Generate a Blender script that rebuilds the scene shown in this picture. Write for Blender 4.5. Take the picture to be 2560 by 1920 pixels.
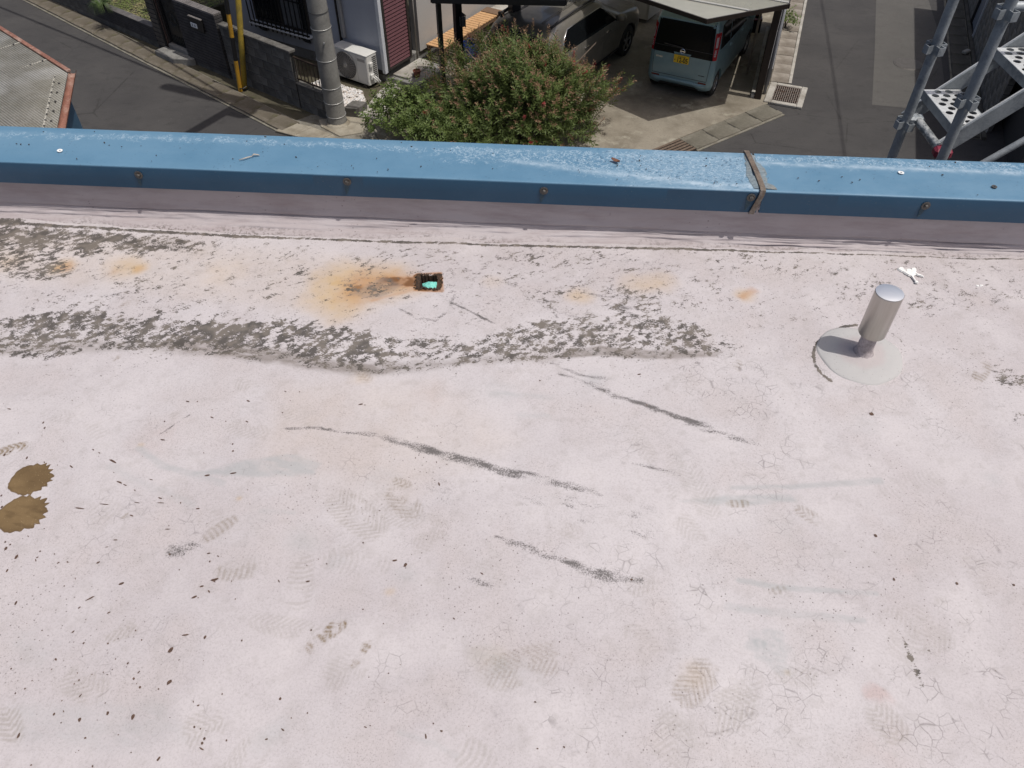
import bpy, bmesh, math, random
import numpy as np
from mathutils import Vector, Matrix

for o in list(bpy.data.objects):
    bpy.data.objects.remove(o)
scene = bpy.context.scene
COL = scene.collection
R = math.radians

# ---------------------------------------------------------------- camera
cam_d = bpy.data.cameras.new('camera')
cam_d.sensor_width = 36.0
cam_d.lens = 27.04
cam_d.clip_start = 0.05
cam_d.clip_end = 1500.0
cam = bpy.data.objects.new('camera', cam_d)
COL.objects.link(cam)
cam.location = (0.0, 0.0, 7.9)
cam.rotation_euler = (R(90.0 - 46.1), 0.0, 0.0)
scene.camera = cam

# ---------------------------------------------------------------- sky, sun, exposure
SUN_DIR = Vector((0.3370, -0.1440, 0.930)).normalized()
world = bpy.data.worlds.new('World')
scene.world = world
world.use_nodes = True
wn = world.node_tree
wn.nodes.clear()
w_out = wn.nodes.new('ShaderNodeOutputWorld')
w_bg = wn.nodes.new('ShaderNodeBackground')
w_sky = wn.nodes.new('ShaderNodeTexSky')
w_sky.sky_type = 'NISHITA'
w_sky.sun_disc = False
w_sky.sun_elevation = R(68.5)
w_sky.sun_rotation = R(113.0)
w_sky.air_density = 0.8
w_sky.dust_density = 5.0
w_bg.inputs['Strength'].default_value = 0.10
wn.links.new(w_sky.outputs['Color'], w_bg.inputs['Color'])
wn.links.new(w_bg.outputs['Background'], w_out.inputs['Surface'])

sun_d = bpy.data.lights.new('sun', 'SUN')
sun_d.energy = 3.0
sun_d.angle = R(0.53)
sun_d.color = (1.0, 0.965, 0.91)
sun = bpy.data.objects.new('sun', sun_d)
COL.objects.link(sun)
sun.location = (6, -4, 20)
sun.rotation_euler = (-SUN_DIR).to_track_quat('-Z', 'Y').to_euler()

vs = scene.view_settings
vs.view_transform = 'Standard'
vs.look = 'None'
vs.exposure = 0.0
vs.gamma = 1.0
vs.use_curve_mapping = False

rng = random.Random(7)
nrng = np.random.default_rng(11)

# ---------------------------------------------------------------- geometry helpers
FRAME = {}

class G:
    """collects simple shapes, then links them as one mesh object"""
    def __init__(s):
        s.v = []; s.f = []

    def add(s, vs_, fs_):
        o = len(s.v)
        s.v += [tuple(p) for p in vs_]
        s.f += [tuple(i + o for i in f) for f in fs_]
        return s

    def box(s, c, d, rz=0.0):
        x, y, z = d[0] / 2, d[1] / 2, d[2] / 2
        ca, sa = math.cos(rz), math.sin(rz)
        vs_ = []
        for k in (-z, z):
            for (a, b) in ((-x, -y), (x, -y), (x, y), (-x, y)):
                vs_.append((c[0] + a * ca - b * sa, c[1] + a * sa + b * ca, c[2] + k))
        return s.add(vs_, [(3, 2, 1, 0), (4, 5, 6, 7), (0, 1, 5, 4), (1, 2, 6, 5), (2, 3, 7, 6), (3, 0, 4, 7)])

    def bx(s, x0, x1, y0, y1, z0, z1):
        return s.box(((x0 + x1) / 2, (y0 + y1) / 2, (z0 + z1) / 2), (x1 - x0, y1 - y0, z1 - z0))

    def bar(s, p, q, w, h, up=(0, 0, 1)):
        p, q = Vector(p), Vector(q)
        d = (q - p).normalized()
        u = Vector(up)
        r = d.cross(u)
        if r.length < 1e-4:
            r = d.cross(Vector((1, 0, 0)))
        r.normalize()
        u = r.cross(d).normalized()
        vs_ = []
        for e in (p, q):
            for (a, b) in ((-1, -1), (1, -1), (1, 1), (-1, 1)):
                vs_.append(e + r * (a * w / 2) + u * (b * h / 2))
        return s.add(vs_, [(0, 1, 2, 3), (7, 6, 5, 4), (4, 5, 1, 0), (5, 6, 2, 1), (6, 7, 3, 2), (7, 4, 0, 3)])

    def tube(s, pts, r, n=10, cap=True):
        pts = [Vector(p) for p in pts]
        rs = r if isinstance(r, (list, tuple)) else [r] * len(pts)
        prev = None
        rings = []
        for i, p in enumerate(pts):
            a = pts[max(i - 1, 0)]; b = pts[min(i + 1, len(pts) - 1)]
            d = (b - a).normalized()
            ref = Vector((0, 0, 1)) if abs(d.z) < 0.95 else Vector((1, 0, 0))
            x = d.cross(ref).normalized() if prev is None else (prev - d * prev.dot(d)).normalized()
            prev = x
            y = d.cross(x)
            rings.append([p + (x * math.cos(2 * math.pi * k / n) + y * math.sin(2 * math.pi * k / n)) * rs[i] for k in range(n)])
        vs_ = [q for ring in rings for q in ring]
        fs_ = []
        for i in range(len(pts) - 1):
            for k in range(n):
                fs_.append((i * n + k, i * n + (k + 1) % n, (i + 1) * n + (k + 1) % n, (i + 1) * n + k))
        if cap:
            fs_.append(tuple(range(n - 1, -1, -1)))
            fs_.append(tuple((len(pts) - 1) * n + k for k in range(n)))
        return s.add(vs_, fs_)

    def lathe(s, prof, c=(0, 0, 0), n=28, axis='z', closed=False):
        vs_ = []
        for (r, z) in prof:
            for k in range(n):
                a = 2 * math.pi * k / n
                if axis == 'z':
                    vs_.append((c[0] + r * math.cos(a), c[1] + r * math.sin(a), c[2] + z))
                elif axis == 'x':
                    vs_.append((c[0] + z, c[1] + r * math.cos(a), c[2] + r * math.sin(a)))
                else:
                    vs_.append((c[0] - r * math.cos(a), c[1] + z, c[2] + r * math.sin(a)))
        fs_ = []
        m = len(prof)
        for i in range(m - 1 if not closed else m):
            j = (i + 1) % m
            for k in range(n):
                fs_.append((i * n + k, i * n + (k + 1) % n, j * n + (k + 1) % n, j * n + k))
        return s.add(vs_, fs_)

    def prism(s, poly, z0, z1):
        n = len(poly)
        vs_ = [(p[0], p[1], z0) for p in poly] + [(p[0], p[1], z1) for p in poly]
        fs_ = [tuple(range(n - 1, -1, -1)), tuple(range(n, 2 * n))]
        for i in range(n):
            fs_.append((i, (i + 1) % n, n + (i + 1) % n, n + i))
        return s.add(vs_, fs_)

    def sheet(s, poly, z):
        return s.add([(p[0], p[1], z) for p in poly], [tuple(range(len(poly)))])

    def build(s, name, mat, parent=None, smooth=False, bev=0.0, world_space=False, auto=None):
        vs_ = s.v
        if world_space and parent is not None:
            loc, rz = FRAME[parent]
            ca, sa = math.cos(-rz), math.sin(-rz)
            vs_ = []
            for p in s.v:
                x, y = p[0] - loc[0], p[1] - loc[1]
                vs_.append((x * ca - y * sa, x * sa + y * ca, p[2] - loc[2]))
        me = bpy.data.meshes.new(name)
        me.from_pydata(vs_, [], s.f)
        if bev:
            bm = bmesh.new(); bm.from_mesh(me)
            es = [e for e in bm.edges if len(e.link_faces) == 2 and e.calc_face_angle(0) > 0.6]
            bmesh.ops.bevel(bm, geom=es, offset=bev, segments=1, affect='EDGES', clamp_overlap=True)
            bm.to_mesh(me); bm.free()
        me.validate()
        return link(name, me, mat, parent, smooth, auto)


def link(name, me, mat, parent=None, smooth=False, auto=None):
    o = bpy.data.objects.new(name, me)
    COL.objects.link(o)
    if mat is not None and len(me.materials) == 0:
        me.materials.append(mat)
    if smooth or auto:
        me.polygons.foreach_set('use_smooth', [True] * len(me.polygons))
        if auto:
            me.set_sharp_from_angle(angle=R(auto))
    if parent is not None:
        o.parent = parent
        FRAME[o] = FRAME[parent]
    else:
        FRAME[o] = ((0, 0, 0), 0.0)
    return o


def tag(o, label=None, cat=None, group=None, kind=None):
    if label: o['label'] = label
    if cat: o['category'] = cat
    if group: o['group'] = group
    if kind: o['kind'] = kind
    return o


def thing(name, label, cat, loc=(0, 0, 0), rz=0.0, group=None):
    o = bpy.data.objects.new(name, None)
    o.empty_display_size = 0.1
    COL.objects.link(o)
    o.location = loc
    o.rotation_euler = (0, 0, rz)
    FRAME[o] = (loc, rz)
    return tag(o, label, cat, group)


def struct(o, label, kind='structure'):
    o['kind'] = kind
    o['label'] = label
    return o


def inst(name, me, parent, loc, rz=0.0, rot=None):
    """another object that shares the mesh data of an alike piece"""
    o = bpy.data.objects.new(name, me)
    COL.objects.link(o)
    o.parent = parent
    o.location = loc
    o.rotation_euler = rot if rot else (0, 0, rz)
    FRAME[o] = FRAME[parent]
    return o


def text_mesh(body, size, extrude=0.0015):
    c = bpy.data.curves.new('lettering', 'FONT')
    c.body = body; c.size = size; c.extrude = extrude; c.offset = size * 0.022
    c.align_x = 'CENTER'; c.align_y = 'CENTER'
    t = bpy.data.objects.new('lettering', c)
    COL.objects.link(t)
    dg = bpy.context.evaluated_depsgraph_get()
    me = bpy.data.meshes.new_from_object(t.evaluated_get(dg))
    bpy.data.objects.remove(t); bpy.data.curves.remove(c)
    return me


# ---------------------------------------------------------------- material helpers
class M:
    """thin wrapper round a node tree"""
    def __init__(s, name, rough=0.6, metal=0.0, color=(0.5, 0.5, 0.5), spec=0.5):
        s.mat = bpy.data.materials.new(name)
        s.mat.use_nodes = True
        s.nt = s.mat.node_tree
        s.b = s.nt.nodes['Principled BSDF']
        s.b.inputs['Roughness'].default_value = rough
        s.b.inputs['Metallic'].default_value = metal
        s.b.inputs['Base Color'].default_value = (*color, 1)
        s.b.inputs['Specular IOR Level'].default_value = spec
        s.tc = None

    def n(s, t, **kw):
        nd = s.nt.nodes.new(t)
        for k, v in kw.items():
            setattr(nd, k, v)
        return nd

    def l(s, a, b):
        s.nt.links.new(a, b)

    def coord(s, scale=(1, 1, 1), rot=(0, 0, 0), loc=(0, 0, 0)):
        if s.tc is None:
            s.tc = s.n('ShaderNodeTexCoord')
        mp = s.n('ShaderNodeMapping')
        mp.inputs['Scale'].default_value = scale
        mp.inputs['Rotation'].default_value = rot
        mp.inputs['Location'].default_value = loc
        s.l(s.tc.outputs['Object'], mp.inputs['Vector'])
        return mp.outputs['Vector']

    def noise(s, scale=5.0, detail=4.0, rough=0.55, vec=None, dist=0.0):
        nd = s.n('ShaderNodeTexNoise')
        nd.inputs['Scale'].default_value = scale
        nd.inputs['Detail'].default_value = detail
        nd.inputs['Roughness'].default_value = rough
        nd.inputs['Distortion'].default_value = dist
        s.l(vec if vec is not None else s.coord(), nd.inputs['Vector'])
        return nd.outputs['Fac']

    def vor(s, scale=5.0, feature='F1', vec=None, out='Distance', rnd=1.0):
        nd = s.n('ShaderNodeTexVoronoi', feature=feature)
        nd.inputs['Scale'].default_value = scale
        nd.inputs['Randomness'].default_value = rnd
        s.l(vec if vec is not None else s.coord(), nd.inputs['Vector'])
        return nd.outputs[out]

    def math(s, op, a, b=None, c=None, clamp=False):
        nd = s.n('ShaderNodeMath', operation=op, use_clamp=clamp)
        for i, x in enumerate((a, b, c)):
            if x is None: continue
            if isinstance(x, (int, float)):
                nd.inputs[i].default_value = x
            else:
                s.l(x, nd.inputs[i])
        return nd.outputs[0]

    def rng(s, x, a, b, c=0.0, d=1.0, smooth=False):
        nd = s.n('ShaderNodeMapRange', interpolation_type='SMOOTHSTEP' if smooth else 'LINEAR')
        s.l(x, nd.inputs['Value'])
        for k, v in zip(('From Min', 'From Max', 'To Min', 'To Max'), (a, b, c, d)):
            nd.inputs[k].default_value = v
        return nd.outputs['Result']

    def mix(s, fac, a, b, blend='MIX'):
        nd = s.n('ShaderNodeMix', data_type='RGBA', blend_type=blend)
        for key, x in (('Factor', fac), ('A', a), ('B', b)):
            sock = [i for i in nd.inputs if i.name == key and i.type == ('VALUE' if key == 'Factor' else 'RGBA')][0]
            if isinstance(x, (int, float)):
                sock.default_value = x
            elif isinstance(x, (tuple, list)):
                sock.default_value = (*x, 1) if len(x) == 3 else x
            else:
                s.l(x, sock)
        return [o for o in nd.outputs if o.type == 'RGBA'][0]

    def attr(s, name):
        nd = s.n('ShaderNodeAttribute', attribute_name=name)
        sp = s.n('ShaderNodeSeparateColor')
        s.l(nd.outputs['Color'], sp.inputs['Color'])
        return sp.outputs[0], sp.outputs[1], sp.outputs[2], nd.outputs['Alpha']

    def color(s, x):
        if isinstance(x, (tuple, list)):
            s.b.inputs['Base Color'].default_value = (*x, 1)
        else:
            s.l(x, s.b.inputs['Base Color'])
        return s

    def rough(s, x):
        s.l(x, s.b.inputs['Roughness']); return s

    def bump(s, h, strength=0.3, dist=0.01):
        nd = s.n('ShaderNodeBump')
        nd.inputs['Strength'].default_value = strength
        nd.inputs['Distance'].default_value = dist
        s.l(h, nd.inputs['Height'])
        s.l(nd.outputs['Normal'], s.b.inputs['Normal'])
        return s


def mottled(name, c1, c2, scale=4.0, rough=0.7, metal=0.0, fine=60.0, fine_amt=0.25, bump=0.2, bdist=0.004, spec=0.4, stain=None, stain_scale=1.5, lo=0.35, hi=0.65):
    """two tones worked together by noise, with fine grain and relief"""
    m = M(name, rough, metal, c1, spec)
    f = m.rng(m.noise(scale, 6, 0.62), lo, hi)
    col = m.mix(f, c1, c2)
    if stain:
        sf = m.rng(m.noise(stain_scale, 7, 0.65, m.coord(loc=(3.1, 7.7, 1.3))), 0.5, 0.68)
        col = m.mix(sf, col, stain)
    g = m.noise(fine, 3, 0.6)
    gf = m.rng(g, 0.3, 0.7, 1.0 - fine_amt, 1.0 + fine_amt)
    cc = m.n('ShaderNodeCombineColor')
    for i in range(3): m.l(gf, cc.inputs[i])
    col = m.mix(1.0, col, cc.outputs[0], 'MULTIPLY')
    m.color(col)
    if bump: m.bump(g, bump, bdist)
    return m.mat


def plain(name, c, rough=0.5, metal=0.0, var=0.12, scale=12.0, spec=0.5, coat=0.0):
    m = M(name, rough, metal, c, spec)
    f = m.noise(scale, 5, 0.6)
    a = tuple(x * (1 - var) for x in c); b = tuple(min(1.0, x * (1 + var)) for x in c)
    m.color(m.mix(m.rng(f, 0.3, 0.7), a, b))
    m.rough(m.rng(m.noise(scale * 3, 3), 0.3, 0.7, max(0.02, rough - 0.07), min(1, rough + 0.07)))
    if coat: m.b.inputs['Coat Weight'].default_value = coat; m.b.inputs['Coat Roughness'].default_value = 0.06
    return m.mat

# ---------------------------------------------------------------- the roof terrace: stains in metres on the roof surface
# channels: 0 lichen, 1 grey film, 2 rust, 3 yellow dirt, 4 paint smear, 5 scuff, 6 brown print, 7 grey print, 8 cracking, 9 brown pool, 10 old pink coat
STAIN_AREAS = [
    (0,0.62,0.0184,[(-1.814,2.195),(-1.649,2.19),(-1.377,2.148),(-1.056,2.103),(-0.944,2.077),(-0.987,2.042),(-1.168,2.042),(-1.39,2.012),(-1.727,2.016)]),
    (0,0.3,0.0184,[(-1.393,2.121),(-1.068,2.099),(-1.081,2.055),(-1.273,2.044)]),
    (0,0.3,0.0186,[(-1.746,2.167),(-1.373,2.137),(-1.373,2.103),(-1.696,2.059)]),
    (0,0.66,0.0177,[(-1.727,2.016),(-1.495,2.016),(-1.401,1.974),(-1.389,1.912),(-1.481,1.893),(-1.672,1.902)]),
    (0,0.62,0.0183,[(-1.573,1.696),(-1.505,1.701),(-1.459,1.723),(-1.379,1.73),(-1.299,1.737),(-1.18,1.741),(-1.098,1.715),(-0.983,1.715),(-0.864,1.696),(-0.751,1.701),(-0.686,1.719),(-0.59,1.701),(-0.491,1.682),(-0.439,1.663),(-0.291,1.62),(-0.189,1.635),(-0.084,1.627),(0.033,1.691),(0.162,1.723),(0.289,1.717),(0.461,1.717),(0.599,1.656),(0.669,1.59),(0.573,1.556),(0.492,1.544),(0.358,1.548),(0.213,1.552),(0.123,1.541),(0.056,1.524),(-0.089,1.528),(-0.176,1.497),(-0.254,1.505),(-0.308,1.489),(-0.384,1.482),(-0.511,1.495),(-0.602,1.525),(-0.735,1.538),(-0.874,1.57),(-1.055,1.588),(-1.186,1.582),(-1.299,1.538),(-1.438,1.557),(-1.506,1.557)]),
    (0,0.2,0.0498,[(-1.814,2.195),(-0.849,2.121),(0.0,2.072),(0.908,2.037),(1.717,1.995),(1.585,1.723),(0.738,1.741),(-0.035,1.705),(-0.686,1.723),(-1.594,1.741)]),
    (0,0.14,0.0696,[(-1.814,2.195),(1.717,1.995),(1.422,1.385),(0.238,1.443),(-1.451,1.443)]),
    (1,0.55,0.018,[(-1.512,1.618),(-1.237,1.618),(-0.951,1.618),(-0.657,1.582),(-0.468,1.528),(-0.323,1.528),(-0.09,1.552),(0.124,1.569),(0.123,1.541),(-0.089,1.527),(-0.318,1.486),(-0.462,1.489),(-0.737,1.54),(-1.053,1.582),(-1.482,1.556)]),
    (1,0.45,0.0134,[(-0.976,1.627),(-0.774,1.598),(-0.586,1.569),(-0.479,1.528),(-0.335,1.536),(-0.299,1.513),(-0.35,1.477),(-0.46,1.482),(-0.598,1.513),(-0.739,1.544),(-0.881,1.572),(-1.002,1.598)]),
    (1,0.95,0.0056,[(0.112,1.552),(0.159,1.582),(0.25,1.598),(0.362,1.582),(0.497,1.575),(0.598,1.572),(0.572,1.552),(0.47,1.543),(0.359,1.549),(0.247,1.559),(0.179,1.549)]),
    (1,0.35,0.0184,[(-1.367,2.121),(-1.068,2.099),(-1.081,2.055),(-1.238,2.055)]),
    (1,0.6,0.0098,[(-0.499,1.815),(-0.4,1.805),(-0.339,1.863),(-0.401,1.912)]),
    (2,0.45,0.0419,[(-0.288,1.917),(-0.391,1.941),(-0.481,1.949),(-0.523,1.893),(-0.526,1.796),(-0.486,1.768),(-0.412,1.8),(-0.343,1.834),(-0.277,1.849)]),
    (3,0.8,0.0673,[(-0.355,1.957),(-0.523,1.978),(-0.601,1.912),(-0.609,1.787),(-0.53,1.705),(-0.475,1.732),(-0.388,1.805),(-0.294,1.838)]),
    (3,0.14,0.0502,[(-1.775,2.171),(-1.024,2.081),(-0.541,2.016),(-0.497,1.723),(-0.818,1.777),(-1.206,1.853),(-1.643,1.893)]),
    (3,0.1,0.061,[(-0.628,1.443),(-0.196,1.459),(0.02,1.247),(-0.265,1.063),(-0.614,1.146)]),
    (4,0.75,0.0078,[(-0.779,1.143),(-0.652,1.18),(-0.537,1.199),(-0.472,1.17),(-0.485,1.134),(-0.62,1.128)]),
    (4,0.8,0.0066,[(0.397,1.061),(0.494,1.077),(0.667,1.084),(0.676,1.063),(0.536,1.049)]),
    (4,0.3,0.0227,[(-0.955,0.578),(-0.667,0.593),(-0.614,0.518),(-0.729,0.504),(-0.911,0.511)]),
    (4,0.45,0.0048,[(0.485,0.681),(0.547,0.673),(0.559,0.64),(0.531,0.64)]),
    (8,0.55,0.106,[(0.19,1.536),(1.618,1.602),(1.011,0.416),(-0.021,0.416),(0.017,0.805),(0.116,1.122)]),
    (8,0.4,0.1069,[(0.134,0.632),(1.22,0.824),(1.011,0.416),(0.014,0.416)]),
    (8,0.25,0.1483,[(-1.54,1.536),(0.134,1.536),(0.017,0.805),(-1.277,1.007)]),
    (8,0.2,0.0755,[(-0.105,2.081),(1.717,1.995),(1.612,1.777),(-0.1,1.893)]),
]
STAIN_STROKES = [
    (0,0.62,1,[(-1.44,1.66,0.0128),(-1.433,1.699,0.0106),(-1.432,1.727,0.0059)]),
    (0,0.4,1,[(-1.434,1.623,0.0138),(-1.426,1.657,0.0139)]),
    (0,0.62,1,[(-1.389,1.665,0.0128),(-1.382,1.704,0.0106),(-1.38,1.733,0.0059)]),
    (0,0.4,1,[(-1.384,1.628,0.0138),(-1.376,1.662,0.0139)]),
    (0,0.62,1,[(-1.339,1.675,0.0128),(-1.332,1.714,0.0106),(-1.329,1.743,0.006)]),
    (0,0.4,1,[(-1.335,1.637,0.0138),(-1.326,1.671,0.014)]),
    (0,0.62,1,[(-1.268,1.676,0.0128),(-1.259,1.715,0.0106),(-1.256,1.743,0.006)]),
    (0,0.4,1,[(-1.264,1.638,0.0138),(-1.255,1.672,0.014)]),
    (0,0.62,1,[(-1.218,1.671,0.0128),(-1.209,1.709,0.0106),(-1.205,1.738,0.0059)]),
    (0,0.4,1,[(-1.215,1.633,0.0138),(-1.205,1.667,0.014)]),
    (0,0.62,1,[(-1.166,1.67,0.0128),(-1.157,1.708,0.0106),(-1.152,1.737,0.0059)]),
    (0,0.4,1,[(-1.164,1.632,0.0138),(-1.153,1.666,0.014)]),
    (0,0.62,1,[(-1.114,1.663,0.0128),(-1.104,1.701,0.0106),(-1.099,1.73,0.0059)]),
    (0,0.4,1,[(-1.112,1.625,0.0138),(-1.101,1.659,0.0139)]),
    (0,0.62,1,[(-1.065,1.675,0.0128),(-1.054,1.714,0.0106),(-1.049,1.743,0.006)]),
    (0,0.4,1,[(-1.064,1.637,0.0138),(-1.053,1.672,0.014)]),
    (0,0.62,1,[(-1.012,1.675,0.0128),(-1.0,1.713,0.0106),(-0.995,1.742,0.006)]),
    (0,0.4,1,[(-1.011,1.637,0.0138),(-0.999,1.671,0.014)]),
    (0,0.62,1,[(-0.946,1.661,0.0128),(-0.933,1.7,0.0106),(-0.927,1.728,0.0059)]),
    (0,0.4,1,[(-0.946,1.624,0.0138),(-0.933,1.658,0.0139)]),
    (0,0.62,1,[(-0.892,1.664,0.0128),(-0.88,1.702,0.0106),(-0.873,1.731,0.0059)]),
    (0,0.4,1,[(-0.893,1.626,0.0138),(-0.88,1.66,0.0139)]),
    (0,0.62,1,[(-0.834,1.64,0.0127),(-0.82,1.678,0.0105),(-0.813,1.707,0.0059)]),
    (0,0.4,1,[(-0.836,1.603,0.0137),(-0.821,1.637,0.0138)]),
    (0,0.62,1,[(-0.784,1.643,0.0127),(-0.77,1.681,0.0105),(-0.762,1.709,0.0059)]),
    (0,0.4,1,[(-0.786,1.606,0.0137),(-0.771,1.639,0.0138)]),
    (0,0.62,1,[(-0.722,1.636,0.0127),(-0.707,1.674,0.0105),(-0.699,1.702,0.0059)]),
    (0,0.4,1,[(-0.725,1.599,0.0137),(-0.71,1.632,0.0138)]),
    (0,0.62,1,[(-0.667,1.63,0.0126),(-0.652,1.667,0.0105),(-0.644,1.695,0.0059)]),
    (0,0.4,1,[(-0.671,1.593,0.0136),(-0.655,1.626,0.0138)]),
    (0,0.62,1,[(-0.61,1.625,0.0126),(-0.594,1.662,0.0105),(-0.585,1.69,0.0059)]),
    (0,0.4,1,[(-0.614,1.588,0.0136),(-0.597,1.621,0.0138)]),
    (0,0.62,1,[(-0.547,1.62,0.0126),(-0.531,1.657,0.0104),(-0.521,1.685,0.0058)]),
    (0,0.4,1,[(-0.552,1.583,0.0136),(-0.535,1.616,0.0137)]),
    (0,0.62,1,[(-0.508,1.626,0.0126),(-0.491,1.664,0.0105),(-0.481,1.692,0.0059)]),
    (0,0.4,1,[(-0.514,1.589,0.0136),(-0.496,1.623,0.0138)]),
    (0,0.62,1,[(-0.438,1.61,0.0126),(-0.42,1.648,0.0104),(-0.409,1.675,0.0058)]),
    (0,0.4,1,[(-0.444,1.574,0.0136),(-0.426,1.607,0.0137)]),
    (0,0.22,1,[(-1.283,1.705,0.0188),(-1.086,1.678,0.021),(-0.789,1.661,0.0232),(-0.552,1.632,0.023),(-0.374,1.582,0.0181)]),
    (0,0.22,1,[(-1.091,1.627,0.0161),(-0.779,1.618,0.0183),(-0.541,1.569,0.018)]),
    (0,0.18,1,[(0.058,1.678,0.014),(0.257,1.678,0.0187),(0.421,1.687,0.0187)]),
    (0,0.2,1,[(0.321,1.618,0.0137),(0.477,1.588,0.0136),(0.587,1.572,0.009)]),
    (0,0.36,1.0,[(0.357,1.805,0.0509),(0.359,1.805,0.0509)]),
    (0,0.5,1.0,[(0.317,1.768,0.036),(0.319,1.768,0.036)]),
    (0,0.35,1.0,[(0.377,1.824,0.0366),(0.379,1.824,0.0366)]),
    (0,0.35,1.0,[(0.438,1.824,0.0268),(0.44,1.824,0.0268)]),
    (0,0.4,1.0,[(0.138,1.957,0.0152),(0.141,1.957,0.0152)]),
    (0,0.45,1.0,[(0.129,1.893,0.0174),(0.132,1.893,0.0174)]),
    (0,0.4,1.0,[(0.133,1.824,0.0171),(0.135,1.824,0.0171)]),
    (0,0.25,1.0,[(0.086,1.805,0.0218),(0.089,1.805,0.0218)]),
    (0,0.28,1.0,[(0.537,1.759,0.0383),(0.54,1.759,0.0383)]),
    (0,0.2,1.0,[(0.434,1.705,0.053),(0.437,1.705,0.053)]),
    (0,0.45,1.0,[(-0.367,1.883,0.0273),(-0.365,1.883,0.0273)]),
    (0,0.4,1.0,[(-0.414,1.857,0.0296),(-0.411,1.857,0.0296)]),
    (0,0.35,1.0,[(-0.429,1.834,0.0269),(-0.427,1.834,0.0269)]),
    (0,0.4,1.0,[(-0.507,1.844,0.027),(-0.504,1.844,0.027)]),
    (0,0.5,1.0,[(-0.329,1.811,0.0146),(-0.327,1.811,0.0146)]),
    (0,0.22,1.0,[(-0.652,1.912,0.0501),(-0.65,1.912,0.0501)]),
    (0,0.45,1.0,[(-0.731,1.933,0.0151),(-0.729,1.933,0.0151)]),
    (0,0.3,1.0,[(-0.68,2.059,0.0235),(-0.677,2.059,0.0235)]),
    (0,0.42,1.0,[(-0.515,2.005,0.0283),(-0.513,2.005,0.0283)]),
    (0,0.35,1.0,[(-0.448,1.984,0.0332),(-0.446,1.984,0.0332)]),
    (0,0.3,1.0,[(-0.214,2.016,0.0284),(-0.211,2.016,0.0284)]),
    (0,0.25,1.0,[(-0.193,1.984,0.0204),(-0.19,1.984,0.0204)]),
    (0,0.2,1.0,[(-0.046,2.016,0.0258),(-0.044,2.016,0.0258)]),
    (0,0.2,1.0,[(-0.014,1.995,0.0384),(-0.012,1.995,0.0384)]),
    (0,0.15,1.0,[(0.063,2.005,0.0386),(0.066,2.005,0.0386)]),
    (0,0.95,1.0,[(1.364,1.459,0.0413),(1.367,1.459,0.0413)]),
    (0,0.8,1.0,[(1.317,1.314,0.0269),(1.319,1.314,0.0269)]),
    (0,0.5,1.0,[(0.746,2.016,0.0206),(0.749,2.016,0.0206)]),
    (0,0.3,1.0,[(0.142,2.059,0.0104),(0.145,2.059,0.0104)]),
    (0,0.3,1.0,[(-1.528,1.912,0.025),(-1.526,1.912,0.025)]),
    (0,0.35,1.0,[(-1.481,1.949,0.0278),(-1.479,1.949,0.0278)]),
    (0,0.5,1.0,[(-1.076,1.949,0.0101),(-1.074,1.949,0.0101)]),
    (0,0.2,1.0,[(0.382,1.759,0.0479),(0.384,1.759,0.0479)]),
    (0,0.5,1.0,[(-0.027,1.678,0.0093),(-0.025,1.678,0.0093)]),
    (0,0.4,1.0,[(-1.152,1.732,0.0119),(-1.15,1.732,0.0119)]),
    (0,0.5,1.0,[(-0.668,1.929,0.0126),(-0.665,1.929,0.0126)]),
    (0,0.35,1.0,[(1.297,1.805,0.0121),(1.299,1.805,0.0121)]),
    (0,0.35,1.0,[(1.042,1.805,0.017),(1.044,1.805,0.017)]),
    (0,1.5,1,[(0.797,0.733,0.0041),(0.802,0.707,0.0049),(0.805,0.673,0.0072),(0.805,0.648,0.0088),(0.805,0.62,0.0063)]),
    (0,0.4,1,[(0.828,0.715,0.0082),(0.856,0.681,0.0097)]),
    (0,0.4,1,[(0.966,0.673,0.0048),(0.967,0.64,0.0063)]),
    (0,0.35,1,[(0.931,0.54,0.0106),(0.951,0.518,0.0105)]),
    (0,2.0,0.8,[(-1.904,2.214,0.0068),(-1.702,2.197,0.0068),(-1.57,2.185,0.0068),(-1.386,2.169,0.0067),(-1.267,2.155,0.0067),(-1.144,2.146,0.0067),(-1.032,2.135,0.0067),(-0.873,2.121,0.0066),(-0.717,2.114,0.0053),(-0.561,2.101,0.0053),(-0.408,2.09,0.0053),(-0.303,2.083,0.0053),(-0.067,2.074,0.0052),(0.085,2.066,0.0052),(0.296,2.055,0.0052),(0.601,2.048,0.0052),(0.903,2.033,0.0028),(1.217,2.014,0.0028),(1.634,1.995,0.0028),(1.79,1.986,0.0028)]),
    (2,0.3,1,[(-0.304,1.883,0.0298),(-0.372,1.881,0.0347),(-0.433,1.869,0.0371),(-0.479,1.849,0.0369)]),
    (2,0.35,1,[(-0.295,1.881,0.0298),(-0.335,1.881,0.0273),(-0.366,1.881,0.0198)]),
    (2,0.3,1,[(-0.298,1.881,0.0248),(-0.348,1.885,0.0223),(-0.398,1.893,0.0174)]),
    (2,0.3,1,[(-0.295,1.846,0.0086),(-0.365,1.819,0.0073),(-0.423,1.792,0.0072)]),
    (2,0.9,0.6,[(-0.295,1.919,0.005),(-0.223,1.923,0.005),(-0.216,1.838,0.0061),(-0.294,1.842,0.0049),(-0.3,1.912,0.0063)]),
    (3,0.5,1.0,[(-1.232,1.959,0.0584),(-1.229,1.959,0.0584)]),
    (3,0.7,1.0,[(-1.424,1.963,0.0381),(-1.421,1.963,0.0381)]),
    (3,0.2,1.0,[(-0.908,1.933,0.0692),(-0.905,1.933,0.0692)]),
    (3,0.55,1.0,[(0.205,1.811,0.0389),(0.208,1.811,0.0389)]),
    (3,0.4,1.0,[(0.382,1.869,0.0519),(0.384,1.869,0.0519)]),
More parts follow.
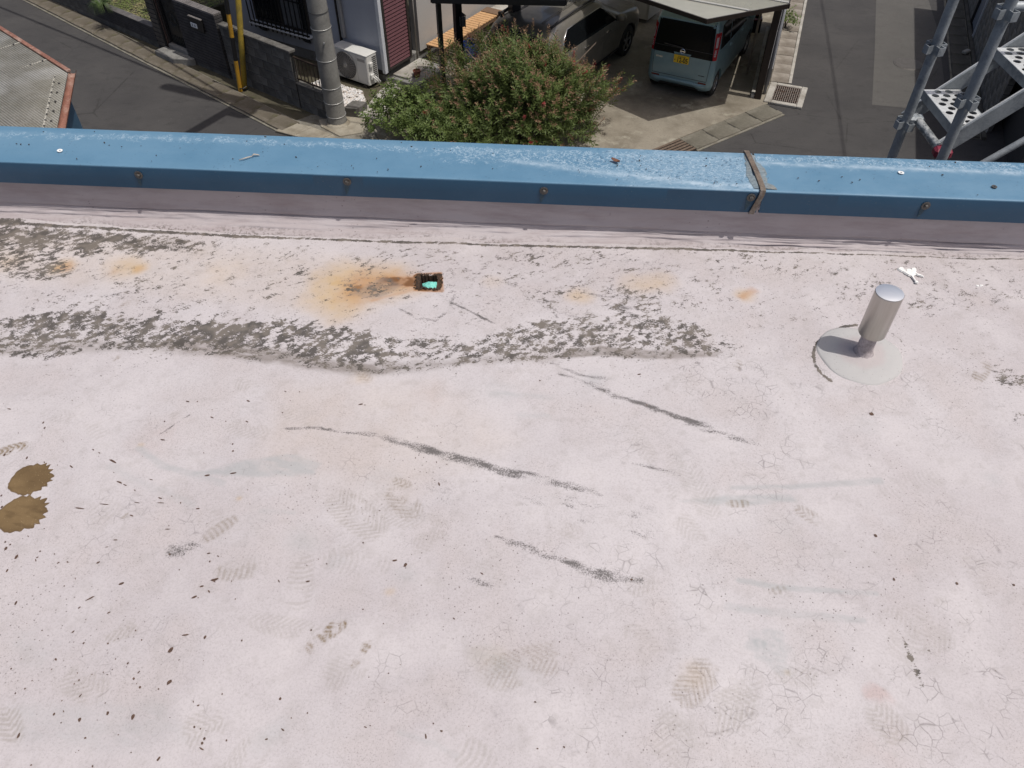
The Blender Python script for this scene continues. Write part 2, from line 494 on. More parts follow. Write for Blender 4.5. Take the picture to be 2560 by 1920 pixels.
    (3,0.45,1.0,[(0.457,1.877,0.0496),(0.46,1.877,0.0496)]),
    (3,0.6,1.0,[(0.708,1.819,0.0317),(0.71,1.819,0.0317)]),
    (3,0.25,1.0,[(-0.061,1.883,0.0323),(-0.058,1.883,0.0323)]),
    (3,0.3,1.0,[(-1.598,1.984,0.0511),(-1.596,1.984,0.0511)]),
    (3,0.5,1.0,[(-1.178,1.949,0.0253),(-1.175,1.949,0.0253)]),
    (2,0.5,1,[(0.699,1.811,0.0146),(0.743,1.846,0.0172)]),
    (2,0.6,1.0,[(-1.415,1.957,0.0254),(-1.412,1.957,0.0254)]),
    (2,0.25,1.0,[(-1.178,1.949,0.0202),(-1.175,1.949,0.0202)]),
    (2,0.2,1.0,[(-1.255,1.937,0.0176),(-1.253,1.937,0.0176)]),
    (4,0.55,0.7,[(-0.932,1.221,0.008),(-0.866,1.17,0.0089),(-0.789,1.143,0.0088),(-0.698,1.112,0.0077)]),
    (4,0.3,1,[(-0.982,1.164,0.0137),(-0.897,1.116,0.0135),(-0.753,1.052,0.0113)]),
    (4,0.65,0.7,[(0.528,1.101,0.0058),(0.692,1.107,0.0067),(0.888,1.118,0.0097)]),
    (4,0.7,0.7,[(0.496,0.854,0.0061),(0.578,0.835,0.0069),(0.663,0.828,0.006),(0.78,0.819,0.0051)]),
    (4,0.55,0.8,[(0.458,0.791,0.0076),(0.564,0.777,0.0093),(0.654,0.766,0.0084),(0.735,0.759,0.0067)]),
    (4,0.3,1.0,[(-0.033,1.421,0.043),(-0.031,1.421,0.043)]),
    (4,0.4,1.0,[(-0.472,0.953,0.0408),(-0.47,0.953,0.0408)]),
    (4,0.35,1.0,[(-0.391,0.902,0.0213),(-0.389,0.902,0.0213)]),
    (4,0.4,1.0,[(0.217,1.466,0.0327),(0.219,1.466,0.0327)]),
    (4,0.3,1.0,[(1.159,1.122,0.0251),(1.161,1.122,0.0251)]),
    (4,0.3,1.0,[(-0.237,0.862,0.0297),(-0.235,0.862,0.0297)]),
    (4,0.25,1.0,[(-0.31,1.122,0.0387),(-0.308,1.122,0.0387)]),
    (4,0.2,1.0,[(-0.593,1.007,0.037),(-0.591,1.007,0.037)]),
    (4,0.2,1.0,[(-0.954,0.681,0.0323),(-0.952,0.681,0.0323)]),
    (4,0.25,1.0,[(-1.001,0.715,0.0279),(-1.0,0.715,0.0279)]),
    (4,0.2,1.0,[(0.906,1.3,0.0412),(0.908,1.3,0.0412)]),
    (4,0.3,1.0,[(-0.44,0.54,0.0227),(-0.438,0.54,0.0227)]),
    (4,0.3,1.0,[(-0.473,0.518,0.027),(-0.471,0.518,0.027)]),
    (4,0.2,1.0,[(0.623,0.985,0.0367),(0.625,0.985,0.0367)]),
    (4,0.35,1,[(-0.053,1.406,0.0107),(0.107,1.399,0.0128)]),
    (4,0.4,1,[(0.021,1.335,0.0125),(0.094,1.331,0.0094)]),
    (4,0.35,1,[(-0.588,1.031,0.0065),(-0.508,1.027,0.0065)]),
    (4,0.4,1,[(-0.211,0.533,0.006),(-0.142,0.511,0.006),(-0.103,0.49,0.0052)]),
    (4,0.5,0.5,[(0.497,0.724,0.0107),(0.499,0.724,0.0107)]),
    (4,0.5,0.5,[(0.506,0.707,0.0106),(0.507,0.707,0.0106)]),
    (4,0.5,0.5,[(0.527,0.728,0.0107),(0.529,0.728,0.0107)]),
    (4,0.5,0.5,[(0.547,0.724,0.0107),(0.548,0.724,0.0107)]),
    (4,0.5,0.5,[(0.522,0.705,0.0106),(0.523,0.705,0.0106)]),
    (4,0.5,0.5,[(0.542,0.705,0.0106),(0.544,0.705,0.0106)]),
    (4,0.5,0.5,[(0.516,0.681,0.0105),(0.518,0.681,0.0105)]),
    (4,0.5,0.5,[(0.54,0.681,0.0105),(0.542,0.681,0.0105)]),
    (4,0.5,0.5,[(0.553,0.698,0.0106),(0.554,0.698,0.0106)]),
    (4,0.5,0.5,[(0.488,0.702,0.0106),(0.49,0.702,0.0106)]),
    (4,0.5,0.5,[(0.5,0.681,0.0105),(0.502,0.681,0.0105)]),
    (5,0.95,1,[(-0.418,1.271,0.0051),(-0.356,1.264,0.0081),(-0.293,1.244,0.0111),(-0.2,1.212,0.013),(-0.099,1.174,0.0138),(-0.02,1.149,0.0137),(0.096,1.113,0.0145),(0.209,1.081,0.0114)]),
    (5,0.6,1,[(-0.594,1.28,0.0041),(-0.503,1.287,0.0051),(-0.418,1.271,0.0061)]),
    (5,1.0,1,[(0.132,1.489,0.0066),(0.206,1.451,0.0109),(0.278,1.406,0.0118),(0.349,1.373,0.0106),(0.417,1.335,0.0115),(0.494,1.294,0.0144),(0.568,1.253,0.0132),(0.614,1.234,0.0101)]),
    (5,0.6,0.7,[(0.359,1.367,0.0042),(0.428,1.333,0.0052),(0.476,1.311,0.0052)]),
    (5,0.95,1,[(-0.036,0.959,0.0054),(0.018,0.941,0.009),(0.08,0.912,0.0098),(0.15,0.887,0.0106),(0.218,0.862,0.014),(0.278,0.852,0.0087)]),
    (5,0.5,1,[(0.219,1.202,0.004),(0.305,1.173,0.0049),(0.409,1.14,0.0058)]),
    (5,0.8,1,[(-0.762,0.928,0.0161),(-0.707,0.941,0.018)]),
    (5,0.65,1,[(-0.114,0.872,0.0088),(-0.048,0.838,0.0086)]),
    (5,0.45,1,[(-0.025,1.893,0.0075),(0.061,1.805,0.0109),(0.142,1.732,0.0119),(0.235,1.705,0.0094)]),
    (5,0.4,1,[(0.171,1.834,0.0061),(0.291,1.805,0.0073),(0.377,1.705,0.0094)]),
    (5,0.6,1,[(0.111,1.528,0.0056),(0.187,1.486,0.0077),(0.304,1.456,0.0054)]),
    (5,0.3,1.0,[(0.065,1.063,0.0567),(0.067,1.063,0.0567)]),
    (5,0.3,1.0,[(0.158,1.04,0.0562),(0.16,1.04,0.0562)]),
    (5,0.3,1.0,[(0.293,0.985,0.0642),(0.294,0.985,0.0642)]),
    (5,0.25,1.0,[(0.464,0.922,0.0537),(0.466,0.922,0.0537)]),
    (5,0.35,1.0,[(0.193,0.882,0.044),(0.194,0.882,0.044)]),
    (5,0.22,1.0,[(-0.172,1.075,0.057),(-0.17,1.075,0.057)]),
    (5,0.25,1.0,[(0.68,1.489,0.044),(0.683,1.489,0.044)]),
    (5,0.3,1.0,[(0.334,1.759,0.0598),(0.336,1.759,0.0598)]),
    (5,0.6,0.6,[(-0.335,1.755,0.0038),(-0.283,1.714,0.0038),(-0.224,1.705,0.0038),(-0.188,1.75,0.0048),(-0.177,1.819,0.0039)]),
    (5,0.6,0.6,[(-0.357,1.796,0.0036),(-0.348,1.768,0.0036)]),
    (5,0.5,0.6,[(-0.226,1.834,0.0073),(-0.255,1.815,0.0097)]),
    (5,0.35,0.8,[(-0.206,1.8,0.0036),(-0.095,1.723,0.0035)]),
    (5,0.35,0.8,[(-0.191,1.789,0.0036),(-0.078,1.708,0.0035)]),
    (5,0.35,0.8,[(-0.176,1.777,0.0036),(-0.061,1.694,0.0035)]),
    (5,0.35,0.8,[(-0.161,1.766,0.0036),(-0.044,1.68,0.0035)]),
    (5,0.35,0.8,[(-0.146,1.755,0.0036),(-0.028,1.666,0.0035)]),
    (5,0.5,0.5,[(-0.911,1.25,0.002),(-0.82,1.356,0.0016)]),
    (5,0.45,0.5,[(0.571,1.221,0.003),(0.619,1.208,0.002)]),
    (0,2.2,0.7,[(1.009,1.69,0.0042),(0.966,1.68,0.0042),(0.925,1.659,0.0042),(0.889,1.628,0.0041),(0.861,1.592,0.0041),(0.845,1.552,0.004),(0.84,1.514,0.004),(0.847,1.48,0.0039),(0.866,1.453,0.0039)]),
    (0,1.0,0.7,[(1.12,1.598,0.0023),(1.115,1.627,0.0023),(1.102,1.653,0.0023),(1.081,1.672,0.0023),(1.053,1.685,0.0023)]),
    (8,0.5,1.0,[(0.869,1.536,0.067),(0.872,1.536,0.067)]),
    (8,0.6,1.0,[(-0.027,2.016,0.0644),(-0.024,2.016,0.0644)]),
    (8,0.5,1.0,[(0.05,2.016,0.0773),(0.053,2.016,0.0773)]),
    (8,0.4,1.0,[(0.508,1.443,0.0758),(0.51,1.443,0.0758)]),
    (8,0.4,1.0,[(0.616,1.443,0.065),(0.618,1.443,0.065)]),
    (8,0.5,1.0,[(0.845,0.632,0.0711),(0.846,0.632,0.0711)]),
    (8,0.4,1.0,[(0.739,0.555,0.0762),(0.74,0.555,0.0762)]),
    (8,0.3,1.0,[(0.519,0.593,0.0931),(0.521,0.593,0.0931)]),
    (8,0.5,1.0,[(0.092,0.777,0.0505),(0.093,0.777,0.0505)]),
    (8,0.4,1.0,[(0.099,0.75,0.025),(0.101,0.75,0.025)]),
    (8,0.5,1.0,[(0.991,2.016,0.0516),(0.994,2.016,0.0516)]),
    (8,0.5,1.0,[(1.476,1.974,0.0764),(1.479,1.974,0.0764)]),
    (10,0.8,0.5,[(0.706,0.607,0.0172),(0.707,0.607,0.0172)]),
    (10,0.8,0.5,[(0.717,0.594,0.0171),(0.719,0.594,0.0171)]),
    (10,0.3,1.0,[(-0.895,1.26,0.061),(-0.893,1.26,0.061)]),
    (10,0.25,1.0,[(-0.204,1.406,0.0535),(-0.202,1.406,0.0535)]),
    (10,0.3,1.0,[(0.875,0.894,0.0212),(0.876,0.894,0.0212)]),
    (10,0.3,1.0,[(0.696,0.497,0.0519),(0.698,0.497,0.0519)]),
    (4,0.35,1,[(-0.073,0.681,0.0178),(-0.041,0.694,0.0211),(-0.024,0.665,0.0192)]),
    (3,0.16,1,[(-0.069,0.681,0.021),(-0.032,0.681,0.0242)]),
    (4,0.2,1,[(-0.024,0.648,0.0318),(0.04,0.64,0.0285)]),
    (3,0.3,1.0,[(-0.411,1.474,0.0284),(-0.409,1.474,0.0284)]),
    (3,0.25,1.0,[(0.36,0.64,0.0285),(0.362,0.64,0.0285)]),
    (3,0.4,1.0,[(-0.932,1.231,0.008),(-0.93,1.231,0.008)]),
    (3,0.4,1.0,[(-0.647,1.066,0.0066),(-0.645,1.066,0.0066)]),
    (3,0.28,1.0,[(-0.263,0.824,0.0103),(-0.261,0.824,0.0103)]),
    (3,0.4,1.0,[(0.546,0.647,0.0064),(0.548,0.647,0.0064)]),
]
BOOT_PRINTS = [
    (-1.286,1.206,-1.216,1.234,0.0359,0.95,1,0),
    (-0.418,0.69,-0.379,0.724,0.0373,0.75,1,1),
    (-0.385,0.722,-0.347,0.763,0.0378,1,1,0),
    (-0.321,0.656,-0.29,0.715,0.0224,0.75,1,1),
    (-0.707,0.949,-0.632,1.018,0.0362,0.6,0.5,1),
    (-0.657,0.87,-0.537,0.884,0.0578,0.5,0.3,1),
    (-0.293,1.104,-0.217,1.007,0.071,0.45,0.5,0),
    (-0.439,1.086,-0.286,0.959,0.0916,0.4,0.25,0),
    (-0.075,0.632,0.13,0.69,0.0869,0.4,0.5,0),
    (0.316,0.581,0.406,0.669,0.071,0.5,0.6,0),
    (0.349,0.548,0.486,0.597,0.0851,0.35,0.2,0),
    (-0.618,0.518,-0.546,0.559,0.0839,0.4,0.1,0),
    (-1.008,0.616,-0.919,0.504,0.0502,0.5,0.2,0),
    (-0.889,0.652,-0.791,0.597,0.0749,0.35,0.1,0),
    (-0.843,0.722,-0.773,0.75,0.051,0.4,0.3,0),
    (0.504,1.056,0.564,1.056,0.0245,0.65,0.6,1),
    (0.663,1.049,0.723,0.994,0.0395,0.5,0.5,0),
    (1.259,1.451,1.328,1.532,0.0412,0.7,0.5,1),
    (0.598,1.466,0.637,1.54,0.0327,0.6,0.4,1),
    (-0.949,1.043,-0.889,1.016,0.0263,0.7,0.5,1),
    (-0.292,1.124,-0.238,1.103,0.0271,0.6,0.4,0),
    (-1.165,1.737,-1.133,1.805,0.0499,0.4,0.9,0),
    (-1.128,1.533,-1.101,1.562,0.029,0.6,0.8,1),
    (0.549,0.822,0.612,0.839,0.0223,0.6,0.2,1),
    (0.692,0.585,0.732,0.51,0.0711,0.4,0.3,0),
    (0.784,0.791,0.825,0.696,0.0712,0.25,0.3,0),
    (0.092,0.996,0.164,0.964,0.0461,0.25,0.3,0),
    (0.241,0.824,0.352,0.882,0.0601,0.3,0.1,0),
    (0.354,1.17,0.29,1.314,0.059,0.2,0.2,0),
    (-0.742,1.3,-0.61,1.26,0.0619,0.25,0.2,0),
    (-1.234,1.342,-1.119,1.314,0.0523,0.2,0.2,0),
    (-0.899,1.342,-0.808,1.314,0.0481,0.3,0.2,0),
    (-0.146,0.974,-0.233,0.922,0.0548,0.25,0.2,0),
    (-0.61,1.356,-0.474,1.3,0.0736,0.22,0.1,0),
    (0.299,0.681,0.233,0.75,0.0565,0.25,0.1,0),
    (0.895,0.805,0.957,0.75,0.0597,0.2,0.2,0),
    (-0.446,1.536,-0.385,1.451,0.0446,0.35,0.7,0),
    (-0.803,0.786,-0.886,0.805,0.0389,0.2,0.4,0),
]
PAINT_DROPS = [
    (-1.053,0.797,0.002,0.0049,0.0),
    (-0.902,0.809,0.0017,0.0103,-0.96),
    (-0.847,0.845,0.003,0.0054,-1.05),
    (-0.678,0.811,0.0023,0.0065,-1.05),
    (-0.692,0.692,0.0038,0.0065,-0.61),
    (-0.674,0.626,0.0037,0.0063,-0.61),
    (-0.724,0.561,0.0036,0.0051,0.0),
    (-0.824,0.555,0.0027,0.0041,0.0),
    (-0.775,0.568,0.0027,0.0038,0.0),
    (-0.876,0.565,0.0018,0.0027,0.0),
    (-0.926,0.525,0.0023,0.005,0.0),
    (-0.651,0.485,0.0023,0.0043,-0.52),
    (-0.45,0.595,0.0024,0.0031,0.0),
    (-0.576,0.52,0.0023,0.0027,0.0),
    (-0.578,0.512,0.0023,0.0027,0.0),
    (-0.629,0.719,0.0026,0.0037,0.0),
    (-0.671,0.724,0.0019,0.0066,-1.4),
    (-0.443,0.849,0.002,0.0043,-1.4),
    (-0.907,0.733,0.0016,0.0033,-0.52),
    (-0.875,0.708,0.0019,0.0022,0.0),
    (-0.825,0.707,0.0019,0.0022,0.0),
    (-0.769,0.665,0.0019,0.0022,0.0),
    (-0.741,0.647,0.0015,0.0032,-0.52),
    (-0.747,0.634,0.0022,0.0028,0.0),
    (-0.729,0.617,0.0021,0.0025,0.0),
    (-0.84,0.601,0.0015,0.0038,-0.44),
    (-0.916,0.788,0.0016,0.003,-0.7),
    (-0.849,0.776,0.0016,0.0034,-1.05),
    (-0.953,0.614,0.0015,0.0018,0.0),
    (-0.968,0.605,0.0015,0.0017,0.0),
    (-0.998,0.654,0.0016,0.0018,0.0),
    (-0.646,0.853,0.003,0.0086,-1.31),
    (-0.67,0.837,0.002,0.0046,-1.4),
    (-0.918,0.897,0.0021,0.004,-0.87),
    (-0.534,0.517,0.0017,0.002,0.0),
    (-0.758,0.714,0.0016,0.0018,0.0),
    (-0.604,0.581,0.0015,0.0024,-1.05),
    (-0.392,0.568,0.0015,0.0017,0.0),
    (-0.46,0.52,0.0015,0.0027,-1.4),
    (-0.768,0.472,0.0017,0.002,0.0),
    (-0.879,0.473,0.0014,0.0016,0.0),
    (-0.778,0.735,0.0016,0.0018,0.0),
    (-0.861,0.624,0.0015,0.0018,0.0),
    (-0.872,0.591,0.0012,0.0014,0.0),
    (-0.787,0.587,0.0012,0.0014,0.0),
    (-0.741,0.528,0.0012,0.0013,0.0),
    (-0.856,0.549,0.0012,0.0014,0.0),
    (-0.564,0.603,0.0015,0.0017,0.0),
    (-0.946,0.63,0.0012,0.0014,0.0),
    (-0.917,0.653,0.0012,0.0014,0.0),
    (-0.833,0.643,0.0012,0.0014,0.0),
    (-0.812,0.647,0.0012,0.0014,0.0),
    (-0.796,0.652,0.0012,0.0014,0.0),
    (-0.797,0.674,0.0013,0.0014,0.0),
    (-0.972,0.736,0.0013,0.0015,0.0),
    (-0.668,0.671,0.0013,0.0014,0.0),
    (-0.67,0.899,0.0017,0.002,0.0),
    (-0.552,0.712,0.0019,0.0022,0.0),
    (-0.984,1.178,0.0023,0.0115,1.05),
    (-1.083,1.164,0.0015,0.0061,0.96),
    (-0.946,1.115,0.0019,0.0078,1.13),
    (-0.835,1.07,0.0015,0.0055,1.22),
    (-1.013,1.039,0.0015,0.0117,1.43),
    (-0.959,1.051,0.0011,0.0109,1.48),
    (-0.884,1.056,0.0011,0.0076,1.4),
    (-0.828,1.056,0.0011,0.0084,1.52),
    (-0.698,1.379,0.0021,0.0057,1.13),
    (-1.208,1.303,0.002,0.0037,0.0),
    (-1.197,1.285,0.002,0.0037,0.0),
    (-1.203,1.191,0.0019,0.0044,0.0),
    (-1.134,0.929,0.0028,0.0048,0.0),
    (-1.101,0.908,0.0028,0.0056,0.0),
    (-1.106,0.874,0.002,0.0039,0.0),
    (-1.129,0.94,0.0018,0.0024,0.0),
    (-1.143,0.946,0.0018,0.0024,0.0),
    (-0.741,1.136,0.0023,0.0065,-1.4),
    (-0.677,1.141,0.0019,0.0078,-1.4),
    (-0.696,1.21,0.0023,0.0027,0.0),
    (-0.702,1.232,0.002,0.0022,0.0),
    (-0.678,0.92,0.0017,0.004,-1.4),
    (-0.655,0.912,0.0014,0.0028,1.05),
    (-0.736,1.039,0.0018,0.0046,-1.4),
    (-0.899,0.955,0.0014,0.0049,-1.48),
    (-0.913,0.937,0.001,0.0036,-1.4),
    (-1.055,0.908,0.0014,0.0028,-0.79),
    (-1.004,0.895,0.0014,0.0028,-0.79),
    (-0.79,0.984,0.0011,0.0057,-1.54),
    (-0.873,1.124,0.0011,0.0048,1.31),
    (-0.93,1.107,0.0015,0.006,1.13),
    (-0.67,0.899,0.0017,0.0024,0.0),
    (-0.898,1.309,0.002,0.0023,0.0),
    (-1.263,1.2,0.0027,0.004,0.0),
    (-1.195,1.042,0.0026,0.0038,0.0),
    (-1.212,1.075,0.0022,0.003,0.0),
    (-0.782,1.057,0.0015,0.0025,0.0),
    (-1.021,0.917,0.0014,0.0016,0.0),
    (-1.047,1.215,0.0016,0.0036,0.96),
    (-1.028,1.205,0.0012,0.004,0.96),
    (-0.779,1.322,0.0016,0.0056,1.05),
    (-0.684,1.306,0.0016,0.0046,1.05),
    (-0.235,0.888,0.0035,0.005,-0.52),
    (-0.26,0.9,0.0022,0.0051,-1.4),
    (0.26,0.854,0.0022,0.0025,0.0),
    (0.35,1.485,0.0027,0.005,-1.4),
    (0.356,1.371,0.0021,0.0024,0.0),
    (-0.399,1.37,0.0021,0.006,-1.4),
    (-0.314,0.782,0.0017,0.0019,0.0),
    (-0.336,0.946,0.0018,0.0021,0.0),
    (0.076,1.461,0.0022,0.0025,0.0),
    (-0.239,1.189,0.0015,0.0017,0.0),
    (0.936,1.332,0.0052,0.006,0.0),
    (0.829,0.967,0.0036,0.0042,0.0),
    (0.964,0.844,0.003,0.0035,0.0),
    (0.831,0.854,0.0026,0.004,0.0),
    (1.086,0.841,0.0026,0.003,0.0),
    (0.26,0.854,0.0026,0.003,0.0),
]
FILLET_FOOT = [(-1.907,2.218),(-1.705,2.202),(-1.572,2.19),(-1.388,2.174),(-1.268,2.16),(-1.145,2.151),(-1.033,2.139),(-0.874,2.126),(-0.717,2.119),(-0.562,2.105),(-0.408,2.094),(-0.304,2.088),(-0.067,2.079),(0.085,2.07),(0.296,2.059),(0.602,2.052),(0.904,2.037),(1.219,2.018),(1.636,1.999),(1.792,1.991)]

ROOF_Z = 6.4

def make_roof_material():
    m = M('roof_membrane', 0.62, 0, (0.6, 0.56, 0.57), 0.35)
    li, fi, ru, ye = m.attr('stain_a')
    sm, sf, tb, tg = m.attr('stain_b')
    cr, we, pk, _ = m.attr('stain_c')
    big, mid, n30, n11 = m.attr('wear_d')      # broad wear fields, unit spread
    zl, zc, zs, zb = m.attr('wear_e')
    wx, wy, zg, zt_ = m.attr('wear_f')
    # the coat itself, pinkish white, worn a little warmer and cooler
    col = m.mix(m.rng(big, -1.2, 1.2), (0.458, 0.421, 0.430), (0.494, 0.461, 0.470))
    col = m.mix(m.rng(mid, -0.2, 2.2, 0, 0.36), col, (0.452, 0.396, 0.384))
    col = m.mix(m.rng(mid, 0.2, -2.2, 0, 0.5), col, (0.545, 0.508, 0.512))
    col = m.mix(m.math('MULTIPLY', m.math('MULTIPLY', pk, 0.5), m.rng(n30, -1.4, 1.0, 0.2, 1)), col, (0.44, 0.31, 0.29))
    gr = m.noise(190, 3, 0.75)
    col = m.mix(m.rng(gr, 0.46, 0.72, 0, 0.34), col, (0.27, 0.245, 0.235))
    col = m.mix(m.rng(zb, 0.5, 2.4, 0, 0.30), col, (0.35, 0.32, 0.31))
    sn = m.noise(330, 2, 0.6)
    col = m.mix(m.math('MULTIPLY', m.rng(sn, 0.57, 0.70, 0, 0.62), m.rng(mid, -1.6, 1.6, 0.25, 1.0)), col, (0.20, 0.175, 0.165))
    # yellow dirt and rust
    col = m.mix(m.math('MULTIPLY', ye, m.rng(n30, -1.5, 1.5, 0.7, 0.95), clamp=True), col, (0.47, 0.325, 0.155))
    rr = m.math('MULTIPLY', ru, m.rng(zb, -1.5, 1.5, 0.75, 1.1), clamp=True)
    col = m.mix(m.math('MULTIPLY', rr, 0.9), col, (0.37, 0.168, 0.052))
    col = m.mix(m.rng(rr, 0.62, 0.95, 0, 0.85), col, (0.13, 0.058, 0.024))
    # grey-blue smears of paint
    sv = m.math('MULTIPLY', sm, m.rng(zs, -1.6, 0.8, 0.45, 1.0))
    col = m.mix(m.math('MULTIPLY', sv, 0.85, clamp=True), col, (0.338, 0.346, 0.350))
    # boot prints
    col = m.mix(m.math('MULTIPLY', tg, 0.80, clamp=True), col, (0.26, 0.235, 0.205))
    tbn = m.math('MULTIPLY', tb, m.rng(gr, 0.35, 0.62, 0.4, 1.15), clamp=True)
    col = m.mix(m.math('MULTIPLY', tbn, 0.95), col, (0.17, 0.115, 0.055))
    # fine cracks, opened where the coat is crazed
    wv = m.n('ShaderNodeCombineXYZ'); m.l(wx, wv.inputs[0]); m.l(wy, wv.inputs[1])
    e1 = m.vor(40, 'DISTANCE_TO_EDGE', wv.outputs[0])
    gate = m.rng(m.math('ADD', n11, m.math('MULTIPLY', cr, 2.7)), 1.2, 2.8)
    gate = m.math('MULTIPLY', gate, m.rng(zc, -0.5, 1.2, 0.0, 1.0))
    cc = m.math('MULTIPLY', m.math('MULTIPLY', m.rng(e1, 0.008, 0.044, 1, 0), gate), 0.44)
    col = m.mix(cc, col, (0.085, 0.072, 0.068))
    # rubber scuffs: fine dark grain
    sg = m.math('ADD', m.math('MULTIPLY', m.math('SUBTRACT', sn, 0.5), 2.6), m.math('MULTIPLY', zs, 0.26))
    sg = m.math('ADD', sg, m.math('MULTIPLY', sf, 1.0))
    sc = m.math('MULTIPLY', m.rng(sg, 0.36, 1.15), m.rng(sf, 0.02, 0.20))
    col = m.mix(m.math('MULTIPLY', sc, 0.88), col, (0.085, 0.077, 0.074))
    # specks of grit all over
    sp = m.vor(78, 'F1')
    col = m.mix(m.math('MULTIPLY', m.rng(sp, 0.08, 0.16, 1, 0), m.rng(zg, -0.3, 1.3, 0, 0.8)), col, (0.12, 0.10, 0.09))
    # grey film left by standing water
    fv = m.math('MULTIPLY', fi, m.rng(zs, -1.8, 0.6, 0.55, 1.05), clamp=True)
    col = m.mix(m.math('MULTIPLY', fv, 0.80), col, (0.195, 0.168, 0.150))
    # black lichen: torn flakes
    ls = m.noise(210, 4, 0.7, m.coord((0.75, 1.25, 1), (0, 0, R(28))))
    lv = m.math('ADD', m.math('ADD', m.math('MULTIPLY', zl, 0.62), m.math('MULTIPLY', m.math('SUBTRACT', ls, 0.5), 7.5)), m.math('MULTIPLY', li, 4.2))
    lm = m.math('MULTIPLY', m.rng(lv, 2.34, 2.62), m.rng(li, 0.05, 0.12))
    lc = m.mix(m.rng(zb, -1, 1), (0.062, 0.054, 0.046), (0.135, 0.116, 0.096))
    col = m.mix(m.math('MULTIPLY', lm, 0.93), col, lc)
    # brown pool of spilt wood stain
    wm = m.rng(we, -0.0010, 0.0010)
    bc = m.mix(m.rng(zt_, -1.4, 1.4), (0.125, 0.080, 0.036), (0.170, 0.112, 0.052))
    bc = m.mix(m.rng(sn, 0.66, 0.72), bc, (0.30, 0.22, 0.12))
    bc = m.mix(m.rng(zs, 0.6, 2.0, 0, 0.5), bc, (0.085, 0.052, 0.022))
    bc = m.mix(m.rng(we, 0.0, 0.006, 0.45, 0), bc, (0.075, 0.045, 0.02))
    col = m.mix(wm, col, bc)
    m.color(col)
    m.rough(m.rng(wm, 0.0, 1.0, 0.62, 0.56))
    m.bump(m.noise(95, 4, 0.65), 0.34, 0.0016)
    return m.mat

ROOF_MAT = make_roof_material()
HOLE = (-0.290, -0.226, 1.850, 1.912)

def smooth01(x):
    x = np.clip(x, 0, 1); return x * x * (3 - 2 * x)

def value_noise(X, Y, scale, seed):
    r = np.random.default_rng(seed)
    t = r.random((256, 256))
    x = X * scale + 500.3; y = Y * scale + 500.7
    xi = np.floor(x).astype(int); yi = np.floor(y).astype(int)
    fx = smooth01(x - xi); fy = smooth01(y - yi)
    g = lambda a, b: t[a % 256, b % 256]
    return (g(xi, yi) * (1 - fx) + g(xi + 1, yi) * fx) * (1 - fy) + (g(xi, yi + 1) * (1 - fx) + g(xi + 1, yi + 1) * fx) * fy

def fbm(X, Y, scale, seed, octv=3):
    s = 0; a = 1; t = 0
    for k in range(octv):
        s = s + a * value_noise(X, Y, scale * 2 ** k, seed + k); t += a; a *= 0.5
    return s / t

def grid_mesh(name, P, keep=None):
    """P: (ny, nx, 3) array of points -> quad mesh"""
    ny, nx, _ = P.shape
    idx = np.arange(ny * nx).reshape(ny, nx)
    q = np.stack([idx[:-1, :-1], idx[:-1, 1:], idx[1:, 1:], idx[1:, :-1]], -1).reshape(-1, 4)
    if keep is not None:
        q = q[keep.reshape(-1)]
    me = bpy.data.meshes.new(name)
    me.vertices.add(ny * nx)
    me.vertices.foreach_set('co', P.reshape(-1).astype(np.float32))
    me.loops.add(len(q) * 4)
    me.loops.foreach_set('vertex_index', q.reshape(-1).astype(np.int32))
    me.polygons.add(len(q))
    me.polygons.foreach_set('loop_start', np.arange(0, len(q) * 4, 4, dtype=np.int32))
    me.polygons.foreach_set('use_smooth', np.ones(len(q), dtype=bool))
    me.update(calc_edges=True)
    return me

def set_col(me, name, arr):
    a = me.attributes.new(name, 'FLOAT_COLOR', 'POINT')
    a.data.foreach_set('color', np.ascontiguousarray(arr, dtype=np.float32).reshape(-1))

def foot_y(X):
    return np.interp(X, [p[0] for p in FILLET_FOOT], [p[1] for p in FILLET_FOOT])

def seg_dist(X, Y, ax, ay, bx_, by_):
    dx, dy = bx_ - ax, by_ - ay
    L = dx * dx + dy * dy + 1e-12
    t = np.clip(((X - ax) * dx + (Y - ay) * dy) / L, 0, 1)
    return np.hypot(X - ax - t * dx, Y - ay - t * dy), t

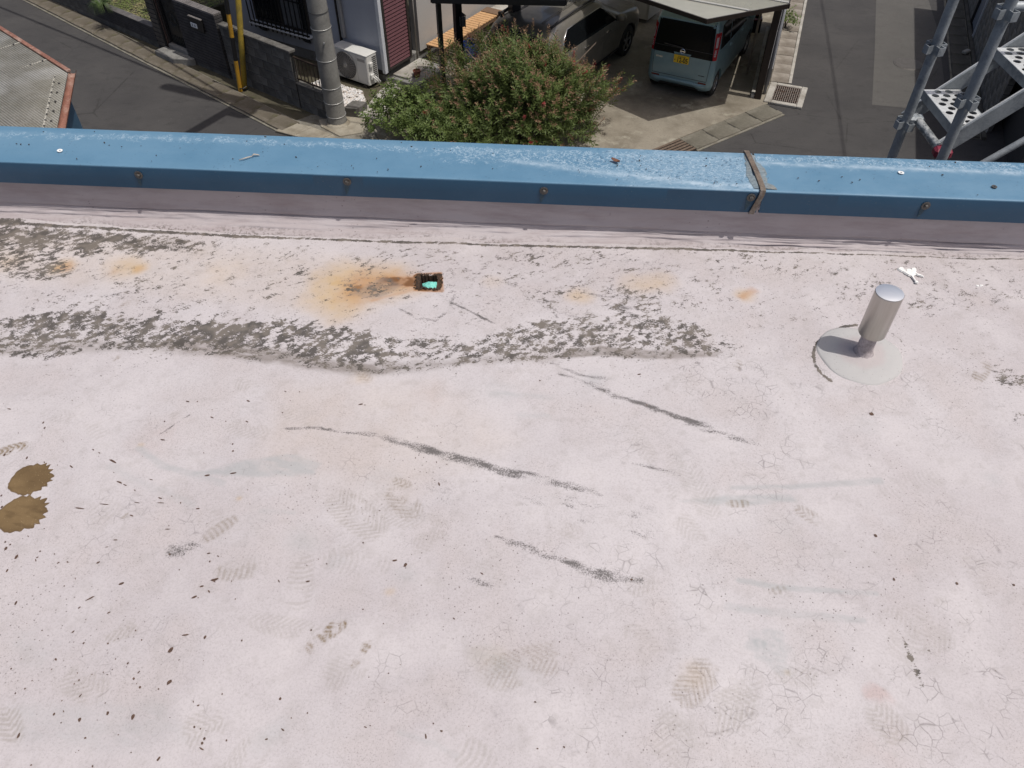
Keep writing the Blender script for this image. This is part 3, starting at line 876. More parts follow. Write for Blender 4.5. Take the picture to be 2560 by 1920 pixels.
def build_roof():
    st = 0.0036
    xs = np.concatenate([np.linspace(-5.0, -1.97, 26)[:-1], np.arange(-1.97, 1.97, st), np.linspace(1.97, 4.2, 20)])
    ys = np.concatenate([np.linspace(-8.0, 0.37, 40)[:-1], np.arange(0.37, 2.2, st), np.linspace(2.2, 2.36, 4)])
    # make the hole's edges fall on grid lines
    for v in HOLE[:2]: xs[np.argmin(abs(xs - v))] = v
    for v in HOLE[2:]: ys[np.argmin(abs(ys - v))] = v
    X, Y = np.meshgrid(xs, ys)
    ch = np.zeros((11,) + X.shape, dtype=np.float32)
    ix0, ix1 = np.searchsorted(xs, -1.99), np.searchsorted(xs, 1.99)
    def window(x0, x1, y0, y1):
        a, b = np.searchsorted(xs, x0), np.searchsorted(xs, x1)
        c, d = np.searchsorted(ys, y0), np.searchsorted(ys, y1)
        return slice(c, d), slice(a, b)
    wob = (fbm(X, Y, 9, 3) - 0.5) * 0.05
    wob2 = (fbm(X, Y, 34, 9) - 0.5) * 0.02
    for c, s, f, pts in STAIN_AREAS:
        px = [p[0] for p in pts]; py = [p[1] for p in pts]
        w = window(min(px) - f * 2 - .03, max(px) + f * 2 + .03, min(py) - f * 2 - .03, max(py) + f * 2 + .03)
        k = min(1.0, f / 0.02)
        x = X[w] + wob[w] * k * 0.7; y = Y[w] + wob2[w] * k
        d = np.full(x.shape, 1e9); inside = np.zeros(x.shape, bool)
        n = len(pts)
        for i in range(n):
            a, b = pts[i], pts[(i + 1) % n]
            dd, _ = seg_dist(x, y, a[0], a[1], b[0], b[1]); d = np.minimum(d, dd)
            cond = (a[1] > y) != (b[1] > y)
            inside ^= cond & (x < (b[0] - a[0]) * (y - a[1]) / (b[1] - a[1] + 1e-12) + a[0])
        sd = np.where(inside, d, -d)
        ch[c][w] += s * smooth01(0.5 + sd / (2 * f))
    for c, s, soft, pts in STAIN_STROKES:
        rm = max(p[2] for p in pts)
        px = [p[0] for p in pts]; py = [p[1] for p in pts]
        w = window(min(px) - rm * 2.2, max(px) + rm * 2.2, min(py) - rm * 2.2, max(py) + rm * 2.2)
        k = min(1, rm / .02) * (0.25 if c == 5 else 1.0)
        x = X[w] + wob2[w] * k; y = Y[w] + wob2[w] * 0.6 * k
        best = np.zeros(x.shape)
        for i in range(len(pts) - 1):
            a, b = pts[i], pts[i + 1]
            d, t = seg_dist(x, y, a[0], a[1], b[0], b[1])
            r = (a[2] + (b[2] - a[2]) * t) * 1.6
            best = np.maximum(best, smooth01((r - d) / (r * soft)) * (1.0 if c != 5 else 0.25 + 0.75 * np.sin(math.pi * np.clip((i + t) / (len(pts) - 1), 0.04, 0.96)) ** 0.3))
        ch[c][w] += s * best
    r2 = random.Random(5)
    prints = list(BOOT_PRINTS)
    for k in range(34):
        x, y, a = r2.uniform(-1.2, 1.4), r2.uniform(0.45, 1.45), r2.uniform(0, 6.28)
        L = r2.uniform(0.08, 0.2)
        prints.append((x, y, x + L * math.cos(a), y + L * math.sin(a), r2.uniform(.05, .09), r2.uniform(.12, .3), r2.uniform(0, .25), r2.choice((0, 0, 1))))
    for (x0, y0, x1, y1, wd, s, br, style) in prints:
        L = math.hypot(x1 - x0, y1 - y0); dx, dy = (x1 - x0) / L, (y1 - y0) / L
        w = window(min(x0, x1) - wd, max(x0, x1) + wd, min(y0, y1) - wd, max(y0, y1) + wd)
        a = (X[w] - x0) * dx + (Y[w] - y0) * dy; b = -(X[w] - x0) * dy + (Y[w] - y0) * dx
        u = (a / L) * 2 - 1; v = b / (wd / 2)
        env = smooth01((1.0 - np.sqrt(np.abs(u) ** 3 + np.abs(v) ** 3)) * 3.0)
        env = env * smooth01((fbm(X[w], Y[w], 26, int(abs(x0) * 991)) - 0.30) * 5)
        per = 0.0125
        ph = (a + (np.abs(b) * 0.9 if style == 0 else b * b * 9)) / per
        pat = smooth01(np.sin(ph * 2 * math.pi) * 0.9 + 0.5)
        ch[6][w] += s * br * env * (0.25 + 0.75 * pat)
        ch[7][w] += s * (1.15 - br * 0.6) * env * pat
    # brown pools with feathered spikes on their right side
    pool = np.full(X.shape, -0.05)
    for (cx, cy, rx, ry, sd_) in ((-1.166, 1.126, 0.049, 0.048, 1), (-1.142, 1.024, 0.056, 0.052, 2)):
        w = window(cx - .12, cx + .12, cy - .12, cy + .12)
        x, y = X[w] - cx, Y[w] - cy
        th = np.arctan2(y / ry, x / rx)
        rad = np.hypot(x / rx, y / ry)
        sp = np.abs(((th * 9.0 + sd_ * 0.7 + 0.5 * np.sin(th * 5 + sd_) + 0.4 * np.sin(th * 11)) / math.pi) % 1 - 0.5) * 2
        edge = 1 + 0.26 * (sp - 0.5) * np.clip(0.45 + np.cos(th - 0.2) * 0.8, 0.15, 1) + 0.0 * np.sin(th * 2 + 0.6) + 0.035 * np.sin(th * 5 + sd_ * 2)
        pool[w] = np.maximum(pool[w], (edge - rad) * min(rx, ry))
    ch[9] = pool
    ch[0] = 1 - np.exp(-ch[0] * 1.05)
    # gentle unevenness of the laid membrane
    Zh = ROOF_Z + (fbm(X, Y, 5.5, 21, 4) - 0.5) * 0.010 + (fbm(X, Y * 1.4, 1.7, 31, 2) - 0.5) * 0.012
    Zh += 0.004 * np.exp(-((Y - foot_y(X) - 0.0) / 0.02) ** 2) * (fbm(X, Y, 12, 5))
    # low mound towards the socket hole and the sag where water stands
    Zh -= 0.004 * np.exp(-(((X - 0.1) / 1.4) ** 2 + ((Y - 1.55) / 0.12) ** 2))
    Zh = np.where((Y < 0.3) | (np.abs(X) > 1.97), ROOF_Z, Zh)
    cx = (xs[:-1] + xs[1:]) / 2; cy = (ys[:-1] + ys[1:]) / 2
    CX, CY = np.meshgrid(cx, cy)
    keep = ~((CX > HOLE[0]) & (CX < HOLE[1]) & (CY > HOLE[2]) & (CY < HOLE[3]))
    me = grid_mesh('roof_surface', np.stack([X, Y, Zh], -1), keep)
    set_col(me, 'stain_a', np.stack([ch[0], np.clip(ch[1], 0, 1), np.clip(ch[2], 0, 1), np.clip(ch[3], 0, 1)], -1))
    set_col(me, 'stain_b', np.stack([np.clip(ch[4], 0, 1), np.clip(ch[5], 0, 1.2), np.clip(ch[6], 0, 1), np.clip(ch[7], 0, 1)], -1))
    set_col(me, 'stain_c', np.stack([np.clip(ch[8], 0, 1.2), ch[9], np.clip(ch[10], 0, 1), np.ones(X.shape)], -1))
    # wear fields, brought to zero mean and unit spread
    def unit(f):
        return (f - f.mean()) / f.std()
    def turned(a, sx, sy):
        c_, s_ = math.cos(a), math.sin(a)
        return (X * c_ + Y * s_) * sx, (-X * s_ + Y * c_) * sy
    u1, v1 = turned(R(24), 0.8, 1.35)
    u2, v2 = turned(R(-14), 0.45, 1.6)
    set_col(me, 'wear_d', np.stack([unit(fbm(X, Y, 1.6, 101, 4)), unit(fbm(X, Y, 9, 111, 4)), unit(fbm(X, Y, 30, 121, 3)), unit(fbm(X, Y, 9, 131, 3))], -1))
    zl = unit(0.9 * unit(fbm(u1, v1, 85, 141, 1)) + 0.38 * unit(fbm(u1, v1, 16, 146, 2)))
    set_col(me, 'wear_e', np.stack([zl, unit(fbm(X, Y, 42, 151, 2)), unit(fbm(u2, v2, 60, 161, 3)), unit(fbm(X, Y, 45, 171, 3))], -1))
    wx = X + (fbm(X, Y, 26, 181, 3) - 0.5) * 0.014; wy = Y + (fbm(X, Y, 26, 191, 3) - 0.5) * 0.014
    set_col(me, 'wear_f', np.stack([wx, wy, unit(fbm(X, Y, 3.0, 201, 3)), unit(fbm(X, Y, 22, 211, 3))], -1))
    o = link('roof_surface', me, ROOF_MAT)
    return struct(o, 'pinkish white waterproofed flat roof with black lichen, scuffs and rust stains')

roof = build_roof()

# paint drops: thin raised spots, far too many to count
gd = G()
dr = [(x, y, a, b, t) for (x, y, a, b, t) in PAINT_DROPS]
for k in range(230):
    u = rng.random()
    x = -1.35 + 1.5 * rng.random() ** 1.5; y = rng.uniform(0.46, 1.42)
    r = 0.0007 + 0.0013 * rng.random() ** 3
    dr.append((x, y, r, r * rng.choice((1, 1.2, 1.6, 3.2)), rng.uniform(0.2, 1.4)))
for (x, y, a, b, t) in dr:
    n = 10
    ca, sa = math.cos(t), math.sin(t)
    vs_ = []
    for k in range(n):
        q = 2 * math.pi * k / n
        j = 1 + 0.22 * rng.uniform(-1, 1)
        lx, ly = a * math.cos(q) * j, b * math.sin(q) * j
        vs_.append((x + lx * ca - ly * sa, y + lx * sa + ly * ca, 0.0))
    gd.add(vs_, [tuple(range(n))])
DROP_MAT = mottled('dried_brown_paint', (0.075, 0.046, 0.035), (0.115, 0.068, 0.045), 200, 0.45, fine=300, bump=0.1)
Xr = np.array([v[0] for v in gd.v]); Yr = np.array([v[1] for v in gd.v])
zz = (fbm(Xr, Yr, 5.5, 21, 4) - 0.5) * 0.010 + (fbm(Xr, Yr * 1.4, 1.7, 31, 2) - 0.5) * 0.012 - 0.004 * np.exp(-(((Xr - 0.1) / 1.4) ** 2 + ((Yr - 1.55) / 0.12) ** 2))
gd.v = [(v[0], v[1], ROOF_Z + float(z) + 0.0010) for v, z in zip(gd.v, zz)]
drops = gd.build('paint_drops', DROP_MAT, roof)
drops['kind'] = 'stuff'
drops['label'] = 'scattered dark brown dried paint drops on the roof'

# the building that carries the roof
BODY_MAT = mottled('painted_render', (0.42, 0.40, 0.38), (0.36, 0.34, 0.33), 1.2, 0.8, fine=90)
gb = G().bx(-5.0, 4.2, -8.0, 1.98, 0.0, 6.36)
bld = gb.build('apartment_building_body', BODY_MAT)
tag(bld, 'two storey rendered building carrying the flat roof terrace', 'building')

# ---------------------------------------------------------------- parapet: shaded upright face and trowelled fillet at its foot
def cop_y(X):          # line of the coping's inner face
    return 2.130 - 0.072 * X

def build_parapet():
    xs = np.arange(-1.99, 2.0, 0.006)
    xs = np.concatenate([[-5.0, -3.5, -2.5], xs, [2.6, 3.4, 4.2]])
    prof = []
    ny = 40
    X = np.repeat(xs[None, :], ny, 0)
    T = np.repeat(np.linspace(0, 1, ny)[:, None], len(xs), 1)
    yf = foot_y(xs)[None, :]
    yw = (cop_y(xs) + 0.020)[None, :]
    wav = (fbm(xs, xs * 0 + 3.0, 3.2, 41, 3) - 0.5)[None, :]
    ztop = 0.040 + 0.014 * wav
    # lower part: fillet curve from the roof to the upright; upper part: upright wall
    k = 0.62
    tf = np.clip(T / k, 0, 1)
    run = (yw - yf)
    Yc = np.where(T < k, yf + run * np.sin(tf * math.pi / 2) ** 0.9 , yw)
    Zc = np.where(T < k, ztop * (1 - np.cos(tf * math.pi / 2)) ** 0.85, ztop + (0.19 - ztop) * (T - k) / (1 - k))
    streak = fbm(X * 0.35, T * 2.2, 9, 51, 4) - 0.5
    lump = fbm(X, T * 0.5, 14, 61, 3) - 0.5
    amp = np.where(T < k, np.sin(tf * math.pi) * 0.012, 0.0012) + 0.001
    lip = np.exp(-((T - k * 0.97) / 0.035) ** 2) * 0.0055 * (0.6 + 1.0 * fbm(X, T * 0, 4, 71))
    Yc = Yc - streak * amp * 1.4 - lump * amp * 0.8 - lip
    Zc = Zc + streak * amp * 0.7
    Zc[0, :] = -0.012
    P_ = np.stack([X, Yc, Zc + ROOF_Z], -1)
    me = grid_mesh('parapet', P_)
    m = M('parapet_coat', 0.6, 0, (0.52, 0.45, 0.46), 0.35)
    col = m.mix(m.rng(m.noise(3, 5, 0.6), 0.35, 0.65), (0.375, 0.328, 0.332), (0.425, 0.385, 0.392))
    col = m.mix(m.rng(m.noise(30, 5, 0.7, m.coord((0.15, 1, 1))), 0.45, 0.72, 0, 0.75), col, (0.30, 0.25, 0.25))
    ct = m.n('ShaderNodeSeparateXYZ'); m.l(m.coord(), ct.inputs[0])
    sp = m.vor(60, 'F1', m.coord((0.8, 1, 1)))
    d = m.math('MULTIPLY', m.rng(sp, 0.08, 0.16, 1, 0), m.rng(m.noise(4, 4), 0.5, 0.65, 0, 0.9))
    col = m.mix(d, col, (0.12, 0.10, 0.09))
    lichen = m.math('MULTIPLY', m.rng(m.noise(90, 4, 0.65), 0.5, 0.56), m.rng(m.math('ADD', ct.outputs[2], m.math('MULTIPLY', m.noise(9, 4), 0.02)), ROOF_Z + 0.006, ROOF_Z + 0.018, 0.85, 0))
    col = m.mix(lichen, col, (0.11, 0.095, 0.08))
    m.color(col)
    m.bump(m.noise(60, 6, 0.65, m.coord((0.3, 1, 1))), 0.4, 0.003)
    o = link('parapet', me, m.mat)
    return tag(o, 'low pinkish parapet with wavy trowelled fillet under the blue coping', 'parapet')

build_parapet()

# ---------------------------------------------------------------- blue metal coping
CZ0, CZ1 = ROOF_Z + 0.125, ROOF_Z + 0.203
CW = 0.226
cop_ang = math.atan2(-0.072, 1.0)
coping = thing('metal_coping', 'weathered blue sheet metal coping capping the parapet', 'coping', (0.0, 2.130, ROOF_Z), cop_ang)

def cop_material():
    m = M('blue_coping_paint', 0.42, 0, (0.12, 0.27, 0.42), 0.5)
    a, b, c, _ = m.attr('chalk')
    tp = m.attr('chalk')[3]  # alpha is the top mask, it parts the lit and shaded tones
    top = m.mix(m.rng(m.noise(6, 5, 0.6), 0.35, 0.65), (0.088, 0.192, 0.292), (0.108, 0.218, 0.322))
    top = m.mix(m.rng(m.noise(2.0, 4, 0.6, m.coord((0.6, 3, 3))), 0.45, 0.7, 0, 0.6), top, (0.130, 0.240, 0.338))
    face = m.mix(m.rng(m.noise(5, 5, 0.6), 0.35, 0.65), (0.008, 0.052, 0.105), (0.012, 0.060, 0.118))  # drip face coloured darker than the top, its shade put into the paint
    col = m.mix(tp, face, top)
    # chalk fallen in droplets
    v = m.n('ShaderNodeVectorMath', operation='MULTIPLY_ADD')
    nz = m.n('ShaderNodeTexNoise'); nz.inputs['Scale'].default_value = 60; nz.inputs['Detail'].default_value = 3
    vc = m.coord((0.9, 1.1, 1), (0, 0, R(-32)))
    m.l(vc, nz.inputs['Vector'])
    m.l(nz.outputs['Color'], v.inputs[0]); v.inputs[1].default_value = (0.018, 0.018, 0.0); m.l(vc, v.inputs[2])
    hn = m.noise(75, 3, 0.6, v.outputs[0])
    ridge = m.math('ABSOLUTE', m.math('SUBTRACT', hn, 0.5))
    drops_ = m.vor(85, 'F1', v.outputs[0])
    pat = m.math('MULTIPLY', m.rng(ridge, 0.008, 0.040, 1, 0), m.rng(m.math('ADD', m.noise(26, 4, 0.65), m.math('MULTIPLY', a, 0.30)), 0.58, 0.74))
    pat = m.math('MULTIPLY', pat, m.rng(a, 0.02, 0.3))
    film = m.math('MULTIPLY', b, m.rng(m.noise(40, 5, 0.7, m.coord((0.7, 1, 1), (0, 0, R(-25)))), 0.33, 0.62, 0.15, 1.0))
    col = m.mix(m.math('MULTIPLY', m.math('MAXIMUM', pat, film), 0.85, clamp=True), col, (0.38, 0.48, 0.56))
    dk = m.math('MULTIPLY', c, m.rng(m.math('ADD', drops_, m.math('MULTIPLY', m.noise(30, 3), 0.5)), 0.42, 0.52, 1, 0))
    col = m.mix(m.math('MULTIPLY', dk, 0.8, clamp=True), col, (0.060, 0.118, 0.178))
    # grit
    sp = m.vor(85, 'F1', m.coord((0.8, 1.2, 1), (0, 0, 0.5)))
    g = m.math('MULTIPLY', m.rng(sp, 0.10, 0.2, 1, 0), m.rng(m.noise(9, 4, 0.7), 0.45, 0.62, 0, 0.85))
    col = m.mix(g, col, (0.045, 0.085, 0.125))
    # run-off stain beside the joint
    m.color(col)
    m.rough(m.rng(m.noise(30, 4), 0.3, 0.7, 0.36, 0.52))
    m.bump(m.noise(12, 4, 0.5, m.coord((0.5, 1, 1))), 0.12, 0.004)
    return m.mat

COP_MAT = cop_material()
SEAL_MAT = mottled('grey_sealant', (0.150, 0.195, 0.225), (0.185, 0.225, 0.245), 30, 0.6, fine=120, stain=(0.20, 0.19, 0.165), stain_scale=9)
STRIP_MAT = mottled('brown_joint_strip', (0.105, 0.080, 0.062), (0.17, 0.135, 0.105), 25, 0.6, fine=120, stain=(0.22, 0.21, 0.20), stain_scale=20)

def coping_panel(x0, x1, chalk):
    """folded sheet: inner drip face, top, outer face"""
    nx = max(8, int((x1 - x0) / 0.006))
    xs = np.linspace(x0, x1, nx)
    zt, zb = CZ1 - ROOF_Z, CZ0 - ROOF_Z
    prof = [(0.010, zb + 0.004), (0.0, zb), (0.0, zb + 0.03), (0.0, zt - 0.006), (0.0018, zt - 0.0018), (0.006, zt)]
    for k in range(1, 37):
        y = 0.006 + (CW - 0.012) * k / 36.0
        prof.append((y, zt + 0.004 * k / 36.0))
    prof += [(CW - 0.0018, zt + 0.0022), (CW, zt - 0.002), (CW, zb - 0.03)]
    pr = np.array(prof)
    X = np.repeat(xs[None, :], len(pr), 0)
    Y = np.repeat(pr[:, 0:1], nx, 1); Z = np.repeat(pr[:, 1:2], nx, 1)
    dent = (fbm(X, Y, 2.2, 81, 3) - 0.5) * 0.0022
    Z = Z + np.where(Z > zt - 0.004, dent, dent * 0.2)
    Y = Y + np.where(Y < 0.004, (fbm(X, Z * 0, 1.5, 91, 2) - 0.5) * 0.0016, 0)
    me = grid_mesh('coping_panel', np.stack([X, Y, Z], -1))
    me.flip_normals()
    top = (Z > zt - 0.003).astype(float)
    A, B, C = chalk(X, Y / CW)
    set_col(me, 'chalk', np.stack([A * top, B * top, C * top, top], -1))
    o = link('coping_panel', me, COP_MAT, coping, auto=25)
    return o

def band(v, c, w):
    return np.exp(-((v - c) / w) ** 2)

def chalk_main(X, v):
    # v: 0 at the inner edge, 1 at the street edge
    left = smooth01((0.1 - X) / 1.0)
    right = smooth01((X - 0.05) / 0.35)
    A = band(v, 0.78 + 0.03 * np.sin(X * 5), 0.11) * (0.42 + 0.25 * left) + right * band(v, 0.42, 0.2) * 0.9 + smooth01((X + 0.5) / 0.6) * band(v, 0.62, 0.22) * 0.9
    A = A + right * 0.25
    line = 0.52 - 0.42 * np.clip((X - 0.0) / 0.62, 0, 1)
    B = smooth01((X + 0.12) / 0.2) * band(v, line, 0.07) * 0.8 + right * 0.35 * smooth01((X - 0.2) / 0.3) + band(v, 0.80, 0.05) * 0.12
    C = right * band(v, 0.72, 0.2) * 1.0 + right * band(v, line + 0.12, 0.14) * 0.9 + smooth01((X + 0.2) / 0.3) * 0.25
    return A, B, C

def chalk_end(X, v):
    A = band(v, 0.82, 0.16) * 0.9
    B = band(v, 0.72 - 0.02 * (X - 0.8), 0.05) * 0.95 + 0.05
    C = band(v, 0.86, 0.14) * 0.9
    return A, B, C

JX = 0.776
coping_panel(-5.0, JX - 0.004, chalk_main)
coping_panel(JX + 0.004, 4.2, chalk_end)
# joint strip, a bent ribbon over the sheet, and the smeared sealant beside it
zt = CZ1 - ROOF_Z
def ribbon(g, pts, w, t):
    vs_ = []
    for (x, y, z, nx_, ny_, nz_) in pts:
        for s_ in (-1, 1):
            for k in (0, 1):
                vs_.append((x + s_ * w / 2, y + ny_ * t * k, z + nz_ * t * k))
    fs_ = []
    for i in range(len(pts) - 1):
        a = i * 4; b = a + 4
        fs_ += [(a + 1, b + 1, b + 3, a + 3), (a, a + 2, b + 2, b), (a, b, b + 1, a + 1), (a + 2, a + 3, b + 3, b + 2)]
    fs_ += [(0, 1, 3, 2), (len(vs_) - 4, len(vs_) - 2, len(vs_) - 1, len(vs_) - 3)]
    g.add(vs_, fs_)
gs = G()
pts = [(JX - 0.020, -0.003, CZ0 - ROOF_Z - 0.002, 0, -1, 0), (JX - 0.002, -0.003, zt - 0.012, 0, -1, 0), (JX, -0.001, zt + 0.001, 0, -0.7, 0.7), (JX - 0.001, 0.012, zt + 0.0035, 0, 0, 1), (JX - 0.006, 0.09, zt + 0.005, 0, 0, 1), (JX - 0.018, 0.20, zt + 0.0068, 0, 0, 1), (JX - 0.02, CW + 0.003, zt + 0.004, 0, 0.7, 0.7), (JX - 0.02, CW + 0.003, zt - 0.06, 0, 1, 0)]
ribbon(gs, pts, 0.017, 0.005)
gs.build('joint_strip', STRIP_MAT, coping, bev=0.0008)
gq = G()
def seal_poly(sign, seed):
    r = random.Random(seed)
    prev = []
    n = 16
    for k in range(n + 1):
        y = 0.010 + (CW - 0.03) * k / n
        base = JX + (-0.006 if k < 6 else -0.014) + sign * 0.006
        wdt = (0.020 + 0.006 * math.sin(k * 0.6 + seed) + 0.003 * r.random()) * (1.0 if k < 13 else 0.5) * (1.3 if sign > 0 else 0.8)
        if sign > 0 and k < 3: wdt += 0.018
        prev.append((base, base + sign * wdt, y))
    vs_ = []
    for (a, b, y) in prev:
        z = zt + 0.004 * y / CW + 0.0016
        vs_ += [(a, y, z + 0.0022), (b, y, z - 0.0012)]
    fs_ = [(2 * i, 2 * i + 1, 2 * i + 3, 2 * i + 2) for i in range(n)]
    if sign < 0: fs_ = [f[::-1] for f in fs_]
    gq.add(vs_, fs_)
seal_poly(1, 3); seal_poly(-1, 5)
gq.build('sealant_smear', SEAL_MAT, coping, smooth=True)
# hex-headed screws with washers on the inner face
BOLT_MAT = mottled('dull_screw_metal', (0.085, 0.082, 0.078), (0.135, 0.130, 0.124), 150, 0.5, 0.6, fine=400, stain=(0.07, 0.05, 0.038), stain_scale=60)
BSTAIN_SHADE = mottled('dirt_shadow_run', (0.026, 0.060, 0.085), (0.036, 0.070, 0.095), 60, 0.6, fine=200)  # streak paints the screw's cast shadow together with its dirt stain
gbm = G()
gbm.lathe([(0.0, -0.0008), (0.0135, -0.0008), (0.0135, -0.0022), (0.010, -0.0034), (0.0, -0.0034)], n=20, axis='y')
hexp = [(0.0072 * math.cos(k * math.pi / 3 + 0.3), 0.0072 * math.sin(k * math.pi / 3 + 0.3)) for k in range(6)]
gbm.add([(x, -0.003, z) for x, z in hexp] + [(x, -0.0085, z) for x, z in hexp] + [(x * 0.7, -0.0105, z * 0.7) for x, z in hexp], [(i, (i + 1) % 6, 6 + (i + 1) % 6, 6 + i) for i in range(6)] + [(6 + i, 6 + (i + 1) % 6, 12 + (i + 1) % 6, 12 + i) for i in range(6)] + [tuple(range(12, 18))])
bolt0 = gbm.build('screw', BOLT_MAT, coping)
for i, bx_ in enumerate((-1.212, -0.527, 0.101, 0.745, 1.277)):
    o = bolt0 if i == 0 else inst('screw', bolt0.data, coping, (0, 0, 0))
    o.location = (bx_, -0.001, zt - 0.026 + (0.003 if i % 2 else -0.002))
    o.rotation_euler = (0, 0.3 * i, 0)
    g = G()
    prev = []
    for k in range(9):
        t = k / 8
        wdt = 0.012 * (1 - t * 0.75) + 0.001 * math.sin(k * 2.1 + i)
        x = bx_ - 0.006 * t - 0.002; z = zt - 0.020 - 0.048 * t
        prev.append((x - wdt, z, x + wdt))
    vs_ = []
    for (a, z, b) in prev: vs_ += [(a, -0.0016, z), (b, -0.0016, z)]
    g.add(vs_, [(2 * k, 2 * k + 2, 2 * k + 3, 2 * k + 1) for k in range(8)])
    g.build('dirt_shadow_run', BSTAIN_SHADE, coping)

# ---------------------------------------------------------------- large setting: ground, street surfaces, gutters
def asphalt(name, c1, c2, stain, patchy=0.7, speck=0.25):
    m = M(name, 0.85, 0, c1, 0.25)
    col = m.mix(m.rng(m.noise(patchy, 6, 0.62), 0.35, 0.65), c1, c2)
    col = m.mix(m.rng(m.noise(2.6, 6, 0.68, m.coord((1, 1.8, 1), (0, 0, R(40)))), 0.52, 0.74, 0, 0.75), col, stain)
    g = m.noise(140, 3, 0.75)
    col = m.mix(m.rng(g, 0.52, 0.75, 0, speck), col, (0.20, 0.19, 0.18))
    col = m.mix(m.rng(g, 0.28, 0.48, 0.35, 0), col, (0.012, 0.012, 0.013))
    # long repair cracks
    e = m.vor(0.55, 'DISTANCE_TO_EDGE', m.coord((1, 1, 1), (0, 0, 0.5)))
    wob = m.math('ADD', e, m.math('MULTIPLY', m.math('SUBTRACT', m.noise(5, 5, 0.7), 0.5), 0.06))
    col = m.mix(m.math('MULTIPLY', m.rng(m.math('ABSOLUTE', wob), 0.002, 0.010, 0.5, 0), m.rng(m.noise(0.5, 3), 0.47, 0.62)), col, (0.018, 0.017, 0.016))
    # pale crumbs
    sp = m.vor(6, 'F1', m.coord(loc=(2, 5, 0)))
    col = m.mix(m.rng(sp, 0.018, 0.028, 0.7, 0), col, (0.42, 0.41, 0.39))
    m.color(col)
    m.bump(g, 0.5, 0.006)
    return m.mat

ASPH = asphalt('asphalt', (0.047, 0.045, 0.0445), (0.062, 0.059, 0.057), (0.034, 0.032, 0.0315))
ASPH_OLD = asphalt('worn_asphalt', (0.085, 0.081, 0.075), (0.100, 0.095, 0.087), (0.066, 0.062, 0.057), 0.9, 0.55)

g = G().sheet([(-300, -300), (300, -300), (300, 300), (-300, 300)], 0.0)
ground = struct(g.build('street_asphalt', ASPH), 'grey asphalt of the two streets meeting at the corner')
g = G().sheet([(7.886, 16.09), (9.4, 15.75), (9.9, 17.2), (10.9, 20.2), (12.4, 26), (11.2, 26.2), (9.985, 22.22), (8.921, 19.07)], 0.004)
struct(g.build('asphalt_patch', ASPH_OLD), 'lighter speckled strip of worn asphalt in the right street')

def concrete(name, c1, c2, stain, moss=None, scale=1.6, stain_scale=1.1, bump=0.3):
    m = M(name, 0.85, 0, c1, 0.25)
    col = m.mix(m.rng(m.noise(scale, 6, 0.65), 0.35, 0.65), c1, c2)
    col = m.mix(m.rng(m.noise(stain_scale, 7, 0.68, m.coord(loc=(4, 1, 2))), 0.46, 0.66, 0, 0.85), col, stain)
    if moss:
        col = m.mix(m.rng(m.noise(stain_scale * 2.2, 7, 0.7, m.coord(loc=(9, 3, 5))), 0.55, 0.68, 0, 0.85), col, moss)
    g_ = m.noise(110, 4, 0.75)
    col = m.mix(m.rng(g_, 0.3, 0.48, 0.5, 0), col, tuple(x * 0.45 for x in c1))
    col = m.mix(m.rng(m.noise(24, 5, 0.7), 0.55, 0.72, 0, 0.6), col, tuple(x * 0.55 for x in c1))
    m.color(col)
    m.bump(g_, bump, 0.005)
    return m.mat

DRIVE = concrete('driveway_concrete', (0.195, 0.172, 0.135), (0.265, 0.238, 0.19), (0.115, 0.098, 0.073), (0.35, 0.33, 0.265), 0.8, 0.9)
LID = concrete('gutter_lid_concrete', (0.125, 0.109, 0.085), (0.165, 0.145, 0.116), (0.080, 0.066, 0.047), (0.085, 0.080, 0.040), 2.4, 2.0)
LID_R = concrete('weathered_lid_concrete', (0.20, 0.175, 0.145), (0.30, 0.272, 0.235), (0.125, 0.105, 0.083), None, 3.0, 2.2)
LID_F = concrete('grey_green_lid_concrete', (0.135, 0.125, 0.100), (0.185, 0.172, 0.14), (0.09, 0.082, 0.064), None, 2.4, 2.0)
KERB = concrete('pale_kerb_concrete', (0.33, 0.315, 0.28), (0.42, 0.40, 0.36), (0.22, 0.20, 0.17), None, 2.5, 2.5)
GUT_BED = concrete('gutter_edge', (0.17, 0.158, 0.13), (0.235, 0.22, 0.185), (0.12, 0.105, 0.08), (0.10, 0.10, 0.05), 5, 4)
EARTH = concrete('mossy_earth', (0.075, 0.066, 0.046), (0.105, 0.092, 0.062), (0.05, 0.047, 0.026), (0.07, 0.075, 0.03), 3, 3, 0.8)

# house lot: driveway slab in concrete, higher by a few centimetres
g = G().prism([(5.60, 16.10), (7.6, 22.0), (9.0, 26.0), (-2.0, 26.0), (-2.85, 17.2), (-3.0, 15.3), (-2.4, 13.6), (0.2, 12.6), (2.2, 13.62), (3.46, 14.60)], 0.0, 0.03)
struct(g.build('driveway', DRIVE), 'stained concrete driveway in front of the parked cars')
# lot ground behind the street walls
g = G().prism([(-2.85, 17.2), (-2.0, 26.0), (-16, 26.0), (-12.6, 22.6), (-6.2, 17.3), (-4.3, 15.75), (-3.5, 15.55), (-3.0, 15.5)], 0.0, 0.05)
struct(g.build('house_lot', EARTH), 'dark earth of the house lot behind the street walls')

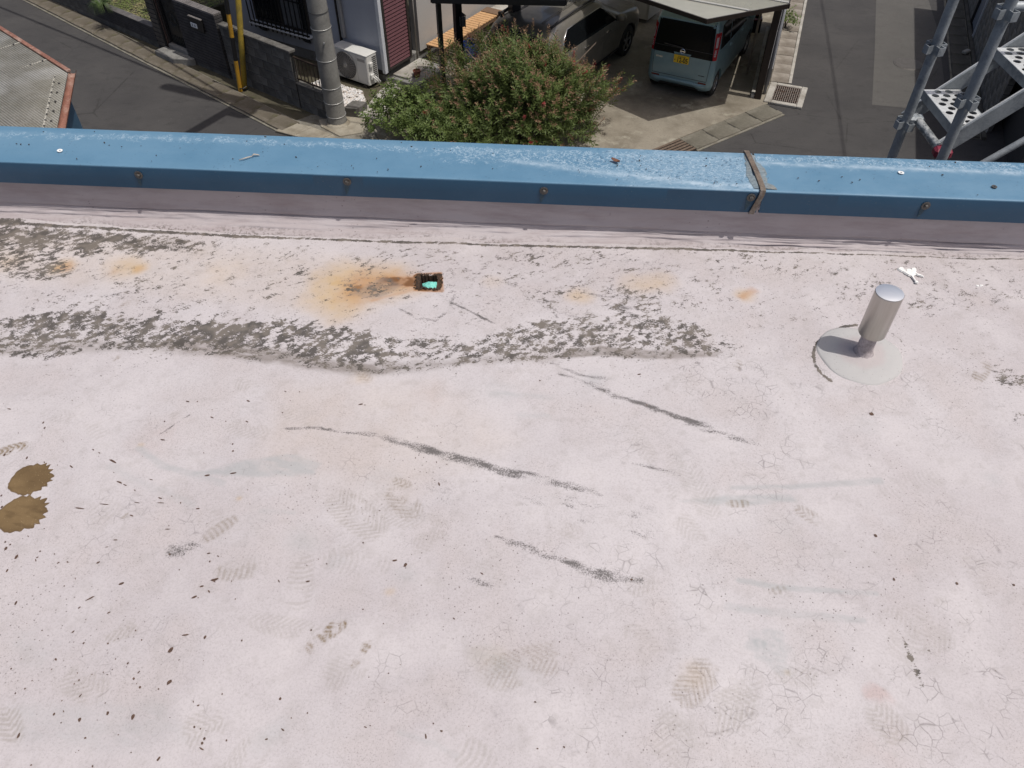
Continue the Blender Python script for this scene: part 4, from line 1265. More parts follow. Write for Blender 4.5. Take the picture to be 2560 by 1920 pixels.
# ---- gutter lids: each slab is its own piece
def lid_mesh(name, L, W, H, mat, slot=True, seed=0):
    r = random.Random(seed)
    bm = bmesh.new()
    bmesh.ops.create_cube(bm, size=1.0)
    for v in bm.verts:
        v.co.x *= L; v.co.y *= W; v.co.z = (v.co.z + 0.5) * H
    bmesh.ops.bevel(bm, geom=bm.edges[:], offset=0.012, segments=1, affect='EDGES')
    for v in bm.verts:
        v.co.x += r.uniform(-.005, .005); v.co.y += r.uniform(-.005, .005)
    me = bpy.data.meshes.new(name); bm.to_mesh(me); bm.free()
    me.materials.append(mat)
    return me

def lid_run(name, label, a, b, width, L, H, mat, bedmat, skip=()):
    """row of lids from a to b (centre line), lying in a recessed bed"""
    ax, ay = a; bx_, by_ = b
    D = math.hypot(bx_ - ax, by_ - ay); ang = math.atan2(by_ - ay, bx_ - ax)
    bed = G().box((D / 2, 0, 0.008), (D, width + 0.10, 0.016))
    root = bed.build(name, bedmat)
    root.location = (ax, ay, 0.0); root.rotation_euler = (0, 0, ang)
    FRAME[root] = ((ax, ay, 0.0), ang)
    struct(root, label)
    n = max(1, int(round(D / L))); L2 = D / n
    mes = [lid_mesh('gutter_lid', L2 - 0.012, width, H, mat, seed=k) for k in range(4)]
    for k in range(n):
        if k in skip: continue
        o = inst('gutter_lid', mes[(k * 7 + 3) % 4], root, ((k + 0.5) * L2, rng.uniform(-.006, .006), 0.004 + rng.uniform(-.003, .004)), rng.uniform(-.006, .006))
    return root


left_gutter = lid_run('left_street_gutter', 'row of brown concrete gutter lids along the left street', (-13.6, 22.72), (-4.62, 15.02), 0.46, 0.60, 0.05, LID, GUT_BED)
# earth strip between lids and walls
g = G().prism([(-13.5, 23.1), (-13.2, 23.35), (-4.35, 15.80), (-4.10, 15.45), (-4.45, 15.20), (-4.50, 15.22)], 0.0, 0.012)
struct(g.build('gutter_verge', EARTH), 'narrow mossy verge at the foot of the street walls')
# corner pieces round the pole
CORNER = concrete('corner_paving', (0.26, 0.235, 0.185), (0.33, 0.30, 0.24), (0.17, 0.145, 0.105), None, 3, 2)
g = G().prism([(-5.0, 15.0), (-4.3, 15.6), (-3.0, 15.6), (-2.4, 13.7), (0.3, 12.55), (0.1, 12.0), (-2.9, 13.3), (-3.9, 14.3), (-4.35, 14.60)], 0.0, 0.014)
corner = struct(g.build('corner_paving', GUT_BED), 'pale concrete paving round the utility pole at the street corner')
for poly in ([(-4.62, 15.22), (-4.92, 14.86), (-4.50, 14.66), (-4.18, 15.02)], [(-4.17, 15.01), (-4.49, 14.65), (-4.28, 14.58), (-4.02, 14.44), (-3.72, 14.72)], [(-3.70, 14.71), (-4.0, 14.43), (-3.72, 14.0), (-3.35, 14.28)], [(-3.33, 14.27), (-3.70, 13.98), (-3.2, 13.55), (-2.85, 13.85)]):
    g = G().prism(poly, 0.0, 0.05)
    g.build('paving_slab', CORNER, corner, bev=0.01)
for poly in ([(-4.1, 15.35), (-4.0, 15.05), (-3.55, 14.65), (-3.1, 14.8), (-3.05, 15.42), (-3.6, 15.5)],):
    G().prism(poly, 0.0, 0.04).build('paving_slab', CORNER, corner, bev=0.01)

DARK = plain('drain_dark', (0.012, 0.011, 0.010), 0.9)
# front gutter on the right, diagonal across the driveway mouth
front = lid_run('front_gutter', 'diagonal row of concrete gutter lids at the driveway mouth', (5.68, 15.85), (3.56, 14.33), 0.50, 0.64, 0.04, LID_F, GUT_BED)
for ch_ in list(front.children):
    sl_o = G().bx(-0.011, 0.011, -0.11, 0.11, 0.0375, 0.0415).build('hand_slot', DARK, ch_)
    sl_o.location = (-0.30, 0.0, 0.0)
BAR_MAT = mottled('rusted_grating', (0.12, 0.085, 0.06), (0.17, 0.13, 0.10), 30, 0.7, 0.3, fine=150)
gt = thing('drain_grating', 'brown slatted metal drain grating at the end of the diagonal gutter', 'grating', (3.22, 14.085, 0.0), math.atan2(14.33 - 15.85, 3.56 - 5.68))
G().bx(-0.42, 0.42, -0.25, 0.25, 0.016, 0.022).build('drain_pit', DARK, gt)
for k in range(6):
    G().bx(-0.42, 0.42, -0.24 + k * 0.085, -0.19 + k * 0.085, 0.024, 0.05).build('grating_bar', BAR_MAT, gt, bev=0.004)
lid_run('front_gutter_end', 'last concrete gutter lids beside the drain grating', (2.86, 13.83), (0.4, 12.1), 0.50, 0.64, 0.04, LID_R, GUT_BED)

# right street gutter
right_gutter = lid_run('right_street_gutter', 'straight row of weathered concrete gutter lids along the right street', (6.08, 17.08), (9.0, 25.8), 0.40, 0.50, 0.05, LID_R, GUT_BED)
ca, sa = math.cos(R(71.4)), math.sin(R(71.4))
def along(px, py, s, off):    # off to the right of the direction of travel
    return (px + ca * s + sa * off, py + sa * s - ca * off)
o = G().prism([along(6.08, 17.08, 0.05, 0.205), along(6.08, 17.08, 9.2, 0.205), along(6.08, 17.08, 9.2, 0.27), along(6.08, 17.08, 0.05, 0.27)], 0.0, 0.045).build('kerb_strip', KERB, right_gutter, world_space=True)
# house-side kerb, bright concrete edge
ke = G().prism([along(6.08, 17.08, 3.1, -0.30), along(6.08, 17.08, 9.2, -0.30), along(6.08, 17.08, 9.2, -0.215), along(6.08, 17.08, 3.1, -0.215)], 0.0, 0.16).build('lot_kerb', KERB, bev=0.012)
tag(ke, 'bright concrete kerb edging between carport and right street gutter', 'kerb')

# catch basin
cb = thing('catch_basin', 'square concrete catch basin with rusty grid grating', 'drain', (6.10, 16.49, 0.0), R(-22))
FR = KERB
for (x0, x1, y0, y1) in ((-0.42, -0.275, -0.52, 0.50), (0.275, 0.40, -0.52, 0.50), (-0.273, 0.273, -0.52, -0.405), (-0.273, 0.273, 0.405, 0.50)):
    G().bx(x0, x1, y0, y1, 0.0, 0.06).build('frame_side', FR, cb, bev=0.012)
G().bx(-0.274, 0.274, -0.404, 0.404, 0.002, 0.008).build('drain_pit', DARK, cb)
g = G()
for k in range(13): g.bx(-0.27 + k * 0.0438, -0.27 + k * 0.0438 + 0.014, -0.40, 0.40, 0.024, 0.050)
g.build('grid_bars', mottled('grid_steel', (0.20, 0.17, 0.15), (0.29, 0.25, 0.22), 40, 0.6, 0.4, fine=150, stain=(0.13, 0.07, 0.045), stain_scale=8), cb)
g = G()
for k in range(10): g.bx(-0.272, 0.272, -0.395 + k * 0.0845, -0.395 + k * 0.0845 + 0.012, 0.0225, 0.0485)
g.build('cross_bars', BAR_MAT, cb)
# manhole
mh = G().lathe([(0.0, 0.012), (0.29, 0.012), (0.30, 0.011), (0.31, 0.006), (0.335, 0.008), (0.345, 0.0)], (9.42, 18.15, 0.004), 36)
tag(mh.build('manhole_cover', mottled('cast_iron', (0.085, 0.078, 0.070), (0.12, 0.11, 0.10), 20, 0.6, 0.3, fine=120)), 'round dark manhole cover in the right street', 'manhole')

# ---------------------------------------------------------------- things on the roof
# vent
vent = thing('roof_vent', 'stainless capped vent pipe standing on a round mortar base', 'vent', (0.984, 1.560, ROOF_Z))
mb = M('mortar_base', 0.75, 0, (0.5, 0.49, 0.47), 0.3)
rad = mb.n('ShaderNodeVectorMath', operation='LENGTH'); mb.l(mb.coord((1, 1, 0)), rad.inputs[0])
wob = mb.math('ADD', rad.outputs['Value'], mb.math('MULTIPLY', mb.math('SUBTRACT', mb.noise(22, 5, 0.65), 0.5), 0.05))
col = mb.mix(mb.rng(wob, 0.055, 0.075), (0.425, 0.388, 0.386), (0.425, 0.416, 0.410))
col = mb.mix(mb.rng(mb.noise(60, 5, 0.7), 0.55, 0.75, 0, 0.35), col, (0.38, 0.36, 0.35))
sp = mb.vor(90, 'F1'); col = mb.mix(mb.rng(sp, 0.07, 0.14, 0.6, 0), col, (0.2, 0.18, 0.17))
mb.color(col); mb.bump(mb.noise(70, 5, 0.65), 0.4, 0.003)
xs_ = np.linspace(0, 1, 26); ths = np.linspace(0, 2 * math.pi, 97)
TT, RR_ = np.meshgrid(ths, xs_)
edge = 0.119 * (1 + 0.02 * np.sin(TT * 3 + 1) + 0.012 * np.sin(TT * 7))
Rm = edge * RR_
Zm = 0.0075 * (1 - RR_ ** 6) + 0.004 * (1 - RR_) + (fbm(Rm * np.cos(TT), Rm * np.sin(TT), 22, 15, 3) - 0.5) * 0.004
Zm[-1, :] = -0.012
me = grid_mesh('mortar_base', np.stack([Rm * np.cos(TT) - 0.008, Rm * np.sin(TT) - 0.004, Zm], -1)); me.flip_normals()
link('mortar_base', me, mb.mat, vent)
G().lathe([(0.033, 0.004), (0.027, 0.012), (0.0225, 0.024), (0.0215, 0.05), (0.0215, 0.10)], n=32).build('pipe', mottled('coated_pipe', (0.36, 0.315, 0.32), (0.44, 0.39, 0.395), 30, 0.6, fine=150, stain=(0.25, 0.22, 0.22), stain_scale=14), vent, smooth=True)
ss = M('brushed_stainless', 0.24, 1.0, (0.62, 0.595, 0.56))
v1 = ss.noise(26, 5, 0.6, ss.coord((3, 3, 0.25)))
ss.color(ss.mix(ss.rng(v1, 0.35, 0.7), (0.43, 0.405, 0.375), (0.49, 0.468, 0.44)))
ss.rough(ss.rng(v1, 0.3, 0.7, 0.42, 0.34))
cap = G().lathe([(0.030, 0.080), (0.0345, 0.0805), (0.0362, 0.083), (0.0362, 0.2165), (0.0365, 0.2175), (0.0365, 0.2205), (0.0355, 0.2222)], n=56).build('cap', ss.mat, vent, auto=40)
cs = M('pale_stainless', 0.42, 1.0, (0.95, 0.95, 0.95))  # cap top paler than its sides, bright sky reflection put into the colour
G().lathe([(0.0355, 0.2222), (0.030, 0.2230), (0.022, 0.2238), (0.012, 0.2243), (0.0002, 0.2245)], n=56).build('cap_top', cs.mat, cap, smooth=True)

# rusted square socket let into the roof
sk = thing('rusted_socket', 'rusted square steel socket sunk into the roof with crumbling rim', 'socket', ((HOLE[0] + HOLE[1]) / 2, (HOLE[2] + HOLE[3]) / 2, ROOF_Z))
RUST = mottled('rusted_steel', (0.040, 0.026, 0.018), (0.085, 0.048, 0.027), 60, 0.85, 0.1, fine=300, bump=0.9, bdist=0.004, stain=(0.025, 0.020, 0.018), stain_scale=40)
hx, hy = (HOLE[1] - HOLE[0]) / 2, (HOLE[3] - HOLE[2]) / 2
for (x0, x1, y0, y1) in ((-hx - 0.006, -hx + 0.006, -hy - 0.006, hy + 0.006), (hx - 0.006, hx + 0.007, -hy - 0.006, hy + 0.006), (-hx + 0.0062, hx - 0.0062, hy - 0.004, hy + 0.007), (-hx + 0.0062, hx - 0.0062, -hy - 0.006, -hy + 0.003)):
    gg = G()
    n = 14
    horiz = (x1 - x0) > (y1 - y0)
    vs_ = []
    for k in range(n + 1):
        t = k / n
        zt_ = 0.002 + 0.006 * rng.random()
        j = rng.uniform(-.0022, .0022)
        if horiz:
            x = x0 + (x1 - x0) * t
            ring_ = [(x, y0 + j, -0.13), (x, y1 + j * .3, -0.13), (x, y1 + j * .3, zt_ - .002), (x, y0 + j, zt_)]
        else:
            y = y0 + (y1 - y0) * t
            ring_ = [(x1 + j * .3, y, -0.13), (x0 + j, y, -0.13), (x0 + j, y, zt_), (x1 + j * .3, y, zt_ - .002)]
        vs_ += ring_
    fs_ = []
    for k in range(n):
        a = k * 4; b = a + 4
        for i in range(4):
            fs_.append((a + i, a + (i + 1) % 4, b + (i + 1) % 4, b + i))
    fs_ += [(3, 2, 1, 0), tuple(n * 4 + i for i in range(4))]
    gg.add(vs_, fs_).build('socket_wall', RUST, sk)
G().bx(-hx, hx, -hy, hy, -0.135, -0.131).build('socket_floor', DARK, sk)
# flakes of rust along the rim
gg = G()
for k in range(60):
    a = rng.random() * 4; s_ = rng.uniform(-1, 1)
    side = int(a)
    x, y = [(-hx - .008, s_ * hy), (hx + .008, s_ * hy), (s_ * hx, hy + .008), (s_ * hx, -hy - .007)][side]
    q = rng.uniform(.0015, .0045)
    gg.box((x + rng.uniform(-.004, .004), y + rng.uniform(-.004, .004), 0.002 + q * .3), (q, q * rng.uniform(.6, 1.6), q * .7), rng.random() * 3)
gg.build('rust_flakes', RUST, sk)['kind'] = 'stuff'
# crumpled turquoise lump inside
def lump(name, mat, r, seed, parent=None, sub=4, amp=0.35, freq=90, squash=(1, 1, 0.6)):
    bm = bmesh.new()
    bmesh.ops.create_icosphere(bm, subdivisions=sub, radius=1.0)
    from mathutils import noise as mn
    for v in bm.verts:
        d = 1 + amp * mn.noise(v.co * freq * r + Vector((seed, 0, 0))) + amp * 0.5 * mn.noise(v.co * freq * r * 2.3 + Vector((0, seed, 0)))
        v.co = Vector((v.co.x * squash[0], v.co.y * squash[1], v.co.z * squash[2])) * d * r
    me = bpy.data.meshes.new(name); bm.to_mesh(me); bm.free()
    return link(name, me, mat, parent, smooth=True)
TURQ = mottled('turquoise_foam', (0.13, 0.50, 0.42), (0.26, 0.66, 0.56), 90, 0.6, fine=400, fine_amt=0.2, bump=0.5, bdist=0.002)
tq = lump('foam_lump', TURQ, 0.0305, 3.3, amp=0.30, freq=70, squash=(0.98, 0.62, 0.62))
tq.location = (-0.2515, 1.864, ROOF_Z - 0.010)
tag(tq, 'crumpled turquoise foam stuffed into the rusted socket', 'foam')

# bird dropping: flat splash with arms
WHITE = mottled('bird_lime', (0.70, 0.70, 0.68), (0.82, 0.82, 0.80), 120, 0.7, fine=300, fine_amt=0.1)
def splash(name, c, z, lobes, mat, h=0.0016):
    gg = G()
    for i, (x, y, a, b, t) in enumerate(lobes):
        n = 18
        ca_, sa_ = math.cos(t), math.sin(t)
        ring_ = []; ring2 = []
        for k in range(n):
            q = 2 * math.pi * k / n; j = 1 + 0.16 * math.sin(3 * q + i * 2) + 0.1 * rng.uniform(-1, 1)
            for lst, f in ((ring_, 1.0), (ring2, 0.75)):
                lx, ly = a * math.cos(q) * j * f, b * math.sin(q) * j * f
                lst.append((c[0] + x + lx * ca_ - ly * sa_, c[1] + y + lx * sa_ + ly * ca_))
        zo = z + i * 0.00012
        vs_ = [(p[0], p[1], zo - 0.003) for p in ring_] + [(p[0], p[1], zo + h) for p in ring2]
        gg.add(vs_, [(k, (k + 1) % n, n + (k + 1) % n, n + k) for k in range(n)] + [tuple(range(n, 2 * n))])
    return gg.build(name, mat, smooth=False)
bd = splash('bird_dropping', (1.249, 1.918), ROOF_Z + 0.004, [(-0.020, 0.022, .010, .016, 0.5), (0.004, 0.010, .017, .019, 0.2), (-0.006, 0.002, .013, .010, -.7), (0.016, 0.018, .008, .018, -0.3), (0.000, -0.022, .0028, .020, 0.1), (0.003, -0.040, .0055, .006, 0), (0.024, -0.006, .004, .014, 1.0)], WHITE)
tag(bd, 'white bird dropping splashed on the roof near the vent', 'bird dropping')
bd2 = splash('bird_dropping', (1.438, 1.861), ROOF_Z + 0.003, [(-.004, 0, .006, .004, 0), (.008, .001, .007, .0035, .2)], WHITE, 0.001)
tag(bd2, 'tiny white bird dropping near the right edge of the roof', 'bird dropping')
# bits lying on the coping
COPT = CZ1 + 0.0042
def washer(x, y, r0, r1, mat, label, tilt):
    o = G().lathe([(r0, 0), (r1, 0), (r1, 0.002), (r0, 0.002)], n=24, closed=True).build('washer', mat)
    o.location = (x, y, COPT); o.rotation_euler = tilt
    return tag(o, label, 'washer')
WPL = plain('white_plastic', (0.78, 0.78, 0.76), 0.4, var=0.05)
washer(-1.489, 2.31, 0.003, 0.0085, WPL, 'small white washer lying near the left end of the blue coping', (0.05, 0.1, 0))
washer(1.233, 2.173, 0.0035, 0.0095, WPL, 'small white ring washer lying on the coping right of the joint', (-0.05, 0.05, 0))
washer(1.493, 2.091, 0.0028, 0.0082, BOLT_MAT, 'small rusty ring washer near the right end of the blue coping', (0.05, 0.0, 0))
LEAF = mottled('dry_leaf', (0.10, 0.045, 0.03), (0.16, 0.075, 0.045), 80, 0.7, fine=300)
gl = G()
for k in range(8):
    t = k / 7.0
    x = -0.016 + 0.032 * t; wd = 0.007 * math.sin(math.pi * min(1, t * .9 + .08)) + 0.0005
    z = 0.002 + 0.006 * (2 * t - 1) ** 2
    gl.v += [(x, -wd + 0.004 * math.sin(t * 3), z + 0.004), (x, 0.004 * math.sin(t * 3), z), (x, wd + 0.004 * math.sin(t * 3), z + 0.005)]
gl.f += [f for k in range(7) for f in ((k * 3, k * 3 + 3, k * 3 + 4, k * 3 + 1), (k * 3 + 1, k * 3 + 4, k * 3 + 5, k * 3 + 2))]
lf = gl.build('dry_leaf', LEAF, smooth=True); lf.location = (0.333, 2.236, COPT); lf.rotation_euler = (0, 0, -0.7)
sl = lf.modifiers.new('thickness', 'SOLIDIFY'); sl.thickness = 0.0006
tag(lf, 'curled reddish dry leaf on the middle of the blue coping', 'leaf')
TWIG = plain('bleached_twig', (0.42, 0.38, 0.33), 0.7)
tw = G().tube([(-0.030, -0.018, 0.002), (-0.010, -0.007, 0.0035), (0.006, 0.004, 0.003)], [0.0012, 0.0022, 0.0016], 8)
tw.tube([(0.006, 0.004, 0.003), (0.012, 0.010, 0.006), (0.024, 0.013, 0.003), (0.030, 0.012, 0.002)], [0.0014, 0.003, 0.0024, 0.0006], 8)
tw = tw.build('twig', TWIG, smooth=True); tw.location = (-0.853, 2.266, COPT)
tag(tw, 'thin pale twig lying on the left half of the blue coping', 'twig')
gg = G()
for k in range(70):
    x = rng.uniform(-1.75, 1.6); y = cop_y(x) + rng.uniform(0.015, CW - 0.01); q = rng.uniform(.0012, .0035)
    gg.box((x, y, COPT + q * .25), (q * rng.uniform(.8, 2.2), q, q * .6), rng.random() * 3)
gb2 = gg.build('grit_crumbs', plain('grit', (0.05, 0.04, 0.035), 0.9)); gb2['kind'] = 'stuff'; gb2['label'] = 'dark grit crumbs scattered on the blue coping'

# ---------------------------------------------------------------- left street walls; local x runs up the street from the corner, local y faces the street
WALL_O = (-4.12, 15.61, 0.0); WALL_A = R(142.2)
BLK = [concrete('block_concrete_%d' % k, c, tuple(x * 1.25 for x in c), tuple(x * 0.6 for x in c), (0.04, 0.042, 0.036), 4, 3.0, 0.5) for k, c in enumerate([(0.120, 0.116, 0.108), (0.098, 0.095, 0.089), (0.142, 0.137, 0.128)])]
MORTAR = plain('dark_mortar', (0.045, 0.045, 0.045), 0.95)
CAPM = concrete('wall_cap_concrete', (0.105, 0.100, 0.092), (0.16, 0.152, 0.14), (0.06, 0.057, 0.05), None, 5, 4)

def block_mesh(L, H, D, mat):
    bm = bmesh.new(); bmesh.ops.create_cube(bm, size=1.0)
    for v in bm.verts: v.co.x *= L; v.co.y *= D; v.co.z *= H
    bmesh.ops.bevel(bm, geom=bm.edges[:], offset=0.006, segments=1, affect='EDGES')
    me = bpy.data.meshes.new('block'); bm.to_mesh(me); bm.free(); me.materials.append(mat)
    return me

def block_wall(root, x0, x1, ncourse, z0=0.0, D=0.12, L=0.40, H=0.20, y=0.0, mats=BLK):
    """running-bond wall of separate blocks on a slimmer mortar core"""
    G().bx(x0 + 0.005, x1 - 0.005, y - D / 2 + 0.012, y + D / 2 - 0.012, z0, z0 + ncourse * H - 0.004).build('mortar_core', MORTAR, root)
    cache = {}
    for c in range(ncourse):
        x = x0 - (L / 2 if c % 2 else 0)
        while x < x1 - 0.02:
            a, b = max(x, x0), min(x + L, x1)
            if b - a > 0.06:
                ln = round(b - a - 0.010, 3)
                mi = rng.randrange(len(mats))
                key = (ln, mi)
                if key not in cache: cache[key] = block_mesh(ln, H - 0.010, D, mats[mi])
                inst('block', cache[key], root, ((a + b) / 2, y + rng.uniform(-.002, .002), z0 + (c + 0.5) * H))
            x += L

bw = thing('block_wall', 'grimy grey concrete block wall with cap beside the yellow pole guards', 'wall', WALL_O, WALL_A)
block_wall(bw, 0.55, 2.86, 6)
for k in range(6):
    a = 0.52 + k * 0.39
    G().bx(a, a + 0.385, -0.085, 0.085, 1.202, 1.262).build('cap_stone', CAPM, bw, bev=0.008)
# low part of the wall with iron railing
lw = thing('low_block_wall', 'low dark block wall behind the utility pole', 'wall', WALL_O, WALL_A)
block_wall(lw, -0.42, 0.52, 3, H=0.19)
G().bx(-0.43, 0.53, -0.075, 0.075, 0.572, 0.60).build('cap_stone', CAPM, lw, bev=0.006)
IRON = plain('brown_iron', (0.045, 0.030, 0.022), 0.55, 0.3, 0.3)
rl = thing('iron_railing', 'small rusty iron railing on the low wall behind the pole', 'railing', (WALL_O[0], WALL_O[1], 0.60), WALL_A)
G().bx(-0.43, 0.53, -0.015, 0.015, 0.50, 0.53).build('top_rail', IRON, rl)
G().bx(-0.43, 0.53, -0.012, 0.012, 0.05, 0.075).build('bottom_rail', IRON, rl)
for k in range(9):
    x = -0.41 + k * 0.115
    G().bx(x - 0.008, x + 0.008, -0.008, 0.008, 0.0 if k % 4 == 0 else 0.076, 0.499).build('baluster', IRON, rl)

# gate wall faced with thin dark tiles
TILE = concrete('dark_border_tile', (0.052, 0.049, 0.050), (0.075, 0.071, 0.071), (0.036, 0.034, 0.036), None, 4, 5, 0.4)
TILE_TOP = concrete('weathered_tile_top', (0.16, 0.148, 0.142), (0.20, 0.185, 0.178), (0.11, 0.10, 0.098), None, 4, 5, 0.4)
JOINT = plain('tile_joint', (0.018, 0.017, 0.018), 0.95)

def tile_courses(root, x0, x1, y0, y1, z0, z1, pitch, mat, name='tile_course'):
    G().bx(x0 + 0.008, x1 - 0.008, y0 + 0.008, y1 - 0.008, z0, z1 - 0.005).build('wall_core', JOINT, root)
    n = int(round((z1 - z0) / pitch))
    for k in range(n):
        o_ = rng.uniform(-.0015, .0015)
        G().bx(x0, x1, y0 + o_, y1 + o_, z0 + k * pitch + 0.004, z0 + (k + 1) * pitch - 0.010).build(name, mat, root, bev=0.003)

gw = thing('gate_wall', 'dark ribbed tile gate wall carrying the white name plate', 'wall', WALL_O, WALL_A)
tile_courses(gw, 2.90, 4.40, -0.10, 0.10, 0.10, 1.40, 0.0684, TILE)
G().bx(2.90, 4.40, -0.085, 0.085, 0.0, 0.10).build('footing', CAPM, gw)
for k in range(4):
    G().bx(2.90, 4.40, -0.10 + k * 0.051, -0.10 + k * 0.051 + 0.045, 1.402, 1.452).build('top_tile', TILE_TOP, gw, bev=0.004)
# letter slot housing and name plate
mb2 = thing('letter_box', 'dark letter box set in the ribbed gate wall', 'letter box', (*[WALL_O[0] + math.cos(WALL_A) * 3.6 - math.sin(WALL_A) * 0.115, WALL_O[1] + math.sin(WALL_A) * 3.6 + math.cos(WALL_A) * 0.115], 0.95), WALL_A)
G().bx(-0.23, 0.23, -0.004, 0.03, 0.0, 0.27).build('face', plain('dark_bronze', (0.03, 0.028, 0.028), 0.45, 0.5), mb2, bev=0.006)
G().bx(-0.235, 0.235, -0.002, 0.055, 0.271, 0.295).build('hood', TILE_TOP, mb2, bev=0.004)
npl = thing('name_plate', 'small white name plate on the ribbed gate wall', 'sign', (WALL_O[0] + math.cos(WALL_A) * 3.69 - math.sin(WALL_A) * 0.147, WALL_O[1] + math.sin(WALL_A) * 3.69 + math.cos(WALL_A) * 0.147, 1.0), WALL_A)
G().bx(-0.115, 0.115, 0.0, 0.012, 0.0, 0.10).build('plate', plain('white_enamel', (0.72, 0.74, 0.76), 0.35, var=0.04), npl, bev=0.003)
INK = plain('grey_ink', (0.12, 0.13, 0.14), 0.6)
for (cx, w_) in ((0.045, 0.05), (-0.045, 0.045)):
    gx = G()
    for k in range(4):
        gx.bx(cx - w_ / 2 * (0.5 + 0.5 * ((k * 37) % 3) / 2), cx + w_ / 2, 0.0115, 0.0145, 0.025 + k * 0.015, 0.032 + k * 0.015)
    gx.bx(cx - 0.004, cx + 0.004, 0.0116, 0.0146, 0.02, 0.082)
    gx.build('character', INK, npl)

# gate: black panel with curled wire relief, brown pillar with slanted courses
PILLAR = concrete('brown_pillar_tile', (0.085, 0.075, 0.065), (0.12, 0.107, 0.093), (0.055, 0.048, 0.043), None, 4, 5, 0.4)
gp = thing('gate_pillar', 'brown gate pillar with bold brick courses left of the black gate', 'pillar', (WALL_O[0] + math.cos(WALL_A) * 5.45, WALL_O[1] + math.sin(WALL_A) * 5.45, 0.0), WALL_A)
G().bx(-0.17, 0.17, -0.17, 0.09, 0.0, 2.1).build('core', JOINT, gp)
for k in range(18):
    z0 = 0.12 + k * 0.11
    G().bx(-0.13, 0.18, -0.18, 0.10, z0 + 0.006, z0 + 0.094).build('brick', PILLAR, gp, bev=0.008)
G().bx(-0.235, -0.185, -0.14, 0.06, 0.10, 2.1).build('gate_jamb', plain('reddish_jamb', (0.060, 0.035, 0.030), 0.5), gp, bev=0.004)
G().bx(-0.29, -0.245, -0.12, 0.04, 0.10, 2.1).build('gate_jamb', plain('dark_jamb', (0.022, 0.018, 0.018), 0.5), gp, bev=0.004)
gate = thing('garden_gate', 'black garden gate with curling wire pattern above the stone step', 'gate', (WALL_O[0] + math.cos(WALL_A) * 4.8, WALL_O[1] + math.sin(WALL_A) * 4.8, 0.22), WALL_A)
BLKM = plain('black_gate_paint', (0.010, 0.011, 0.013), 0.4, 0.2, 0.3)
G().bx(-0.37, 0.34, -0.05, -0.02, 0.05, 1.7).build('panel', BLKM, gate)
for (x0, x1, z0, z1) in ((-0.38, -0.34, 0.02, 1.75), (0.31, 0.35, 0.02, 1.75), (-0.338, 0.308, 0.02, 0.06)):
    G().bx(x0, x1, -0.055, 0.0, z0, z1).build('frame_bar', BLKM, gate)
WIRE = plain('black_wire', (0.035, 0.045, 0.05), 0.35, 0.5, 0.2)
for k in range(14):
    gw_ = G(); x, z = rng.uniform(-0.28, 0.25), rng.uniform(0.3, 1.5); a = rng.uniform(0, 6.28); pts = []
    for i in range(12):
        pts.append((min(.3, max(-.33, x)), -0.012 + 0.002 * (k % 3), z)); x += 0.045 * math.cos(a); z += 0.05 * math.sin(a); a += rng.uniform(0.1, 0.7) * (1 if k % 2 else -1)
    gw_.tube(pts, 0.004, 5).build('wire_curl', WIRE, gate, smooth=True)
for k in range(9):
    x = -0.3 + k * 0.07
    G().bx(x - .005, x + .005, -0.018, -0.006, 0.061, 0.26).build('picket', WIRE, gate)
STEP = concrete('granite_step', (0.19, 0.185, 0.172), (0.26, 0.253, 0.238), (0.13, 0.125, 0.115), None, 6, 4)
st_ = thing('entrance_step', 'pale stone entrance step below the black garden gate', 'step', (WALL_O[0] + math.cos(WALL_A) * 4.78, WALL_O[1] + math.sin(WALL_A) * 4.78, 0.0), WALL_A)
G().prism([(-0.62, 0.10), (0.52, 0.10), (0.52, 0.42), (-0.22, 0.44), (-0.58, 0.20)], 0.0, 0.17).build('tread', STEP, st_, bev=0.012)
G().bx(-0.42, 0.38, -0.10, 0.0985, 0.0, 0.26).build('sill', STEP, st_, bev=0.01)

# planter wall with dry lawn on top
pw = thing('planter_wall', 'low dark ribbed planter wall with a dry lawn behind it', 'planter', WALL_O, WALL_A)
tile_courses(pw, 5.66, 8.3, -0.09, 0.09, 0.16, 0.50, 0.0485, TILE)
G().bx(5.64, 12.2, -0.07, 0.07, 0.0, 0.16).build('footing', CAPM, pw)
G().bx(5.66, 8.3, -0.10, 0.095, 0.502, 0.53).build('cap', concrete('planter_cap', (0.10, 0.094, 0.092), (0.145, 0.136, 0.13), (0.07, 0.066, 0.064), None, 5, 5), pw, bev=0.005)
G().bx(5.66, 8.25, -2.4, -0.105, 0.02, 0.47).build('soil', EARTH, pw)
gg = G()
for k in range(5200):
    x = rng.uniform(5.7, 8.2); y = rng.uniform(-2.3, -0.12); a = rng.random() * 6.28; L = rng.uniform(.015, .04); w_ = L * rng.uniform(.35, .6)
    dx, dy = math.cos(a) * L, math.sin(a) * L; ex, ey = -math.sin(a) * w_, math.cos(a) * w_
    z = 0.478 + rng.uniform(0, .02)
    gg.add([(x - dx, y - dy, z + rng.uniform(-.01, .012)), (x - ex, y - ey, z), (x + dx, y + dy, z + rng.uniform(-.01, .014)), (x + ex, y + ey, z + .004)], [(0, 1, 2, 3)])
lw_m = M('dry_lawn', 0.8, 0, (0.2, 0.2, 0.1), 0.2)
pn = lw_m.noise(18, 3); pc = lw_m.mix(lw_m.rng(pn, 0.35, 0.65), (0.125, 0.135, 0.045), (0.36, 0.29, 0.17))
lw_m.color(lw_m.mix(lw_m.rng(lw_m.noise(1.6, 4), 0.4, 0.6), pc, (0.12, 0.15, 0.045)))
lo = gg.build('dry_lawn', lw_m.mat, pw); lo['kind'] = 'stuff'

